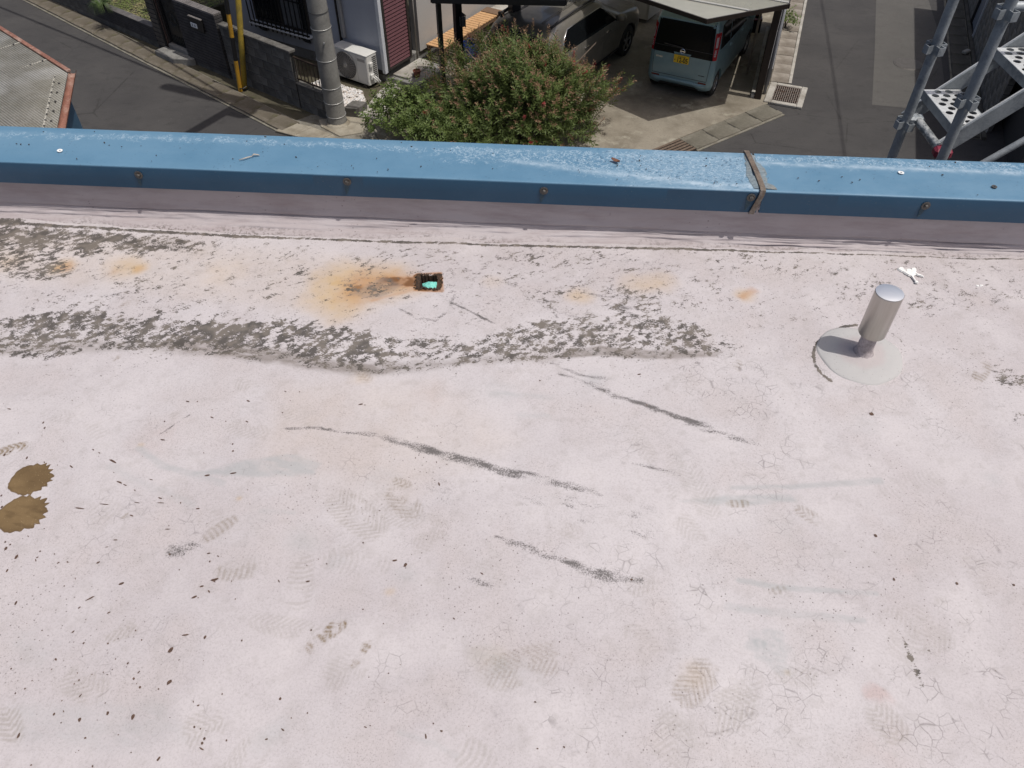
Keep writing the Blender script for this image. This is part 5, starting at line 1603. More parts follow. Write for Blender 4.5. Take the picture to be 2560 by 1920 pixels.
# dark hedge bank further up the street
hw = thing('retaining_wall', 'dark mossy retaining wall further up the left street', 'wall', WALL_O, WALL_A)
block_wall(hw, 8.34, 12.0, 3, D=0.14, z0=0.16, mats=[BLK[1]])

# ---------------------------------------------------------------- utility pole with guy guards, crossarm and cables
PC = concrete('spun_concrete', (0.20, 0.195, 0.178), (0.27, 0.262, 0.24), (0.135, 0.130, 0.118), None, 1.6, 1.5, 0.35)
up = thing('utility_pole', 'tall round concrete utility pole at the street corner', 'pole', (-3.67, 15.19, 0.0))
g = G(); prof = [(0.0, 0.0), (0.198, 0.0)]
for k in range(1, 25): prof.append((0.198 - 0.045 * k / 24, 11.5 * k / 24))
prof.append((0.0, 11.5))
g.lathe(prof, n=40).build('shaft', PC, up, auto=50)
G().lathe([(0.205, 0.03), (0.205, 0.10), (0.24, 0.06), (0.27, 0.03)], n=36).build('collar', CORNER, up, smooth=True)
BAND = plain('pale_band_wire', (0.46, 0.46, 0.44), 0.4, 0.5)
SEAM = plain('dark_seam', (0.03, 0.03, 0.03), 0.7)
for z, mt in ((0.25, BAND), (0.55, BAND), (0.86, BAND), (1.42, BAND), (2.02, BAND), (2.32, SEAM)):
    r0 = 0.198 - 0.045 * z / 11.5 + 0.001
    gb_ = G()
    pts = [((r0 + 0.003) * math.cos(2 * math.pi * k / 40), (r0 + 0.003) * math.sin(2 * math.pi * k / 40), z + 0.012 * math.sin(k * 0.157)) for k in range(41)]
    gb_.tube(pts, 0.0055, 6, cap=False).build('band', mt, up, smooth=True)
GALV = plain('galvanised_fitting', (0.36, 0.37, 0.38), 0.45, 0.7)
G().tube([(0.05, -0.19, 1.78), (0.055, -0.235, 1.78)], 0.018, 10).build('step_bolt', GALV, up)
G().bar((-0.51, -1.47, 7.0), (0.40, 0.16, 7.0), 0.20, 0.12).build('crossarm', GALV, up)
G().lathe([(0.0, 6.1), (0.24, 6.1), (0.26, 6.2), (0.26, 6.8), (0.22, 6.9), (0.0, 6.92)], (0.15, -0.42, 0), 24).build('transformer', plain('transformer_grey', (0.3, 0.3, 0.3), 0.5), up, auto=40)
CAB = plain('cable_black', (0.015, 0.015, 0.016), 0.6)
def cable(a, b, sag, r, label):
    pts = []
    for k in range(25):
        t = k / 24; p = Vector(a).lerp(Vector(b), t); p.z -= sag * 4 * t * (1 - t); pts.append(p)
    o = G().tube(pts, r, 6).build('overhead_cable', CAB, smooth=True)
    return tag(o, label, 'cable', 'overhead cables from the utility pole')
for a, b, sg, r, lb in (((-3.67, 15.19, 9.0), (19.0, 8.5, 9.2), 0.5, 0.030, 'thick upper black cable running from the pole over the driveway'),
                        ((-3.5, 15.0, 8.2), (19.0, 7.6, 8.4), 0.6, 0.018, 'thin lower black cable running from the pole over the driveway'),
                        ((9.3, 10.0, 9.0), (13.6, 30.0, 9.0), 0.3, 0.018, 'black cable running along the right street'),
                        ((-3.67, 15.19, 7.6), (-16.0, 24.0, 7.4), 0.5, 0.035, 'upper black cable running from the pole along the left street'),
                        ((-3.67, 15.1, 6.6), (-15.0, 25.5, 5.6), 0.7, 0.030, 'lower sagging black cable running from the pole along the left street')):
    cable(a, b, sg, r, lb)

YEL = mottled('yellow_guard', (0.42, 0.29, 0.035), (0.50, 0.36, 0.06), 6, 0.5, fine=60, stain=(0.30, 0.23, 0.06), stain_scale=5, spec=0.5)
YEL2 = mottled('orange_guard', (0.42, 0.22, 0.02), (0.50, 0.28, 0.03), 8, 0.45, fine=60, stain=(0.3, 0.17, 0.03), stain_scale=5)
BLKP = plain('black_guard', (0.010, 0.010, 0.011), 0.45)
gb = (-6.10, 16.74)
yg = thing('yellow_pole_guard', 'faded yellow guard tube leaning beside the striped one', 'pole guard', (gb[0] + 0.10, gb[1] + 0.02, 0.0))
def lean(p, q, t): return tuple(p[i] + (q[i] - p[i]) * t for i in range(3))
p0, p1 = (0.0, 0.0, 0.08), (0.55, 0.05, 3.2)
G().tube([lean(p0, p1, 0), lean(p0, p1, 0.35), lean(p0, p1, 0.7), p1], [0.060, 0.062, 0.060, 0.058], 16).build('tube', YEL, yg, smooth=True)
bg = thing('striped_pole_guard', 'black and yellow striped guard tube at the foot of the block wall', 'pole guard', (gb[0], gb[1] - 0.02, 0.0))
p0, p1 = (0.0, 0.0, 0.0), (0.30, 0.02, 3.0)
segs = [(0.0, 0.235, YEL2), (0.2352, 0.40, BLKP), (0.4002, 0.56, YEL2), (0.5602, 0.9, BLKP)]
for i, (a, b, mt) in enumerate(segs):
    r_ = 0.046 if i % 2 == 0 else 0.047
    G().tube([lean(p0, p1, a), lean(p0, p1, b)], r_, 14).build('stripe', mt, bg, smooth=False)
G().tube([(0.012, -0.05, 0.09), (0.1, -0.06, 0.10), (0.16, 0.0, 0.12)], 0.012, 6).build('tie', BLKP, bg)

# ---------------------------------------------------------------- house; local x runs along the street-side wall to the left, local y out of that wall
HO = (-2.85, 17.06, 0.0)
HA = R(148.5)
SIDING = plain('grey_blue_siding', (0.33, 0.35, 0.40), 0.6, var=0.05, scale=3)
SIDING2 = mottled('beige_siding', (0.36, 0.345, 0.325), (0.40, 0.385, 0.365), 1.2, 0.7, fine=50, fine_amt=0.08, bump=0.1)
FOUND = concrete('foundation', (0.19, 0.185, 0.175), (0.25, 0.245, 0.23), (0.12, 0.115, 0.105), None, 3, 3)
DKTRIM = plain('dark_brown_trim', (0.028, 0.024, 0.022), 0.45)
LTRIM = plain('pale_trim', (0.55, 0.57, 0.60), 0.45, var=0.04)
house = thing('house', 'grey sided house with barred window, maroon shutter and beige side wall', 'house', HO, HA)
# local frame: street wall along +x at y=0 facing +y; right wall runs along -y at x=0 facing -x
G().bx(0.0, 4.72, -0.20, -0.004, 0.30, 5.6).build('street_wall', SIDING, house)
G().bx(0.02, 4.70, -0.18, -0.03, 0.0, 0.298).build('foundation', FOUND, house)
G().bx(0.004, 0.20, -1.00, -0.202, 0.30, 5.6).build('side_wall', DKTRIM, house)
G().bx(0.03, 0.18, -7.0, -0.182, 0.0, 0.298).build('foundation', FOUND, house)
G().bx(-0.02, 0.20, -7.0, -1.30, 0.30, 5.6).build('side_wall', SIDING2, house)
G().bx(4.50, 4.716, -5.0, -0.205, 0.0, 5.6).build('side_wall', SIDING, house)
for k, x in enumerate((1.62, 3.05)):
    G().bx(x - 0.006, x + 0.006, -0.0035, 0.002, 0.3, 5.6).build('panel_joint', plain('joint_%d' % k, (0.16, 0.17, 0.19), 0.7), house)
G().bx(-0.035, 0.055, -0.07, 0.03, 0.26, 5.6).build('corner_trim', LTRIM, house, bev=0.006)
G().bx(-0.01, 1.0, -0.1, 0.012, 0.22, 0.31).build('drip_trim', DKTRIM, house)
G().bx(1.0, 1.10, 0.001, 0.085, 0.85, 5.6).build('downpipe', plain('grey_pipe', (0.25, 0.245, 0.245), 0.5), house, bev=0.02)
G().bx(1.14, 1.18, 0.001, 0.05, 0.75, 5.6).build('downpipe_shadow_strip', DKTRIM, house)  # solid dark strip stands in for the shade beside the downpipe
# shutter on the right-hand wall: a stack of maroon slats in a dark frame
SHUT = plain('maroon_shutter', (0.155, 0.070, 0.080), 0.5, var=0.1)
sh = G().bx(-0.004, 0.003, -0.90, -0.14, 0.33, 2.30).build('window_shutter', plain('maroon_backing', (0.05, 0.02, 0.024), 0.6), house)
for k in range(25):
    z = 0.335 + k * 0.078
    G().add([(-0.006, -0.90, z), (-0.006, -0.14, z), (-0.030, -0.14, z + 0.012), (-0.030, -0.90, z + 0.012), (-0.022, -0.14, z + 0.066), (-0.022, -0.90, z + 0.066), (-0.006, -0.14, z + 0.066), (-0.006, -0.90, z + 0.066)], [(0, 1, 2, 3), (3, 2, 4, 5), (5, 4, 6, 7), (0, 3, 5, 7), (1, 6, 4, 2)]).build('shutter_slat', SHUT, sh)
for (y0, y1, z0, z1) in ((-0.14, -0.075, 0.29, 2.4), (-0.965, -0.90, 0.29, 2.4), (-0.90, -0.14, 0.29, 0.33)):
    G().bx(-0.045, 0.003, y0, y1, z0, z1).build('frame', DKTRIM, sh)
# barred window on the street wall
win = G().bx(2.12, 3.72, -0.003, 0.03, 0.78, 2.15).build('window', plain('dark_glass', (0.012, 0.014, 0.017), 0.12, var=0.1), house)
for (x0, x1, z0, z1) in ((2.06, 2.118, 0.72, 2.2), (3.722, 3.78, 0.72, 2.2), (2.118, 3.722, 0.72, 0.778), (2.88, 2.95, 0.78, 2.15)):
    G().bx(x0, x1, -0.002, 0.055, z0, z1).build('frame', DKTRIM, win)
G().bx(2.30, 2.86, 0.031, 0.04, 0.78, 2.15).build('blind', plain('curtain_grey', (0.12, 0.125, 0.13), 0.8), win)
gr = G().bx(2.0, 3.86, 0.155, 0.18, 0.70, 0.73).build('window_grille', BLKM, house)
for z in (1.4,):
    G().bx(2.0, 3.86, 0.156, 0.179, z, z + 0.03).build('rail', BLKM, gr)
for k in range(14):
    x = 2.03 + k * 0.138
    G().bx(x - 0.011, x + 0.011, 0.181, 0.203, 0.60, 2.3).build('bar', BLKM, gr)
for x in (2.25, 3.62):
    G().add([(x - .09, 0.0, .62), (x + .09, 0.0, .62), (x + .09, 0.0, .46), (x - .09, 0.0, .46), (x - .09, .15, .62), (x + .09, .15, .62)], [(0, 1, 5, 4), (3, 2, 1, 0), (4, 5, 2, 3), (0, 4, 3), (1, 2, 5)]).build('bracket', BLKM, gr)
G().bx(1.98, 3.88, 0.02, 0.205, 0.665, 0.69).build('sill', LTRIM, win)
# eaves above, out of frame but shading the wall
G().bx(-0.45, 5.1, -4.0, 0.42, 5.6, 5.75).build('eaves', DKTRIM, house)
# second floor overhang that keeps the street wall in shade
G().bx(-0.02, 4.73, 0.0, 0.5, 2.75, 2.85).build('canopy', DKTRIM, house)

# ---------------------------------------------------------------- air conditioner
WHT = plain('ac_cream', (0.58, 0.575, 0.545), 0.45, var=0.04, scale=6)
ACM = plain('ac_grille', (0.30, 0.29, 0.275), 0.5)
AL = math.atan2(-0.565, 0.803)
acf = Vector((-3.181, 16.722, 0.0))
au = Vector((math.cos(AL), math.sin(AL), 0)); av = Vector((-math.sin(AL), math.cos(AL), 0))
aw, ad, ah = 1.02, 0.33, 0.70
acl = acf - au * aw
ac = thing('air_conditioner', 'cream outdoor air conditioner unit beside the house corner', 'air conditioner', (acl.x, acl.y, 0.07), AL)
# local: x 0..aw left to right seen from the front, y 0 front .. ad back
gq_ = G().bx(0, aw, 0.0, ad, 0.05, ah)
gq_.build('casing', WHT, ac, bev=0.018)
G().bx(-0.008, aw + 0.008, -0.008, ad + 0.008, ah + 0.001, ah + 0.022).build('lid', WHT, ac, bev=0.008)
G().bx(0.70, 0.705, -0.003, 0.0, 0.08, ah - 0.03).build('panel_joint', ACM, ac)
G().bx(0.74, 0.96, -0.004, 0.0, 0.56, 0.62).build('badge_recess', ACM, ac)
fc = (0.37, -0.002, 0.375)
fan = G().lathe([(0.0, 0.0), (0.295, 0.0), (0.30, -0.006), (0.30, -0.014)], fc, 40, 'y').build('fan_recess', plain('fan_dark', (0.05, 0.048, 0.046), 0.7), ac)
gq_ = G()
for k in range(1, 12):
    r_ = 0.06 + k * 0.0215
    pts = [(fc[0] + r_ * math.cos(2 * math.pi * i / 36), -0.022, fc[2] + r_ * math.sin(2 * math.pi * i / 36)) for i in range(37)]
    gq_.tube(pts, 0.0032, 5, cap=False)
gq_.build('grille_rings', ACM, fan, smooth=True)
gq_ = G()
for k in range(28):
    a = 2 * math.pi * k / 28
    gq_.bar((fc[0] + 0.05 * math.cos(a), -0.027, fc[2] + 0.05 * math.sin(a)), (fc[0] + 0.298 * math.cos(a + .22), -0.020, fc[2] + 0.298 * math.sin(a + .22)), 0.005, 0.005, (0, 1, 0))
gq_.build('grille_spokes', ACM, fan)
G().lathe([(0.0, -0.034), (0.045, -0.034), (0.058, -0.028), (0.058, -0.018)], fc, 24, 'y').build('hub', ACM, fan, smooth=True)
for k in range(12):
    z = 0.16 + k * 0.042
    G().bx(aw + 0.0, aw + 0.003, 0.17, 0.30, z, z + 0.024).build('side_slot', plain('slot_dark', (0.02, 0.02, 0.02), 0.8) if k == 0 else bpy.data.materials['slot_dark'], ac)
G().bx(aw, aw + 0.05, 0.05, 0.15, 0.46, 0.56).build('handle', WHT, ac, bev=0.012)
G().bx(aw, aw + 0.045, 0.05, 0.16, 0.18, 0.30).build('valve_cover', WHT, ac, bev=0.012)
for dy in (0.10, 0.16):
    G().tube([(aw + 0.04, dy, 0.24), (aw + 0.09, dy + 0.02, 0.20), (aw + 0.09, dy + 0.10, 0.10), (aw + 0.05, dy + 0.16, 0.02), (aw + .02, dy + .2, .0)], 0.016, 8).build('pipe', WHT, ac, smooth=True)
for x in (0.12, 0.88):
    G().bx(x - 0.05, x + 0.05, -0.02, ad + 0.02, -0.05, 0.045).build('foot', DKTRIM, ac)

# ---------------------------------------------------------------- pale gravel bed
peb = bpy.data.meshes.new('pebble')
gg = G()
gravel_poly = [(-4.75, 16.75), (-4.35, 17.2), (-3.35, 16.62), (-3.2, 16.1), (-3.45, 15.62), (-4.15, 15.8)]
def in_poly(x, y, poly):
    c = False; n = len(poly)
    for i in range(n):
        a, b = poly[i], poly[(i + 1) % n]
        if (a[1] > y) != (b[1] > y) and x < (b[0] - a[0]) * (y - a[1]) / (b[1] - a[1]) + a[0]: c = not c
    return c
cnt = 0
while cnt < 3200:
    x, y = rng.uniform(-4.8, -3.1), rng.uniform(15.6, 17.3)
    if not in_poly(x, y, gravel_poly): continue
    cnt += 1
    r_ = rng.uniform(.012, .026)
    a = rng.random() * 3.14
    e1 = (math.cos(a) * r_ * 1.3, math.sin(a) * r_ * 1.3); e2 = (-math.sin(a) * r_ * .9, math.cos(a) * r_ * .9)
    z = 0.06 + rng.uniform(0, .02); h = r_ * .7
    gg.add([(x - e1[0], y - e1[1], z), (x - e2[0], y - e2[1], z), (x + e1[0], y + e1[1], z), (x + e2[0], y + e2[1], z), (x + e1[0] * .2, y + e1[1] * .2, z + h)], [(0, 1, 4), (1, 2, 4), (2, 3, 4), (3, 0, 4)])
gm = M('pale_gravel', 0.7, 0, (0.5, 0.5, 0.5), 0.4)
gv = gm.vor(26, 'F1', None, 'Color')
sp_ = gm.n('ShaderNodeSeparateColor'); gm.l(gv, sp_.inputs[0])
gm.color(gm.mix(sp_.outputs[0], gm.mix(sp_.outputs[1], (0.60, 0.58, 0.54), (0.42, 0.33, 0.26)), (0.66, 0.66, 0.66)))
go = gg.build('gravel_bed', gm.mat)
struct(go, 'white and tan gravel bed below the air conditioner', 'stuff')
# low mortar block and slab right of the pole
sb = G().prism([(-3.56, 15.49), (-3.28, 15.43), (-3.10, 15.75), (-3.42, 15.82)], 0.0, 0.24).build('kerb_block', CAPM, bev=0.012)
tag(sb, 'short grey concrete block right of the utility pole', 'block')
sl2 = G().prism([(-3.27, 15.42), (-2.75, 15.25), (-2.45, 16.9), (-2.75, 17.02), (-2.95, 16.6)], 0.0, 0.09).build('side_slab', KERB, bev=0.01)
tag(sl2, 'pale concrete slab between gravel bed and green shrub', 'slab')

# ---------------------------------------------------------------- steps, bench, railing by the house side
VA = R(58.5)
vx, vy = math.cos(VA), math.sin(VA)
def hp(s, off):       # s along the side wall, off to the right of it
    return (HO[0] + vx * s + vy * off, HO[1] + vy * s - vx * off)
stp = thing('side_step', 'grey concrete side step under the maroon shutter', 'step', (*hp(0.55, 0.45), 0.0), VA)
G().bx(-0.55, 0.60, -0.42, 0.30, 0.0, 0.20).build('tread', FOUND, stp, bev=0.012)
G().bx(-0.45, 0.55, -0.10, 0.32, 0.201, 0.25).build('upper_tread', KERB, stp, bev=0.01)
WOOD = mottled('warm_decking', (0.42, 0.245, 0.115), (0.50, 0.305, 0.155), 8, 0.55, fine=60, fine_amt=0.12, bump=0.15)
WOODD = plain('bench_frame_brown', (0.14, 0.085, 0.05), 0.6)
bn = thing('wooden_bench', 'slatted orange brown wooden bench along the beige house wall', 'bench', (*hp(1.42, 0.10), 0.0), VA)
# local x along the wall, local -y away from it
BL, BW_ = 2.35, 0.50
for k in range(19):
    x = 0.01 + k * (BL / 19)
    G().bx(x, x + BL / 19 - 0.018, -BW_, 0.0, 0.415, 0.445).build('slat', WOOD, bn, bev=0.004)
for y in (-BW_ + 0.01, -0.05):
    G().bx(0.02, BL - 0.02, y, y + 0.04, 0.34, 0.413).build('rail', WOODD, bn)
for x in (0.05, 1.15, 2.2):
    for y in (-BW_ + 0.012, -0.048):
        G().bx(x, x + 0.07, y, y + 0.036, 0.0, 0.339).build('leg', WOODD, bn)
G().bx(BL + 0.001, BL + 0.30, -BW_ - 0.02, 0.0, 0.30, 0.46).build('end_box', WOODD, bn, bev=0.006)
# white landing
ld = thing('entrance_landing', 'pale tiled entrance landing beyond the wooden bench', 'step', (*hp(3.9, 0.15), 0.0), VA)
G().bx(0.0, 1.6, -1.1, -0.05, 0.0, 0.45).build('platform', KERB, ld, bev=0.012)
G().bx(-0.35, -0.005, -1.1, -0.62, 0.0, 0.28).build('tread', KERB, ld, bev=0.012)
G().bx(-0.75, -0.36, -1.1, -0.62, 0.0, 0.14).build('tread', KERB, ld, bev=0.012)
# blue crate under the bench
BLUE = plain('blue_plastic', (0.012, 0.03, 0.14), 0.45)
cr_ = thing('blue_crate', 'dark blue plastic crate standing in front of the wooden bench', 'crate', (*hp(2.15, 0.82), 0.03), VA)
for (x0, x1, y0, y1) in ((-0.25, 0.25, -0.17, -0.155), (-0.25, 0.25, 0.155, 0.17), (-0.25, -0.235, -0.154, 0.154), (0.235, 0.25, -0.154, 0.154)):
    for z in (0.02, 0.11, 0.20, 0.28):
        G().bx(x0, x1, y0, y1, z, z + 0.06).build('side_band', BLUE, cr_)
    G().bx((x0 + x1) / 2 - 0.02 if x1 - x0 > 0.1 else x0 + 0.002, (x0 + x1) / 2 + 0.02 if x1 - x0 > 0.1 else x1 - 0.002, (y0 + y1) / 2 - 0.02 if y1 - y0 > 0.1 else y0 + 0.002, (y0 + y1) / 2 + 0.02 if y1 - y0 > 0.1 else y1 - 0.002, 0.02, 0.33).build('rib', BLUE, cr_)
G().bx(-0.234, 0.234, -0.154, 0.154, 0.0, 0.02).build('floor', BLUE, cr_)
# handrail fence of the entrance
fr = thing('entrance_railing', 'black baluster railing along the entrance steps behind the bush', 'railing', (*hp(2.6, 1.42), 0.0), VA)
G().bx(0.0, 2.4, -0.03, 0.03, 0.98, 1.03).build('top_rail', BLKM, fr)
G().bx(0.0, 2.4, -0.02, 0.02, 0.12, 0.15).build('bottom_rail', BLKM, fr)
for k in range(17):
    x = 0.03 + k * 0.145
    G().bx(x - .012, x + .012, -.012, .012, 0.151, 0.979).build('baluster', BLKM, fr)
for x in (0.0, 2.4):
    G().bx(x - .03, x + .03, -.031, .031, 0.0, 1.06).build('post', BLKM, fr)
# porch roof on black posts
pr_ = thing('porch_roof', 'flat dark porch roof on black posts in front of the beige wall', 'porch', (0, 0, 0))
PROOF = mottled('dark_roof_sheet', (0.045, 0.048, 0.055), (0.062, 0.066, 0.075), 2, 0.4, fine=30, fine_amt=0.1)
ppoly = [(-1.55, 15.66), (1.02, 15.52), (1.25, 16.9), (0.0, 17.1), (-1.35, 17.15)]
G().prism(ppoly, 2.36, 2.40).build('roof_sheet', PROOF, pr_)
for a, b in ((0, 1), (1, 2), (4, 0)):
    A_, B_ = ppoly[a], ppoly[b]
    G().bar((A_[0], A_[1], 2.335), (B_[0], B_[1], 2.335), 0.06, 0.11).build('fascia', BLKM, pr_)
for (x, y, w_) in ((-1.44, 15.76, 0.085), (-1.16, 17.0, 0.15), (0.05, 16.9, 0.20), (0.95, 15.75, 0.085)):
    if x > 0.5: continue
    G().box((x, y, 1.14), (w_, w_, 2.27), R(28)).build('post', BLKM, pr_)
ln_ = thing('porch_lantern', 'small dark wall lantern on the thick porch post', 'lantern', (-1.06, 16.93, 1.35), R(28))
G().bx(-.05, .05, -.05, .05, 0.0, 0.20).build('glass', plain('lantern_glass', (0.10, 0.105, 0.11), 0.3), ln_)
for (x, y) in ((-.05, -.05), (.05, -.05), (-.05, .05), (.05, .05)):
    G().bx(x - .007, x + .007, y - .007, y + .007, -0.02, 0.23).build('bar', BLKM, ln_)
G().add([(-.07, -.07, .231), (.07, -.07, .231), (.07, .07, .231), (-.07, .07, .231), (0, 0, .29)], [(3, 2, 1, 0), (0, 1, 4), (1, 2, 4), (2, 3, 4), (3, 0, 4)]).build('hood', BLKM, ln_)
# thin conduit on the house side
cd = G().tube([(*hp(1.12, 0.06), 0.1), (*hp(1.12, 0.06), 3.0)], 0.02, 8).build('drain_conduit', plain('beige_conduit', (0.34, 0.32, 0.29), 0.5), smooth=True)
tag(cd, 'thin beige drain pipe between maroon shutter and beige wall', 'pipe')
# white storage cabinet between the cars
sc_ = thing('storage_cabinet', 'off white steel storage cabinet standing on blocks between the cars', 'cabinet', (3.42, 20.55, 0.0), R(-32))
SCM = plain('cabinet_white', (0.46, 0.455, 0.43), 0.45, var=0.05)
G().bx(-1.0, 0.10, -0.02, 0.75, 0.12, 1.75).build('body', SCM, sc_, bev=0.01)
G().bx(-1.0, -0.46, -0.035, -0.021, 0.20, 1.68).build('door', SCM, sc_, bev=0.004)
G().bx(-0.44, 0.06, -0.035, -0.021, 0.20, 1.68).build('door', SCM, sc_, bev=0.004)
for x in (-0.85, -0.05):
    G().bx(x - 0.1, x + 0.1, 0.0, 0.16, 0.0, 0.118).build('support_block', CAPM, sc_)

# ---------------------------------------------------------------- vehicles
class CarShape:
    """stack of rounded plan outlines; local x right, y forward from the rear, z up"""
    def __init__(s, levels):
        s.L = np.array(levels, float)

    def at(s, z):
        return [float(np.interp(z, s.L[:, 0], s.L[:, k])) for k in range(1, 6)]

    def outline(s, row):
        hw, yr, yf, rr, rf = row
        rr = min(rr, hw * 0.95); rf = min(rf, hw * 0.95)
        pts = []
        for k in range(6): pts.append(((hw - rr) * k / 6, yr))
        for k in range(9):
            a = -math.pi / 2 + math.pi / 2 * k / 8
            pts.append((hw - rr + rr * math.cos(a), yr + rr + rr * math.sin(a)))
        for k in range(1, 40):
            pts.append((hw, yr + rr + (yf - rf - yr - rr) * k / 40))
        for k in range(9):
            a = math.pi / 2 * k / 8
            pts.append((hw - rf + rf * math.cos(a), yf - rf + rf * math.sin(a)))
        for k in range(1, 6): pts.append(((hw - rf) * (1 - k / 6), yf))
        pts.append((0.0, yf))
        return pts + [(-x, y) for (x, y) in reversed(pts[1:-1])]

    def body(s):
        zs = []
        for a, b in zip(s.L[:-1, 0], s.L[1:, 0]):
            n = max(1, int((b - a) / 0.06))
            zs += [a + (b - a) * k / n for k in range(n)]
        zs.append(s.L[-1, 0])
        g = G(); n = None
        for z in zs:
            ol = s.outline(s.at(z)); n = len(ol)
            g.v += [(x, y, z) for x, y in ol]
        for i in range(len(zs) - 1):
            for k in range(n):
                g.f.append((i * n + k, i * n + (k + 1) % n, (i + 1) * n + (k + 1) % n, (i + 1) * n + k))
        g.f.append(tuple(range(n - 1, -1, -1)))
        g.f.append(tuple((len(zs) - 1) * n + k for k in range(n)))
        return g

    def xs(s, y, z):
        hw, yr, yf, rr, rf = s.at(z)
        if y < yr + rr: return hw - rr + math.sqrt(max(0, rr * rr - (yr + rr - y) ** 2))
        if y > yf - rf: return hw - rf + math.sqrt(max(0, rf * rf - (y - yf + rf) ** 2))
        return hw

    def yr(s, x, z):
        hw, yr, yf, rr, rf = s.at(z)
        d = abs(x) - (hw - rr)
        return yr if d <= 0 else yr + rr - math.sqrt(max(0, rr * rr - d * d))

    def yf(s, x, z):
        hw, yr, yf, rr, rf = s.at(z)
        d = abs(x) - (hw - rf)
        return yf if d <= 0 else yf - rf + math.sqrt(max(0, rf * rf - d * d))

    def patch(s, where, quad, off=0.005, n=10, m=8, thick=0.006):
        """panel lying on the body; quad gives corner coordinates (a, z): bottom-left, bottom-right, top-right, top-left"""
        g = G(); pts = []
        for j in range(m + 1):
            for i in range(n + 1):
                u, v = i / n, j / m
                a = (quad[0][0] * (1 - u) + quad[1][0] * u) * (1 - v) + (quad[3][0] * (1 - u) + quad[2][0] * u) * v
                z = (quad[0][1] * (1 - u) + quad[1][1] * u) * (1 - v) + (quad[3][1] * (1 - u) + quad[2][1] * u) * v
                if where == 'R': p = (s.xs(a, z) + off, a, z)
                elif where == 'L': p = (-s.xs(a, z) - off, a, z)
                elif where == 'B': p = (a, s.yr(a, z) - off, z)
                else: p = (a, s.yf(a, z) + off, z)
                pts.append(p)
        inner = {'R': (-thick, 0, 0), 'L': (thick, 0, 0), 'B': (0, thick, 0), 'F': (0, -thick, 0)}[where]
        N_ = len(pts)
        g.v = pts + [(p[0] + inner[0], p[1] + inner[1], p[2] + inner[2]) for p in pts]
        w = n + 1
        flip = where in ('L', 'F')
        for j in range(m):
            for i in range(n):
                f = (j * w + i, j * w + i + 1, (j + 1) * w + i + 1, (j + 1) * w + i)
                g.f.append(f[::-1] if flip else f)
        edge = [i for i in range(w)] + [j * w + n for j in range(1, m + 1)] + [m * w + i for i in range(n - 1, -1, -1)] + [j * w for j in range(m - 1, 0, -1)]
        for k in range(len(edge)):
            a, b = edge[k], edge[(k + 1) % len(edge)]
            f = (b, a, a + N_, b + N_)
            g.f.append(f[::-1] if flip else f)
        return g


def cut_body(o, cyls):
    """real wheel openings"""
    cutters = []
    for (y, z, r, x0, x1) in cyls:
        c = G().lathe([(0.0, x0), (r, x0), (r, x1), (0.0, x1)], (0, y, z), 36, 'x')
        me = bpy.data.meshes.new('cut'); me.from_pydata(c.v, [], c.f); me.validate()
        bm = bmesh.new(); bm.from_mesh(me); bmesh.ops.remove_doubles(bm, verts=bm.verts, dist=1e-5); bmesh.ops.recalc_face_normals(bm, faces=bm.faces); bm.to_mesh(me); bm.free()
        co = bpy.data.objects.new('cut', me); COL.objects.link(co)
        co.parent = o.parent
        md = o.modifiers.new('arch', 'BOOLEAN'); md.object = co; md.operation = 'DIFFERENCE'; md.solver = 'EXACT'
        cutters.append(co)
    bpy.context.view_layer.update()
    dg = bpy.context.evaluated_depsgraph_get()
    me = bpy.data.meshes.new_from_object(o.evaluated_get(dg))
    o.modifiers.clear()
    o.data = me
    me.polygons.foreach_set('use_smooth', [True] * len(me.polygons))
    me.set_sharp_from_angle(angle=R(32))
    for c in cutters: bpy.data.objects.remove(c)

TYRE = plain('tyre_rubber', (0.014, 0.014, 0.014), 0.8)
RIM = plain('alloy_rim', (0.42, 0.42, 0.43), 0.3, 0.8)
RIMD = plain('rim_dark', (0.02, 0.02, 0.021), 0.5)
GLASS = M('tinted_glass', 0.08, 0, (0.006, 0.007, 0.008), 0.28).mat
def wheel(root, x, y, r, w, side, spokes):
    wh = G().lathe([(r * 0.62, -w / 2), (r * 0.9, -w / 2), (r * 0.985, -w / 2 + 0.02), (r, -w / 2 + 0.045), (r, w / 2 - 0.045), (r * 0.985, w / 2 - 0.02), (r * 0.9, w / 2), (r * 0.62, w / 2)], (x, y, r), 40, 'x').build('wheel', TYRE, root, auto=50)
    xo = x + side * (w / 2 - 0.02)
    G().lathe([(0.0, -0.01), (r * 0.64, -0.01), (r * 0.64, 0.005), (0.0, 0.005)], (xo - side * 0.03, y, r), 32, 'x').build('rim_dish', RIMD, wh)
    g = G()
    pts = [(xo, y + r * 0.645 * math.cos(2 * math.pi * k / 32), r + r * 0.645 * math.sin(2 * math.pi * k / 32)) for k in range(33)]
    g.tube(pts, 0.012, 6, cap=False)
    for k in range(spokes):
        for d in (-0.13, 0.13):
            a = 2 * math.pi * k / spokes + 0.2
            g.bar((xo - side * 0.004, y + r * 0.1 * math.cos(a), r + r * 0.1 * math.sin(a)), (xo + side * 0.002, y + r * 0.63 * math.cos(a + d), r + r * 0.63 * math.sin(a + d)), 0.028, 0.016, (side, 0, 0))
    g.lathe([(0.0, -0.012), (r * 0.16, -0.012), (r * 0.16, 0.012), (0.0, 0.012)], (xo, y, r), 20, 'x')
    g.build('rim', RIM, wh)
    return wh

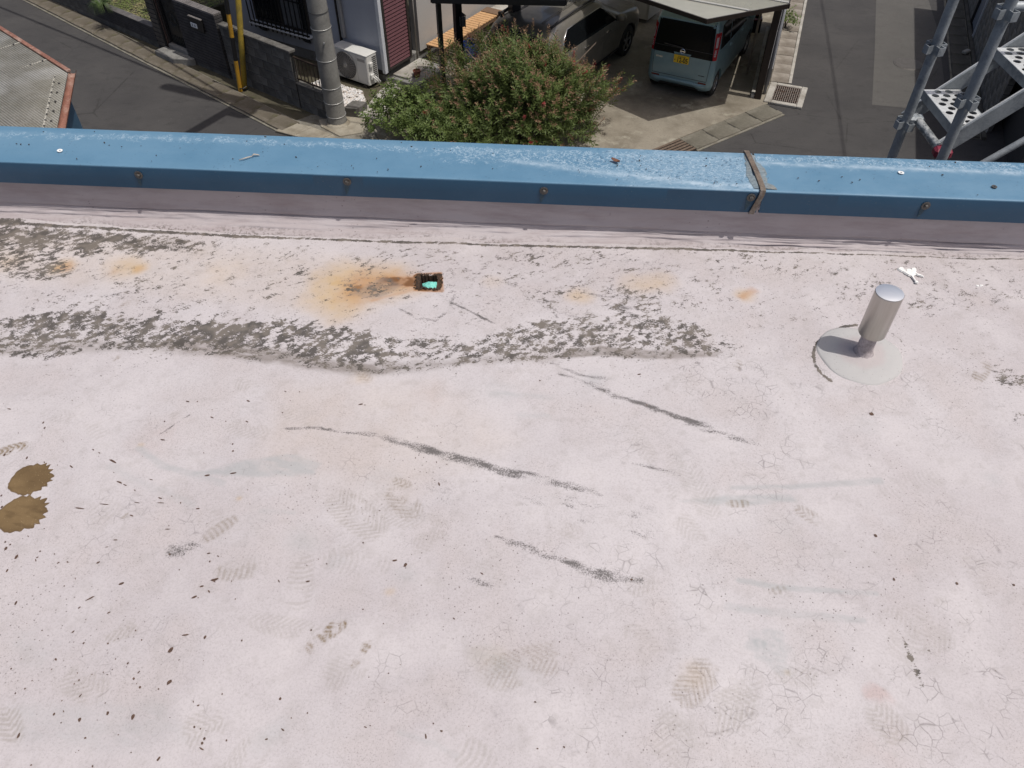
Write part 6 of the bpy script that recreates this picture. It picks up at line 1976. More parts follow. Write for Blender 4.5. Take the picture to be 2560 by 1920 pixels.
def paint(name, c, metal=0.25):
    m = M(name, 0.34, metal, c, 0.5)
    f = m.noise(5, 4)
    m.color(m.mix(m.rng(f, 0.3, 0.7), tuple(x * 0.94 for x in c), tuple(x * 1.05 for x in c)))
    m.rough(m.rng(m.noise(9, 5, 0.65), 0.35, 0.7, 0.28, 0.46))
    m.b.inputs['Coat Weight'].default_value = 0.6; m.b.inputs['Coat Roughness'].default_value = 0.08
    return m.mat

# --- small teal van
TEAL = paint('teal_grey_paint', (0.185, 0.285, 0.315))
VAN = CarShape([
    (0.17, .66, .12, 3.28, .16, .30), (0.24, .715, .03, 3.36, .15, .32), (0.34, .735, -.005, 3.395, .14, .34), (0.60, .7375, .0, 3.39, .14, .33), (0.80, .7375, .015, 3.36, .14, .32),
    (0.94, .735, .022, 3.26, .14, .30), (1.02, .730, .028, 2.82, .13, .22), (1.30, .705, .050, 2.55, .13, .22), (1.55, .675, .085, 2.28, .13, .22), (1.66, .640, .115, 2.14, .15, .22),
    (1.72, .575, .18, 2.03, .16, .22), (1.755, .44, .32, 1.85, .16, .2), (1.775, .20, .60, 1.55, .1, .1)])
van = thing('parked_van', 'teal grey small van with yellow number plate under the carport', 'van', (3.63, 16.44, 0.03), R(-28))
vb = VAN.body().build('body', TEAL, van, auto=35)
cut_body(vb, [(y, 0.27, 0.315, x0, x1) for y in (0.44, 2.90) for (x0, x1) in ((0.50, 0.9), (-0.9, -0.50))])
for y in (0.44, 2.90):
    for sd in (1, -1): wheel(van, sd * 0.635, y, 0.27, 0.17, sd, 7)
GLOSSB = M('gloss_black', 0.22, 0, (0.006, 0.0065, 0.007), 0.18).mat
tg = VAN.patch('B', [(-.655, .945), (.655, .945), (.60, 1.585), (-.60, 1.585)], 0.006, 16, 10).build('rear_window', GLOSSB, van, smooth=False)
VAN.patch('B', [(-.66, .90), (-.17, .90), (-.20, .944), (-.657, .944)], 0.006, 8, 2).build('garnish', GLOSSB, tg)
VAN.patch('B', [(.17, .90), (.66, .90), (.657, .944), (.20, .944)], 0.006, 8, 2).build('garnish', GLOSSB, tg)
VAN.patch('B', [(-.64, 1.035), (.64, 1.035), (.64, 1.042), (-.64, 1.042)], 0.009, 16, 1).build('glass_edge', plain('edge_grey', (0.06, 0.06, 0.062), 0.3), tg)
G().bar((-.42, VAN.yr(-.42, 1.10) - .03, 1.085), (0.0, VAN.yr(0, 1.06) - .035, 1.065), 0.018, 0.02).build('wiper', plain('wiper_black', (0.03, 0.03, 0.032), 0.4), van)
SPOIL = G()
SPOIL.add([(-.585, -.02, 1.62), (.585, -.02, 1.62), (.60, .16, 1.685), (-.60, .16, 1.685), (-.58, .0, 1.585), (.58, .0, 1.585), (.60, .14, 1.60), (-.60, .14, 1.60)], [(0, 1, 2, 3), (4, 7, 6, 5), (0, 4, 5, 1), (1, 5, 6, 2), (3, 7, 4, 0), (2, 6, 7, 3)])
SPOIL.build('roof_spoiler', TEAL, van, bev=0.012)
LAMPR = M('red_lamp', 0.12, 0, (0.32, 0.012, 0.018)); LAMPR = LAMPR.mat
LAMPW = plain('clear_lamp', (0.42, 0.34, 0.35), 0.15)
for sd in (-1, 1):
    q = lambda a, b: ((a, b) if sd > 0 else (-b, -a))
    a, b = q(.662, .732)
    lp = VAN.patch('B', [(a if sd > 0 else a + .006, .90), (b - .006 if sd > 0 else b, .90), ((.715 if sd > 0 else -.628), 1.44), ((.628 if sd > 0 else -.715), 1.44)], 0.010, 8, 10, 0.02).build('tail_lamp', LAMPR, van, smooth=False)
    a, b = q(.672, .705)
    VAN.patch('B', [(a, 1.16), (b, 1.16), (b - .012 * sd, 1.36), (a - .012 * sd, 1.36)], 0.014, 4, 6, 0.01).build('lamp_lens', LAMPW, lp)
    for k in range(4):
        VAN.patch('B', [(a, .985 + k * .036), (b, .985 + k * .036), (b, 1.008 + k * .036), (a, 1.008 + k * .036)], 0.014, 4, 1, 0.01).build('lamp_lens', LAMPW, lp)
    a, b = q(.44, .62)
    VAN.patch('B', [(a, .385), (b, .385), (b, .415), (a, .415)], 0.008, 6, 1, 0.01).build('reflector', plain('dark_red_reflector_%d' % sd, (0.12, 0.015, 0.015), 0.2), van)
    # tailgate gap
    a = sd * .615
    VAN.patch('B', [(a - .004, .45), (a + .004, .45), (a + .02 * sd + .004, .90), (a + .02 * sd - .004, .90)], 0.002, 1, 10, 0.004).build('panel_gap', RIMD, van)
VAN.patch('B', [(-.61, .440), (.61, .440), (.613, .449), (-.613, .449)], 0.002, 16, 1, 0.004).build('panel_gap', RIMD, van)
# bumper: lower lip catches the light
lip = G(); nb = 24; rows = [(0.375, 0.002), (0.345, 0.030), (0.30, 0.040), (0.255, 0.034), (0.235, 0.0)]
for (z, off) in rows:
    for k in range(nb + 1):
        t = -1 + 2 * k / nb
        x = t * 0.60
        zz_ = z + (0.045 if abs(t) < 0.62 else 0.045 * max(0, 1 - (abs(t) - 0.62) / 0.12)) * (1 if z < 0.37 else 0.3)
        lip.v.append((x, VAN.yr(x, zz_) - off * min(1, (1 - abs(t)) * 8), zz_))
for j in range(len(rows) - 1):
    for k in range(nb):
        a = j * (nb + 1) + k
        lip.f.append((a, a + nb + 1, a + nb + 2, a + 1))
lip.build('bumper_lip', TEAL, van, smooth=True)
VAN.patch('B', [(-.45, .18), (.45, .18), (.45, .27), (-.45, .27)], 0.012, 10, 3).build('bumper_valance', RIMD, van)
# number plate: yellow with black figures
pz = 0.735
plate = G().bx(-.168, .168, VAN.yr(0, .8) - .024, VAN.yr(0, .8) - .016, pz, pz + .168).build('number_plate', plain('plate_yellow', (0.78, 0.50, 0.018), 0.4, var=0.04), van, bev=0.003)
VAN.patch('B', [(-.21, .70), (.21, .70), (.19, .92), (-.19, .92)], 0.0035, 6, 4).build('plate_recess', TEAL, van)
PBLK = plain('plate_black', (0.012, 0.012, 0.012), 0.5)
tm = text_mesh('12-05', 0.135)
to = link('plate_figures', tm, PBLK, plate)
to.location = (0.024, VAN.yr(0, .8) - .0255, pz + .062); to.rotation_euler = (R(90), 0, 0); to.scale = (0.80, 1.05, 1)
g = G(); yy = VAN.yr(0, .8) - .0250
for (x0, x1, z0, z1) in ((-.152, -.128, .058, .064), (-.143, -.137, .044, .078), (-.150, -.130, .046, .051)): g.bx(x0, x1, yy - .001, yy + .0015, pz + z0, pz + z1)
for k in range(7):
    x = -.075 + k * 0.024
    g.bx(x, x + .015, yy - .001, yy + .0015, pz + .128, pz + .132); g.bx(x + .005, x + .009, yy - .0011, yy + .0014, pz + .122, pz + .150); g.bx(x, x + .015, yy - .0012, yy + .0013, pz + .141, pz + .145)
g.build('plate_small_characters', PBLK, plate)
# round emblem: ring with a bar
CHR = plain('chrome', (0.75, 0.75, 0.76), 0.15, 1.0, 0.05)
ey = VAN.yr(0, 1.0) - .016
g = G(); g.tube([(0.046 * math.cos(2 * math.pi * k / 28), ey, 0.985 + 0.046 * math.sin(2 * math.pi * k / 28)) for k in range(29)], 0.008, 6, cap=False)
g.bx(-.058, .058, ey - .010, ey + .006, .976, .994)
g.build('emblem', CHR, van)
bm_ = text_mesh('ROOX', 0.05); bo = link('badge', bm_, CHR, van); bo.location = (-.50, VAN.yr(.5, .79) - .006, .79); bo.rotation_euler = (R(90), 0, 0)
G().bx(.42, .56, VAN.yr(.5, .56) - .006, VAN.yr(.5, .56) - .002, .55, .562).build('badge', RIMD, van)
# side glass and handles
for w_, sd in (('R', 1), ('L', -1)):
    VAN.patch(w_, [(.28, 1.06), (.98, 1.02), (.98, 1.53), (.36, 1.53)], 0.004, 8, 6).build('side_window', GLASS, van)
    VAN.patch(w_, [(1.03, 1.02), (2.25, 1.0), (2.05, 1.53), (1.03, 1.53)], 0.004, 12, 6).build('side_window', GLASS, van)
    for y in (1.02, 1.9):
        G().bx(sd * (.7375) - .012, sd * .7375 + .018, y, y + .13, .88, .905).build('door_handle', TEAL, van, bev=0.004)
    G().box((sd * .80, 2.42, 1.08), (.14, .10, .15), 0).build('mirror', TEAL, van, bev=0.03)
VAN.patch('F', [(-.60, 1.05), (.60, 1.05), (.52, 1.58), (-.52, 1.58)], 0.004, 12, 8).build('windscreen', GLASS, van)
VAN.patch('B', [(-.55, 1.69), (.55, 1.69), (.5, 1.715), (-.5, 1.715)], 0.002, 6, 1, 0.004).build('roof_seam', TEAL, van)

# --- bronze grey sport utility car
BRONZE = paint('bronze_grey_paint', (0.155, 0.145, 0.127), 0.3)
SUV = CarShape([
    (0.22, .80, .14, 4.44, .25, .42), (0.32, .88, .05, 4.57, .24, .45), (0.55, .91, .0, 4.63, .22, .48), (0.80, .912, .02, 4.60, .22, .48), (0.95, .90, .05, 4.46, .22, .46),
    (1.02, .89, .07, 4.20, .22, .44), (1.10, .87, .10, 3.52, .22, .35), (1.30, .805, .18, 3.10, .24, .35), (1.48, .745, .28, 2.78, .26, .32), (1.58, .68, .38, 2.55, .26, .3), (1.635, .58, .52, 2.36, .24, .26),
    (1.665, .42, .72, 2.15, .2, .2), (1.68, .20, 1.0, 1.85, .1, .1)])
suv = thing('parked_suv', 'bronze grey sport utility car parked behind the bottlebrush bush', 'car', (-0.02, 15.90, 0.03), R(-32.5))
sb_ = SUV.body().build('body', BRONZE, suv, auto=35)
cut_body(sb_, [(y, 0.35, 0.405, x0, x1) for y in (1.02, 3.72) for (x0, x1) in ((0.60, 1.1), (-1.1, -0.60))])
for y in (1.02, 3.72):
    for sd in (1, -1): wheel(suv, sd * 0.79, y, 0.35, 0.22, sd, 5)
CLAD = plain('black_cladding', (0.018, 0.018, 0.019), 0.6)
for w_, sd in (('R', 1), ('L', -1)):
    sw = SUV.patch(w_, [(.62, 1.11), (3.02, 1.06), (2.45, 1.475), (.95, 1.475)], 0.004, 18, 8).build('side_window', GLASS, suv)
    g = G(); g.tube([(sd * (SUV.xs(y, z) + .008), y, z) for (y, z) in ((.62, 1.105), (.80, 1.36), (.98, 1.485), (1.7, 1.495), (2.42, 1.485), (2.75, 1.30), (3.02, 1.065))], 0.009, 6)
    g.build('window_trim', CHR, sw, smooth=True)
    G().bar((sd * (SUV.xs(1.95, 1.25) + .008), 1.95, 1.08), (sd * (SUV.xs(1.9, 1.47) + .008), 1.88, 1.475), 0.05, 0.012, (sd, 0, 0)).build('pillar', GLOSSB, suv)
    for y in (1.55, 2.55):
        G().bx(sd * .905 - .012, sd * .905 + .022, y, y + .17, .93, .958).build('door_handle', CHR, suv, bev=0.005)
    for y in (1.42, 2.44):
        SUV.patch(w_, [(y - .003, .36), (y + .003, .36), (y + .003, 1.07), (y - .003, 1.07)], 0.0015, 1, 10, 0.003).build('panel_gap', RIMD, suv)
    SUV.patch(w_, [(1.48, .25), (3.28, .25), (3.28, .36), (1.48, .36)], 0.012, 12, 3).build('sill_cladding', CLAD, suv)
    mr = G(); mr.lathe([(0.0, -.13), (.055, -.12), (.085, -.06), (.09, .0), (.085, .06), (.06, .09), (0.0, .095)], (sd * 1.03, 3.02, 1.13), 18, 'x'); mr = mr.build('mirror', BRONZE, suv, smooth=True)
    G().bar((sd * .86, 3.03, 1.06), (sd * .98, 3.02, 1.09), 0.06, 0.04).build('mirror_arm', CLAD, suv)
    # roof rail
    g = G(); g.tube([(sd * (.60), .55, 1.605), (sd * .625, .75, 1.665), (sd * .64, 1.5, 1.695), (sd * .635, 2.15, 1.675), (sd * .61, 2.42, 1.615)], 0.022, 8); g.build('roof_rail', CLAD, suv, smooth=True)
for x in (-.40, -.36, .36, .40):
    g = G(); g.tube([(x, .62, 1.655), (x, 1.2, 1.678), (x, 1.9, 1.678), (x, 2.2, 1.660)], 0.010, 6); g.build('roof_rib', BRONZE, suv, smooth=True)
SUV.patch('F', [(-.74, 1.13), (.74, 1.13), (.60, 1.55), (-.60, 1.55)], 0.004, 14, 8).build('windscreen', GLASS, suv)
SUV.patch('B', [(-.66, 1.08), (.66, 1.08), (.56, 1.50), (-.56, 1.50)], 0.004, 14, 8).build('rear_window', GLASS, suv)
for sd in (-1, 1):
    SUV.patch('B', [(sd * .60 - .2, .86), (sd * .60 + .2, .86), (sd * .60 + .2, .98), (sd * .60 - .2, .98)], 0.008, 8, 3).build('tail_lamp', LAMPR, suv)
    SUV.patch('F', [(sd * .58 - .22, .74), (sd * .58 + .22, .74), (sd * .58 + .22, .88), (sd * .58 - .22, .88)], 0.008, 8, 3).build('headlamp', LAMPW, suv)

# ---------------------------------------------------------------- carport
cpt = thing('carport', 'carport of grey translucent sheets on a dark brown frame over the van', 'carport', (0, 0, 0))
pm = M('polycarbonate', 0.35, 0, (0.33, 0.325, 0.29), 0.5)
pmc = pm.mix(pm.rng(pm.noise(1.4, 6, 0.65), 0.35, 0.65), (0.44, 0.44, 0.39), (0.54, 0.535, 0.475))
pmc = pm.mix(pm.rng(pm.noise(9, 5, 0.7), 0.55, 0.75, 0, 0.5), pmc, (0.33, 0.315, 0.27)); pm.color(pmc)
tl = pm.n('ShaderNodeBsdfTranslucent'); tl.inputs['Color'].default_value = (0.70, 0.69, 0.61, 1)
mx = pm.n('ShaderNodeMixShader'); mx.inputs[0].default_value = 0.42
outn = [n for n in pm.nt.nodes if n.type == 'OUTPUT_MATERIAL'][0]
pm.l(pm.b.outputs[0], mx.inputs[1]); pm.l(tl.outputs[0], mx.inputs[2]); pm.l(mx.outputs[0], outn.inputs['Surface'])
BROWN = plain('dark_brown_frame', (0.030, 0.022, 0.018), 0.45, 0.3)
cA, cB, cC, cD, cE = (3.675, 15.005), (5.40, 15.762), (7.0, 20.5), (3.6, 22.0), (0.75, 17.94)
CPZ = 2.22
poly5 = [cA, cB, cC, cD, cE]
ud = Vector((math.cos(R(-28)), math.sin(R(-28)))); vd = Vector((-ud.y, ud.x))
def clip(poly, n, d, keep_less):
    out = []
    for i in range(len(poly)):
        a, b = Vector(poly[i]), Vector(poly[(i + 1) % len(poly)])
        fa, fb = a.dot(n) - d, b.dot(n) - d
        if not keep_less: fa, fb = -fa, -fb
        if fa <= 0: out.append(tuple(a))
        if (fa < 0) != (fb < 0):
            t = fa / (fa - fb); out.append(tuple(a.lerp(b, t)))
    return out
ds = [Vector(p).dot(vd) for p in poly5]
d0 = min(ds); k = 0; d = d0
bounds = [d0, d0 + 0.75]
while bounds[-1] < max(ds): bounds.append(bounds[-1] + 0.75)
for i in range(len(bounds) - 1):
    pl = clip(clip(poly5, vd, bounds[i] + 0.012, False), vd, bounds[i + 1] - 0.012, True)
    if len(pl) < 3: continue
    sheet = G().prism(pl, CPZ, CPZ + 0.008).build('roof_sheet', pm.mat, cpt)
    # fine ribs on the sheet
    g = G(); nr = 14
    for r_ in range(nr):
        dd = bounds[i] + 0.03 + (bounds[i + 1] - bounds[i] - 0.06) * r_ / (nr - 1)
        seg = clip(clip(poly5, vd, dd - 0.005, False), vd, dd + 0.005, True)
        if len(seg) >= 3: g.prism(seg, CPZ + 0.0085, CPZ + 0.014)
    if i != 0 and g.v: g.build('sheet_ribs', pm.mat, sheet)
    if i > 0:
        seg = clip(clip(poly5, vd, bounds[i] - 0.03, False), vd, bounds[i] + 0.03, True)
        if len(seg) >= 3: G().prism(seg, CPZ + 0.010, CPZ + 0.03).build('batten', plain('pale_batten', (0.36, 0.355, 0.33), 0.5), cpt)
for i, (a, b) in enumerate(((cA, cB), (cB, cC), (cC, cD), (cD, cE), (cE, cA))):
    e = (Vector(b) - Vector(a)).normalized() * 0.028
    G().bar((a[0] - e.x, a[1] - e.y, CPZ - 0.035), (b[0] + e.x, b[1] + e.y, CPZ - 0.035), 0.05, 0.085 - 0.001 * i).build('edge_beam', BROWN, cpt)
for (x, y) in ((5.43, 16.36), (6.75, 20.3)):
    G().box((x, y, 1.09), (0.15, 0.15, 2.17), R(-19)).build('post', BROWN, cpt, bev=0.01)
G().tube([(5.62, 16.55, 0.05), (5.62, 16.55, 2.1)], 0.038, 12).build('downpipe', plain('grey_downpipe', (0.20, 0.205, 0.22), 0.45), cpt, smooth=True)
G().tube([(5.40, 17.4, 0.1), (5.42, 17.45, 1.2), (5.38, 17.3, 1.62), (5.1, 16.9, 1.95), (4.95, 16.65, 2.1)], 0.028, 10).build('brace_pipe', plain('tan_pipe', (0.22, 0.19, 0.16), 0.5), cpt, smooth=True)
# low concrete edge and a rail beside the carport
le = G().prism([(5.27, 16.36), (5.35, 16.34), (6.55, 20.1), (6.47, 20.12)], 0.03, 0.11).build('edging', KERB, bev=0.008)
tag(le, 'narrow concrete edging between van and carport post', 'edging')
sw_ = thing('side_screen', 'dark slatted screen along the right side of the carport', 'screen', (5.50, 16.52, 0.0), R(71.4))
G().bx(0.0, 4.2, -0.02, 0.02, 0.02, 0.30).build('base_board', BROWN, sw_)
for z in (0.36, 0.62, 0.88, 1.14, 1.40):
    G().bx(0.0, 4.2, -0.015, 0.015, z, z + 0.20).build('slat', BROWN, sw_)
G().bx(0.5, 4.2, -0.16, -0.06, 0.05, 0.42).build('plinth', plain('grey_plinth', (0.16, 0.16, 0.17), 0.7), sw_)
cr2 = thing('red_crate', 'dark red rimmed crate on the ground ahead of the van', 'crate', (6.05, 20.1, 0.03), R(-10))
REDP = plain('dark_red_plastic', (0.07, 0.014, 0.012), 0.5)
for (x0, x1, y0, y1) in ((-0.24, 0.24, -0.17, -0.15), (-0.24, 0.24, 0.15, 0.17), (-0.24, -0.22, -0.149, 0.149), (0.22, 0.24, -0.149, 0.149)):
    G().bx(x0, x1, y0, y1, 0.0, 0.30).build('side', BLKM, cr2)
    G().bx(x0 - .008, x1 + .008, y0 - .008, y1 + .008, 0.301, 0.335).build('rim', REDP, cr2)
G().bx(-0.22, 0.22, -0.15, 0.15, 0.0, 0.03).build('floor', BLKM, cr2)

# ---------------------------------------------------------------- shed roof at the left edge
shd = thing('corrugated_shed', 'shed with grey corrugated plastic roof and dark blue wall', 'shed', (0, 0, 0))
SH_C = Vector((-6.17, 10.55)); e_st = Vector((-0.755, 0.656)).normalized(); e_ev = Vector((0.30, -0.954)).normalized()
SZ = 3.2
cm = M('corrugated_plastic', 0.45, 0, (0.3, 0.29, 0.25), 0.4)
cc_ = cm.mix(cm.rng(cm.noise(1.6, 6, 0.65), 0.35, 0.65), (0.185, 0.178, 0.150), (0.255, 0.248, 0.225))
cc_ = cm.mix(cm.rng(cm.noise(7, 6, 0.7, cm.coord((1, 1, 1), (0, 0, R(40)))), 0.5, 0.72, 0, 0.8), cc_, (0.135, 0.125, 0.098))
cc_ = cm.mix(cm.rng(cm.noise(0.9, 3, 0.5, cm.coord(loc=(7, 2, 0))), 0.52, 0.6, 0, 0.7), cc_, (0.33, 0.33, 0.32)); cm.color(cc_)
vd_ = cm.n('ShaderNodeVectorMath', operation='DOT_PRODUCT'); cm.l(cm.coord(loc=(6.17, -10.55, 0)), vd_.inputs[0]); vd_.inputs[1].default_value = (-0.656, -0.755, 0)
wv_ = cm.math('SINE', cm.math('MULTIPLY', vd_.outputs['Value'], 2 * math.pi / 0.034))
cm.color(cm.mix(cm.math('MULTIPLY', cm.rng(wv_, 0.2, -0.9, 0, 0.75), cm.rng(cm.noise(5, 4), 0.3, 0.6, 0.5, 1)), cc_, (0.070, 0.065, 0.052)))
cm.bump(cm.noise(80, 4), 0.15, 0.003)
cm2 = mottled('brown_corrugated_plastic', (0.145, 0.128, 0.094), (0.185, 0.168, 0.13), 2, 0.5, fine=60, stain=(0.16, 0.14, 0.10), stain_scale=4)
# across the corrugations: perpendicular to the street edge, towards the camera
e_ac = Vector((-e_st.y, e_st.x));  e_ac = -e_ac if e_ac.y > 0 else e_ac
pitch = 0.034
nsheet = 5; per = 18
for sidx in range(nsheet):
    rows = []
    n = per * 6 + 1
    for i in range(n):
        wdt = sidx * per * pitch + (per * pitch + (0.03 if sidx < nsheet - 1 else 0)) * i / (n - 1)
        # where this line meets the eave line
        p = SH_C + e_ac * wdt
        # eave: SH_C + t*e_ev ; solve for shift along e_st so that point lies on the eave
        det = e_st.x * (-e_ev.y) - (-e_ev.x) * e_st.y
        rhs = SH_C - p
        sft = (rhs.x * (-e_ev.y) - (-e_ev.x) * rhs.y) / det
        z = SZ + 0.0095 * math.sin(2 * math.pi * wdt / pitch) - sidx * 0.004
        rows.append([(p.x + e_st.x * (sft + 0.02 + t), p.y + e_st.y * (sft + 0.02 + t), z + 0.03 * t) for t in (0.0, 1.1, 2.3, 4.0)])
    me = grid_mesh('roof_sheet', np.array(rows))
    o = link('roof_sheet', me, cm2 if sidx == 3 else cm.mat, shd)
    sd_ = o.modifiers.new('thickness', 'SOLIDIFY'); sd_.thickness = 0.003
COPPER = mottled('copper_brown_gutter', (0.20, 0.088, 0.060), (0.26, 0.125, 0.088), 5, 0.5, fine=40, stain=(0.36, 0.25, 0.20), stain_scale=3)
# barge flashing along the street edge
g = G(); q0 = SH_C + e_st * -0.02; q1 = SH_C + e_st * 4.2
g.bar((q0.x, q0.y, SZ + 0.02), (q1.x, q1.y, SZ + 0.145), 0.06, 0.03); g.build('barge_flashing', COPPER, shd, bev=0.004)
# half-round gutter along the eave
g = G(); n = 10; rings = []
ort = Vector((-e_ev.y, e_ev.x)); ort = ort if ort.x > 0 else -ort
for t in (-0.05, 1.2, 2.6, 4.2):
    c = SH_C + e_ev * t + ort * 0.045
    for rr_ in (0.05, 0.046):
        for k in range(n + 1):
            a = math.pi + math.pi * k / n
            g.v.append((c.x + ort.x * rr_ * math.cos(a), c.y + ort.y * rr_ * math.cos(a), SZ - 0.005 + rr_ * math.sin(a)))
m_ = n + 1
for s_ in range(3):
    for q in (0, 1):
        for k in range(n):
            a = s_ * 2 * m_ + q * m_ + k; b = a + 2 * m_
            g.f.append((a, a + 1, b + 1, b) if q == 0 else (a, b, b + 1, a + 1))
g.build('eave_gutter', COPPER, shd, smooth=True)
PAL = plain('sealing_strip', (0.40, 0.38, 0.33), 0.6)
SCR = plain('dark_screw_cap', (0.02, 0.018, 0.018), 0.6)
# purlin lines seen as pale dirt strips, with screw caps
for (t0, w0, w1) in ((0.55, 0.0, 1.6), (1.35, 0.0, 2.2), (0.16, 0.2, 1.5)):
    for k in range(9):
        wdt = w0 + (w1 - w0) * (k + 0.5) / 9
        p = SH_C + e_ac * wdt
        det = e_st.x * (-e_ev.y) - (-e_ev.x) * e_st.y; rhs = SH_C - p
        sft = (rhs.x * (-e_ev.y) - (-e_ev.x) * rhs.y) / det
        p = p + e_st * (t0 + (0 if t0 > .3 else sft))
        z = SZ + 0.012 + 0.03 * t0
        G().lathe([(0.014, -0.004), (0.014, 0.004), (0.008, 0.010), (0.0, 0.011)], (p.x, p.y, z), 10).build('screw_cap', SCR, shd)
for k in range(11):
    p = SH_C + e_ev * (0.15 + k * 0.16) - ort * 0.16
    G().lathe([(0.013, -0.004), (0.013, 0.004), (0.007, 0.010), (0.0, 0.011)], (p.x, p.y, SZ + 0.012), 10).build('screw_cap', SCR, shd)
for t0, L_ in ((0.56, 1.5), (1.36, 2.0)):
    a = SH_C + e_st * t0 + e_ac * 0.02; b = a + e_ac * L_
    G().bar((a.x, a.y, SZ + 0.008 + 0.03 * t0), (b.x, b.y, SZ + 0.008 + 0.03 * t0), 0.022, 0.006).build('dirt_strip', PAL, shd)
a = SH_C + e_ev * 0.1 - ort * 0.17; b = SH_C + e_ev * 2.0 - ort * 0.17
G().bar((a.x, a.y, SZ + 0.007), (b.x, b.y, SZ + 0.007), 0.022, 0.005).build('dirt_strip', PAL, shd)
SHBLUE = mottled('dark_blue_sheet_wall', (0.035, 0.085, 0.14), (0.045, 0.10, 0.165), 2, 0.5, fine=40, fine_amt=0.1)
w0 = SH_C + e_ev * 0.56 - ort * 0.02; w1 = SH_C + e_ev * 3.6 - ort * 0.02
G().bar((w0.x, w0.y, 1.55), (w1.x, w1.y, 1.55), 0.06, 3.1).build('wall_panel', SHBLUE, shd)
w2 = w0 + e_st * 3.0
G().bar((w0.x - .04, w0.y, 1.54), (w2.x, w2.y, 1.54), 0.06, 3.08).build('wall_panel', SHBLUE, shd)

# ---------------------------------------------------------------- wall and shed across the right street
RW = (11.74, 20.17, 0.0); RA = R(70.3)
rw = thing('far_block_wall', 'tall mossy concrete block wall across the right street', 'wall', RW, RA)
BLR = [concrete('mossy_block_%d' % k, c, tuple(x * 1.25 for x in c), tuple(x * 0.55 for x in c), (0.045, 0.045, 0.032), 4, 2.2, 0.5) for k, c in enumerate([(0.225, 0.21, 0.185), (0.185, 0.175, 0.16)])]
block_wall(rw, -5.6, -0.62, 10, D=0.12, y=-0.06, mats=BLR)
block_wall(rw, 0.42, 2.6, 10, D=0.12, y=-0.06, mats=BLR)
dr_ = thing('side_door', 'plain blue grey metal door in the far block wall', 'door', RW, RA)
DOORM = plain('blue_grey_door', (0.17, 0.19, 0.225), 0.45, var=0.06)
G().bx(-0.60, 0.40, -0.09, -0.03, 0.06, 2.0).build('leaf', DOORM, dr_)
G().bx(-0.605, -0.56, -0.10, 0.03, 0.0, 2.05).build('jamb', LTRIM, dr_)
G().bx(0.36, 0.405, -0.10, 0.03, 0.0, 2.05).build('jamb', plain('dark_jamb2', (0.02, 0.02, 0.02), 0.5), dr_)
G().lathe([(0.0, 0.0), (0.03, 0.0), (0.034, 0.03), (0.02, 0.05), (0.0, 0.052)], (-0.42, -0.03, 1.0), 14, 'y').build('door_knob', CHR, dr_, smooth=True)
nh = thing('neighbour_shed', 'dark lean-to building rising behind the far block wall', 'building', RW, RA)
G().bx(-7.5, 0.9, -4.0, -0.35, 0.0, 3.7).build('wall', plain('dark_cladding', (0.05, 0.047, 0.045), 0.8), nh)
G().bx(-7.6, 1.0, -4.0, -0.13, 3.71, 3.80).build('roof', plain('dark_roof', (0.07, 0.07, 0.072), 0.7), nh)
RLID = concrete('dark_gutter_lid', (0.085, 0.078, 0.065), (0.115, 0.106, 0.09), (0.05, 0.046, 0.036), (0.05, 0.055, 0.03), 3, 2)
ca2, sa2 = math.cos(RA), math.sin(RA)
def rp(s_, off): return (RW[0] + ca2 * s_ - sa2 * off, RW[1] + sa2 * s_ + ca2 * off)
lid_run('far_gutter', 'shaded dark gutter lids at the foot of the far block wall', rp(-6.0, 0.34), rp(3.0, 0.34), 0.42, 0.60, 0.05, RLID, GUT_BED)
g = G().prism([rp(-6, 0.02), rp(3, 0.02), rp(3, 0.10), rp(-6, 0.10)], 0.0, 0.07)
tag(g.build('far_kerb', RLID), 'mossy kerb between far gutter and block wall', 'kerb')
gk = G().box((*rp(-1.7, 0.22), 0.09), (0.20, 0.12, 0.08), 0.6).build('concrete_lump', KERB, bev=0.02)
tag(gk, 'small pale concrete lump at the foot of the far wall', 'block')

# ---------------------------------------------------------------- scaffold outside the parapet
GAL = mottled('galvanised_tube', (0.27, 0.295, 0.31), (0.35, 0.375, 0.39), 10, 0.5, 0.2, fine=120, fine_amt=0.12, stain=(0.16, 0.18, 0.20), stain_scale=8)
GALL = mottled('bright_galvanised_plate', (0.52, 0.53, 0.53), (0.62, 0.63, 0.62), 14, 0.45, 0.2, fine=120, fine_amt=0.1, stain=(0.40, 0.40, 0.39), stain_scale=10)
scf = thing('scaffold', 'galvanised scaffold with perforated stair treads outside the parapet', 'scaffold', (2.08, 3.6, 0.0))
def pocket(root, x, y, z, rz):
    """welded U-shaped wedge pockets round a standard"""
    t = 0.003
    for k in range(4):
        a = rz + k * math.pi / 2
        d = Vector((math.cos(a), math.sin(a))); n_ = Vector((-d.y, d.x))
        g = G(); r0, r1, w_, h = 0.022, 0.051, 0.016, 0.040
        for s_ in (-1, 1):
            p = Vector((x, y)) + d * r0 + n_ * (w_ * s_ * 0.8); q = Vector((x, y)) + d * r1 + n_ * (w_ * s_)
            g.bar((p.x, p.y, z), (q.x, q.y, z), t, h)
        p = Vector((x, y)) + d * r1 - n_ * (w_ + t / 2); q = Vector((x, y)) + d * r1 + n_ * (w_ + t / 2)
        g.bar((p.x, p.y, z), (q.x, q.y, z), t, h)
        g.build('wedge_pocket', GAL, root, world_space=True)
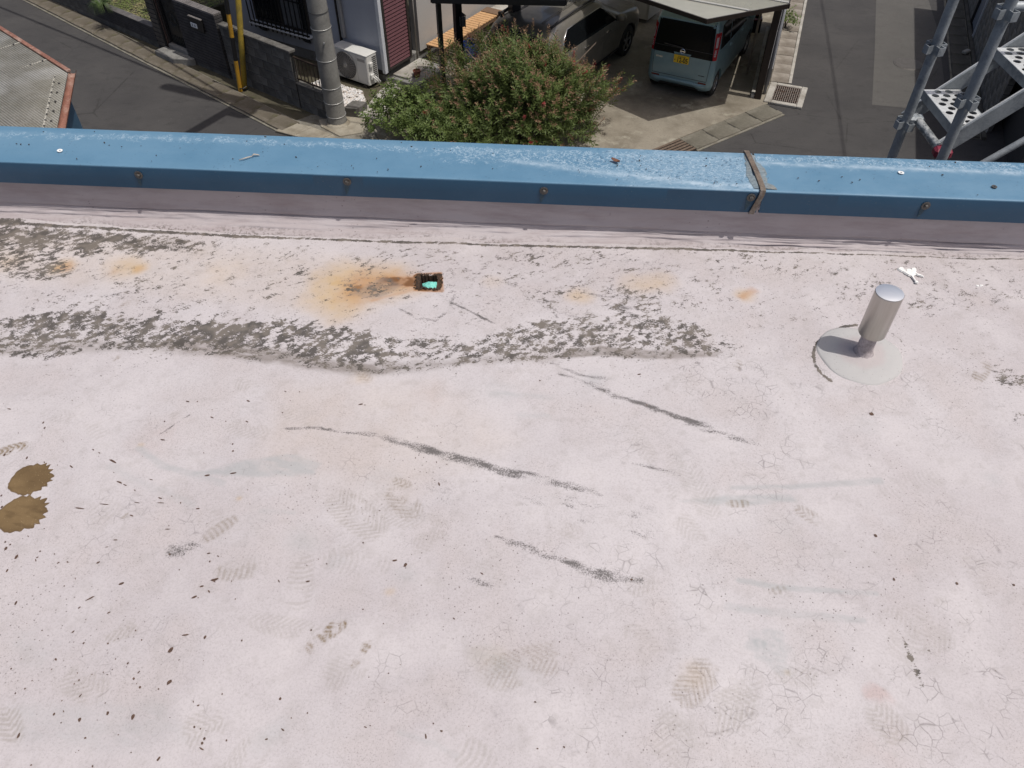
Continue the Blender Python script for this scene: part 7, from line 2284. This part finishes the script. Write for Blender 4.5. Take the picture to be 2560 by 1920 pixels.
for (x, y, zs) in ((2.072, 3.80, (5.14, 5.54, 5.93, 6.325, 6.72)), (2.10, 3.40, (5.46, 5.85, 6.245, 6.64, 7.03))):
    po = G().tube([(x, y, 0.0), (x, y, 7.6)], 0.0243, 20).build('standard', GAL, scf, smooth=False, world_space=True, auto=50)
    for z in zs: pocket(po, x, y, z, 0.25)
# ledger between the standards, with worn red paint at its near end
LED = M('worn_ledger', 0.5, 0.4, (0.3, 0.3, 0.3))
lz = LED.n('ShaderNodeSeparateXYZ'); LED.l(LED.coord(), lz.inputs[0])
lc = LED.mix(LED.rng(LED.noise(40, 5, 0.7, LED.coord((0.4, 0.4, 1))), 0.45, 0.58), (0.15, 0.165, 0.175), (0.50, 0.51, 0.50))
lc = LED.mix(LED.rng(LED.math('ADD', lz.outputs[1], LED.math('MULTIPLY', LED.noise(30, 4, 0.7), 0.06)), -0.06, -0.05, 1, 0), lc, LED.mix(LED.rng(LED.noise(60, 4, 0.7), 0.5, 0.6), (0.20, 0.018, 0.035), (0.34, 0.14, 0.15))); LED.color(lc)
G().tube([(2.125, 3.83, 5.955), (2.135, 3.46, 5.945)], 0.0215, 16).build('ledger', LED.mat, scf, world_space=True, auto=50)
for (x, y, mt) in ((2.118, 3.80, GAL), (2.132, 3.47, bpy.data.materials.get('ledger_red') or plain('ledger_red', (0.20, 0.02, 0.04), 0.5))):
    G().bar((x - .005, y - .03, 5.95), (x + .005, y + .03, 5.95), 0.085, 0.05).build('coupler', mt, scf, world_space=True, bev=0.012)
# stair stringers
def pl3(a, b, w_, h, mat, name):
    G().bar(a, b, w_, h).build(name, mat, scf, world_space=True, bev=0.003)
sl_ = 0.245 / 0.27
for y in (3.545, 3.955):
    off = 0.0 if y < 3.7 else -0.03
    pl3((2.14, y, 5.80 + 0.12 * sl_ + off), (3.4, y, 5.80 + off + 1.38 * sl_), 0.012, 0.085, GAL, 'stringer')
    pl3((2.14, y + 0.012, 5.84 + 0.12 * sl_ + off), (3.4, y + 0.012, 5.84 + off + 1.38 * sl_), 0.030, 0.008, GALL, 'stringer_flange')
G().tube([(1.9, 3.42, 5.55), (3.2, 3.36, 6.74)], 0.017, 12).build('diagonal_brace', GAL, scf, world_space=True, auto=50)
G().tube([(2.10, 3.40, 6.665), (3.4, 3.40, 6.665)], 0.021, 12).build('guard_rail', GAL, scf, world_space=True, auto=50)
G().tube([(2.072, 3.80, 6.74), (3.4, 3.80, 6.74)], 0.021, 12).build('guard_rail', GAL, scf, world_space=True, auto=50)
def tread(x0, y0, z, wx, wy):
    """perforated plate with folded edges; real holes"""
    tk = 0.003
    bm = bmesh.new()
    nrow = 8; ry = wy / nrow
    hr = 0.0192; ns = 16
    def quad(a, b, c, d): 
        vs_ = [bm.verts.new((p[0], p[1], 0)) for p in (a, b, c, d)]; bm.faces.new(vs_)
    for r_ in range(nrow):
        ya, yb = y0 + r_ * ry, y0 + (r_ + 1) * ry
        m_ = 3 if r_ % 2 == 0 else 2
        cw = wx * 0.31; start = x0 + (wx - m_ * cw) / 2
        quad((x0, ya), (start, ya), (start, yb), (x0, yb)); quad((start + m_ * cw, ya), (x0 + wx, ya), (x0 + wx, yb), (start + m_ * cw, yb))
        for c in range(m_):
            cx, cy = start + (c + 0.5) * cw, (ya + yb) / 2
            outer = []; inner = []
            for k in range(ns):
                a = 2 * math.pi * (k + 0.5) / ns; dx, dy = math.cos(a), math.sin(a)
                s_ = min(cw / 2 / max(abs(dx), 1e-6), ry / 2 / max(abs(dy), 1e-6))
                outer.append((cx + dx * s_, cy + dy * s_)); inner.append((cx + dx * hr, cy + dy * hr))
            corners = [(cx + cw / 2, cy + ry / 2), (cx - cw / 2, cy + ry / 2), (cx - cw / 2, cy - ry / 2), (cx + cw / 2, cy - ry / 2)]
            for k in range(ns):
                k2 = (k + 1) % ns
                poly = [inner[k], outer[k]]
                a0 = math.atan2(outer[k][1] - cy, outer[k][0] - cx) % (2 * math.pi); a1 = math.atan2(outer[k2][1] - cy, outer[k2][0] - cx) % (2 * math.pi)
                if a1 < a0: a1 += 2 * math.pi
                for q in corners:
                    aq = math.atan2(q[1] - cy, q[0] - cx) % (2 * math.pi)
                    for sh_ in (0, 2 * math.pi):
                        if a0 + 1e-4 < aq + sh_ < a1 - 1e-4: poly.append(q)
                poly += [outer[k2], inner[k2]]
                bm.faces.new([bm.verts.new((p[0], p[1], 0)) for p in poly])
    bmesh.ops.remove_doubles(bm, verts=bm.verts, dist=1e-4)
    bmesh.ops.recalc_face_normals(bm, faces=bm.faces)
    for f in bm.faces:
        if f.normal.z < 0: f.normal_flip()
    me = bpy.data.meshes.new('tread'); bm.to_mesh(me); bm.free()
    for v in me.vertices: v.co.x -= 2.08; v.co.y -= 3.6; v.co.z += z
    o = link('tread', me, GALL, scf)
    sd2 = o.modifiers.new('thickness', 'SOLIDIFY'); sd2.thickness = tk; sd2.offset = -1
    for (a, b, c, d) in ((x0 - .003, x0 + .001, y0, y0 + wy), (x0 + wx - .001, x0 + wx + .003, y0, y0 + wy)):
        G().bx(a, b, c, d, z - 0.045, z + 0.001).build('folded_edge', GAL, o, world_space=True)
tread(2.175, 3.565, 6.05, 0.19, 0.375)
tread(2.455, 3.565, 6.27, 0.19, 0.375)
tread(2.735, 3.565, 6.49, 0.19, 0.375)

# ---------------------------------------------------------------- plants
def leaf_mat(name, c1, c2, trans=0.25):
    m = M(name, 0.55, 0, c1, 0.35)
    m.color(m.mix(m.rng(m.noise(7, 4, 0.7), 0.3, 0.7), c1, c2))
    t = m.n('ShaderNodeBsdfTranslucent'); t.inputs['Color'].default_value = (*[min(1, x * 1.6) for x in c2], 1)
    x = m.n('ShaderNodeMixShader'); x.inputs[0].default_value = trans
    o = [n for n in m.nt.nodes if n.type == 'OUTPUT_MATERIAL'][0]
    m.l(m.b.outputs[0], x.inputs[1]); m.l(t.outputs[0], x.inputs[2]); m.l(x.outputs[0], o.inputs['Surface'])
    return m.mat
GREEN = leaf_mat('bottlebrush_leaf', (0.052, 0.085, 0.020), (0.150, 0.190, 0.055))
BRONZEL = leaf_mat('bronze_new_leaf', (0.17, 0.095, 0.055), (0.32, 0.20, 0.12))
BRANCH = plain('branch_bark', (0.10, 0.075, 0.055), 0.85)
RED = leaf_mat('red_bristle', (0.20, 0.020, 0.022), (0.30, 0.045, 0.04), 0.15)
FRESH = leaf_mat('fresh_leaf', (0.060, 0.098, 0.026), (0.165, 0.215, 0.062))

def leaf_quad(g, p, d, n_, L, w_):
    s_ = d.cross(n_)
    if s_.length < 1e-5: return
    s_.normalize()
    m_ = p + d * (L * 0.5) + n_ * (L * 0.05)
    e = p + d * L
    o = len(g.v)
    g.v += [tuple(p), tuple(m_ - s_ * w_ / 2), tuple(e), tuple(m_ + s_ * w_ / 2)]
    g.f.append((o, o + 1, o + 2, o + 3))

def rvec(r): 
    v = Vector((r.gauss(0, 1), r.gauss(0, 1), r.gauss(0, 1))); return v.normalized()

def shoot(g, base, d, L, n, ll, lw, r, spread=0.9, frm=0.0, to=1.0):
    ref = d.orthogonal().normalized(); oth = d.cross(ref)
    for k in range(n):
        t = frm + (to - frm) * (k + r.random()) / n
        a = k * 2.4 + r.random() * 0.5
        out = ref * math.cos(a) + oth * math.sin(a)
        ld = (d * (1.0 - spread * 0.5) + out * spread + rvec(r) * 0.15).normalized()
        leaf_quad(g, base + d * (L * t), ld, (out * -1 + d).normalized(), ll * r.uniform(.7, 1.15), lw * r.uniform(.8, 1.2))

def make_bottlebrush():
    r = random.Random(23)
    root = thing('bottlebrush_bush', 'large bottlebrush bush with bronze shoots and red flower spikes', 'bush', (0.25, 14.55, 0.03))
    gl_, gb_, gt_ = G(), G(), G()
    flowers = []
    C_ = Vector((-0.05, 0.12, 0.70))
    for k in range(9):
        a = k * 0.7; tip = Vector((math.cos(a) * r.uniform(.5, 1.4), math.sin(a) * r.uniform(.3, .9) + .1, r.uniform(1.1, 2.0)))
        mid = tip * 0.45 + Vector((r.uniform(-.1, .1), r.uniform(-.1, .1), 0.15))
        gt_.tube([(0.05 * math.cos(a), 0.05 * math.sin(a), 0), tuple(mid), tuple(tip)], [0.035, 0.022, 0.008], 6)
    def crown(dir_):
        # uneven crown: lumps and hollows, lower on the right
        az = math.atan2(dir_.y, dir_.x)
        f = 1 + 0.14 * math.sin(az * 3 + 1.0) + 0.10 * math.sin(az * 5 + dir_.z * 4) + 0.10 * math.sin(dir_.z * 6 + az * 2)
        hz = 0.95 - 0.22 * max(0, dir_.x)
        return Vector((dir_.x * (1.72 if dir_.x < 0 else 1.45), dir_.y * 1.05, dir_.z * hz)) * f
    n_sh = 2700
    for k in range(n_sh):
        d = rvec(r)
        if d.z < -0.62: d.z = -d.z
        depth = 1 - 0.55 * r.random() ** 2.2
        p = C_ + crown(d) * depth
        if p.z < 0.1: continue
        if r.random() < 0.12: p = p + d * r.uniform(.08, .30)
        sd = (d * 0.8 + Vector((0, 0, 0.55)) + rvec(r) * 0.45).normalized()
        L = r.uniform(.20, .36)
        top = depth > 0.86 and (d.z > 0.05 or r.random() < 0.4) and r.random() < 0.75
        if top:
            shoot(gl_, p, sd, L * 0.6, 10, .10, .023, r)
            shoot(gb_, p + sd * (L * .5), sd, L * 0.5, 8, .062, .019, r, 0.75)
        else:
            shoot(gl_, p, sd, L, 15, .105, .024, r)
        if top and r.random() < (0.11 if p.x > 0.75 else 0.02) and len(flowers) < 36: flowers.append((p + sd * (L * .9), sd))
        if r.random() < 0.14:
            gt_.tube([tuple(p - sd * .25), tuple(p + sd * L * .9)], [0.006, 0.003], 4, cap=False)
    # tall wands that stand clear of the crown
    for (x, y, z) in ((-.55, .2, 2.2), (-.2, .3, 2.25), (.15, .4, 2.2), (.45, .3, 2.15), (-.95, .1, 1.95), (.85, .3, 1.8), (1.45, .1, 1.2), (1.6, -.2, .85), (1.55, -.4, .65), (1.2, .2, 1.5), (-1.35, .2, 1.6), (-1.5, .2, 1.4), (1.62, .1, 1.0)):
        b = Vector((x * .75, y, z - .55)); t = Vector((x, y, z)); sd = (t - b).normalized(); L = (t - b).length
        gt_.tube([tuple(b), tuple(t)], [0.009, 0.004], 5, cap=False)
        shoot(gl_, b, sd, L, 26, .085, .015, r, 0.85, 0, .75); shoot(gb_, b, sd, L, 18, .065, .014, r, .7, .65, 1.0)
    gt_.build('branches', BRANCH, root, smooth=True)
    gl_.build('foliage', GREEN, root)
    gb_.build('new_growth', BRONZEL, root)
    for (p, sd) in flowers:
        gf = G(); Lf = r.uniform(.08, .13)
        ref = sd.orthogonal().normalized(); oth = sd.cross(ref)
        for k in range(90):
            t = r.random(); a = r.random() * 6.283
            out = (ref * math.cos(a) + oth * math.sin(a) + sd * 0.25).normalized()
            b = p + sd * (Lf * t); e = b + out * r.uniform(.022, .034)
            s_ = out.cross(sd).normalized() * 0.0022
            o = len(gf.v); gf.v += [tuple(b - s_), tuple(b + s_), tuple(e + s_), tuple(e - s_)]; gf.f.append((o, o + 1, o + 2, o + 3))
        gf.build('flower', RED, root)
    return root
make_bottlebrush()

def make_shrub(name, label, cat, loc, C_, rad, n_sh, ll, lw, mat, seed, spl=10, stems=6):
    r = random.Random(seed)
    root = thing(name, label, cat, loc)
    gl_, gt_ = G(), G()
    for k in range(stems):
        a = k * 6.28 / stems; t = Vector((C_[0] + rad[0] * .6 * math.cos(a), C_[1] + rad[1] * .6 * math.sin(a), C_[2] + rad[2] * r.uniform(.2, .8)))
        gt_.tube([(0, 0, 0), tuple(t * .5 + Vector((0, 0, .08))), tuple(t)], [.012, .008, .004], 5)
    for k in range(n_sh):
        d = rvec(r); d.z = abs(d.z) * 0.95 - 0.05
        dep = 1 - .6 * r.random() ** 1.6
        lum = 1 + .2 * math.sin(math.atan2(d.y, d.x) * 4 + seed) + .12 * math.sin(d.z * 7)
        p = Vector((C_[0] + d.x * rad[0] * dep * lum, C_[1] + d.y * rad[1] * dep * lum, C_[2] + d.z * rad[2] * dep * lum))
        if p.z < .02: continue
        sd = (d * .6 + Vector((0, 0, .7)) + rvec(r) * .5).normalized()
        shoot(gl_, p, sd, r.uniform(.10, .2), spl, ll, lw, r, 1.0)
    gt_.build('stems', BRANCH, root, smooth=True)
    gl_.build('foliage', mat, root)
    return root
make_shrub('leafy_shrub', 'bright green leafy shrub left of the bottlebrush bush', 'shrub', (-2.05, 14.75, 0.03), (0, 0, 0.36), (0.84, 0.62, 0.68), 620, .078, .042, FRESH, 5, 8)
make_shrub('leafy_shrub', 'lower green shrub spreading against the blue coping below the bottlebrush bush', 'shrub', (-1.25, 14.05, 0.03), (0, 0, 0.34), (1.05, 0.55, 0.62), 800, .072, .030, FRESH, 9, 9)
make_shrub('kerb_weed', 'small green weed growing from the right gutter lids', 'weed', (6.98, 20.2, 0.05), (0, 0, 0.12), (0.17, 0.26, 0.24), 46, .075, .04, FRESH, 12, 6, 4)
# grass tuft hanging over the planter
gt2 = G(); r = random.Random(4)
for k in range(150):
    a = r.uniform(0, 6.28); L = r.uniform(.35, .6)
    d = Vector((math.cos(a), math.sin(a), 0)); pts = []
    for i in range(6):
        t = i / 5; pts.append(d * (L * .75 * t) + Vector((0, 0, .30 * math.sin(t * 2.2) - .22 * t * t)))
    s_ = Vector((-d.y, d.x, 0)) * .008
    o = len(gt2.v)
    for i, p in enumerate(pts):
        w_ = 1 - i / 5.2
        gt2.v += [tuple(p - s_ * w_), tuple(p + s_ * w_)]
    for i in range(5): gt2.f.append((o + 2 * i, o + 2 * i + 1, o + 2 * i + 3, o + 2 * i + 2))
tf = gt2.build('grass_tuft', leaf_mat('grass_blade', (0.04, 0.075, 0.02), (0.10, 0.15, 0.04)))
tf.location = (-10.25, 20.15, 0.50)
tag(tf, 'arching green grass tuft spilling over the end of the planter wall', 'plant')
# potted plants on the side step
pt = thing('flower_pot', 'small terracotta pot with a seedling on the side step', 'pot', (*hp(0.35, 0.62), 0.20))
G().lathe([(0.0, 0.0), (.06, 0.0), (.085, .13), (.09, .13), (.09, .15), (.075, .15), (.075, .12), (0.0, .12)], n=20).build('pot', plain('terracotta', (0.19, 0.075, 0.045), 0.8), pt, auto=40)
gp_ = G(); shoot(gp_, Vector((0, 0, .12)), Vector((0, 0, 1)), .22, 14, .06, .02, random.Random(2)); gp_.build('seedling', FRESH, pt)
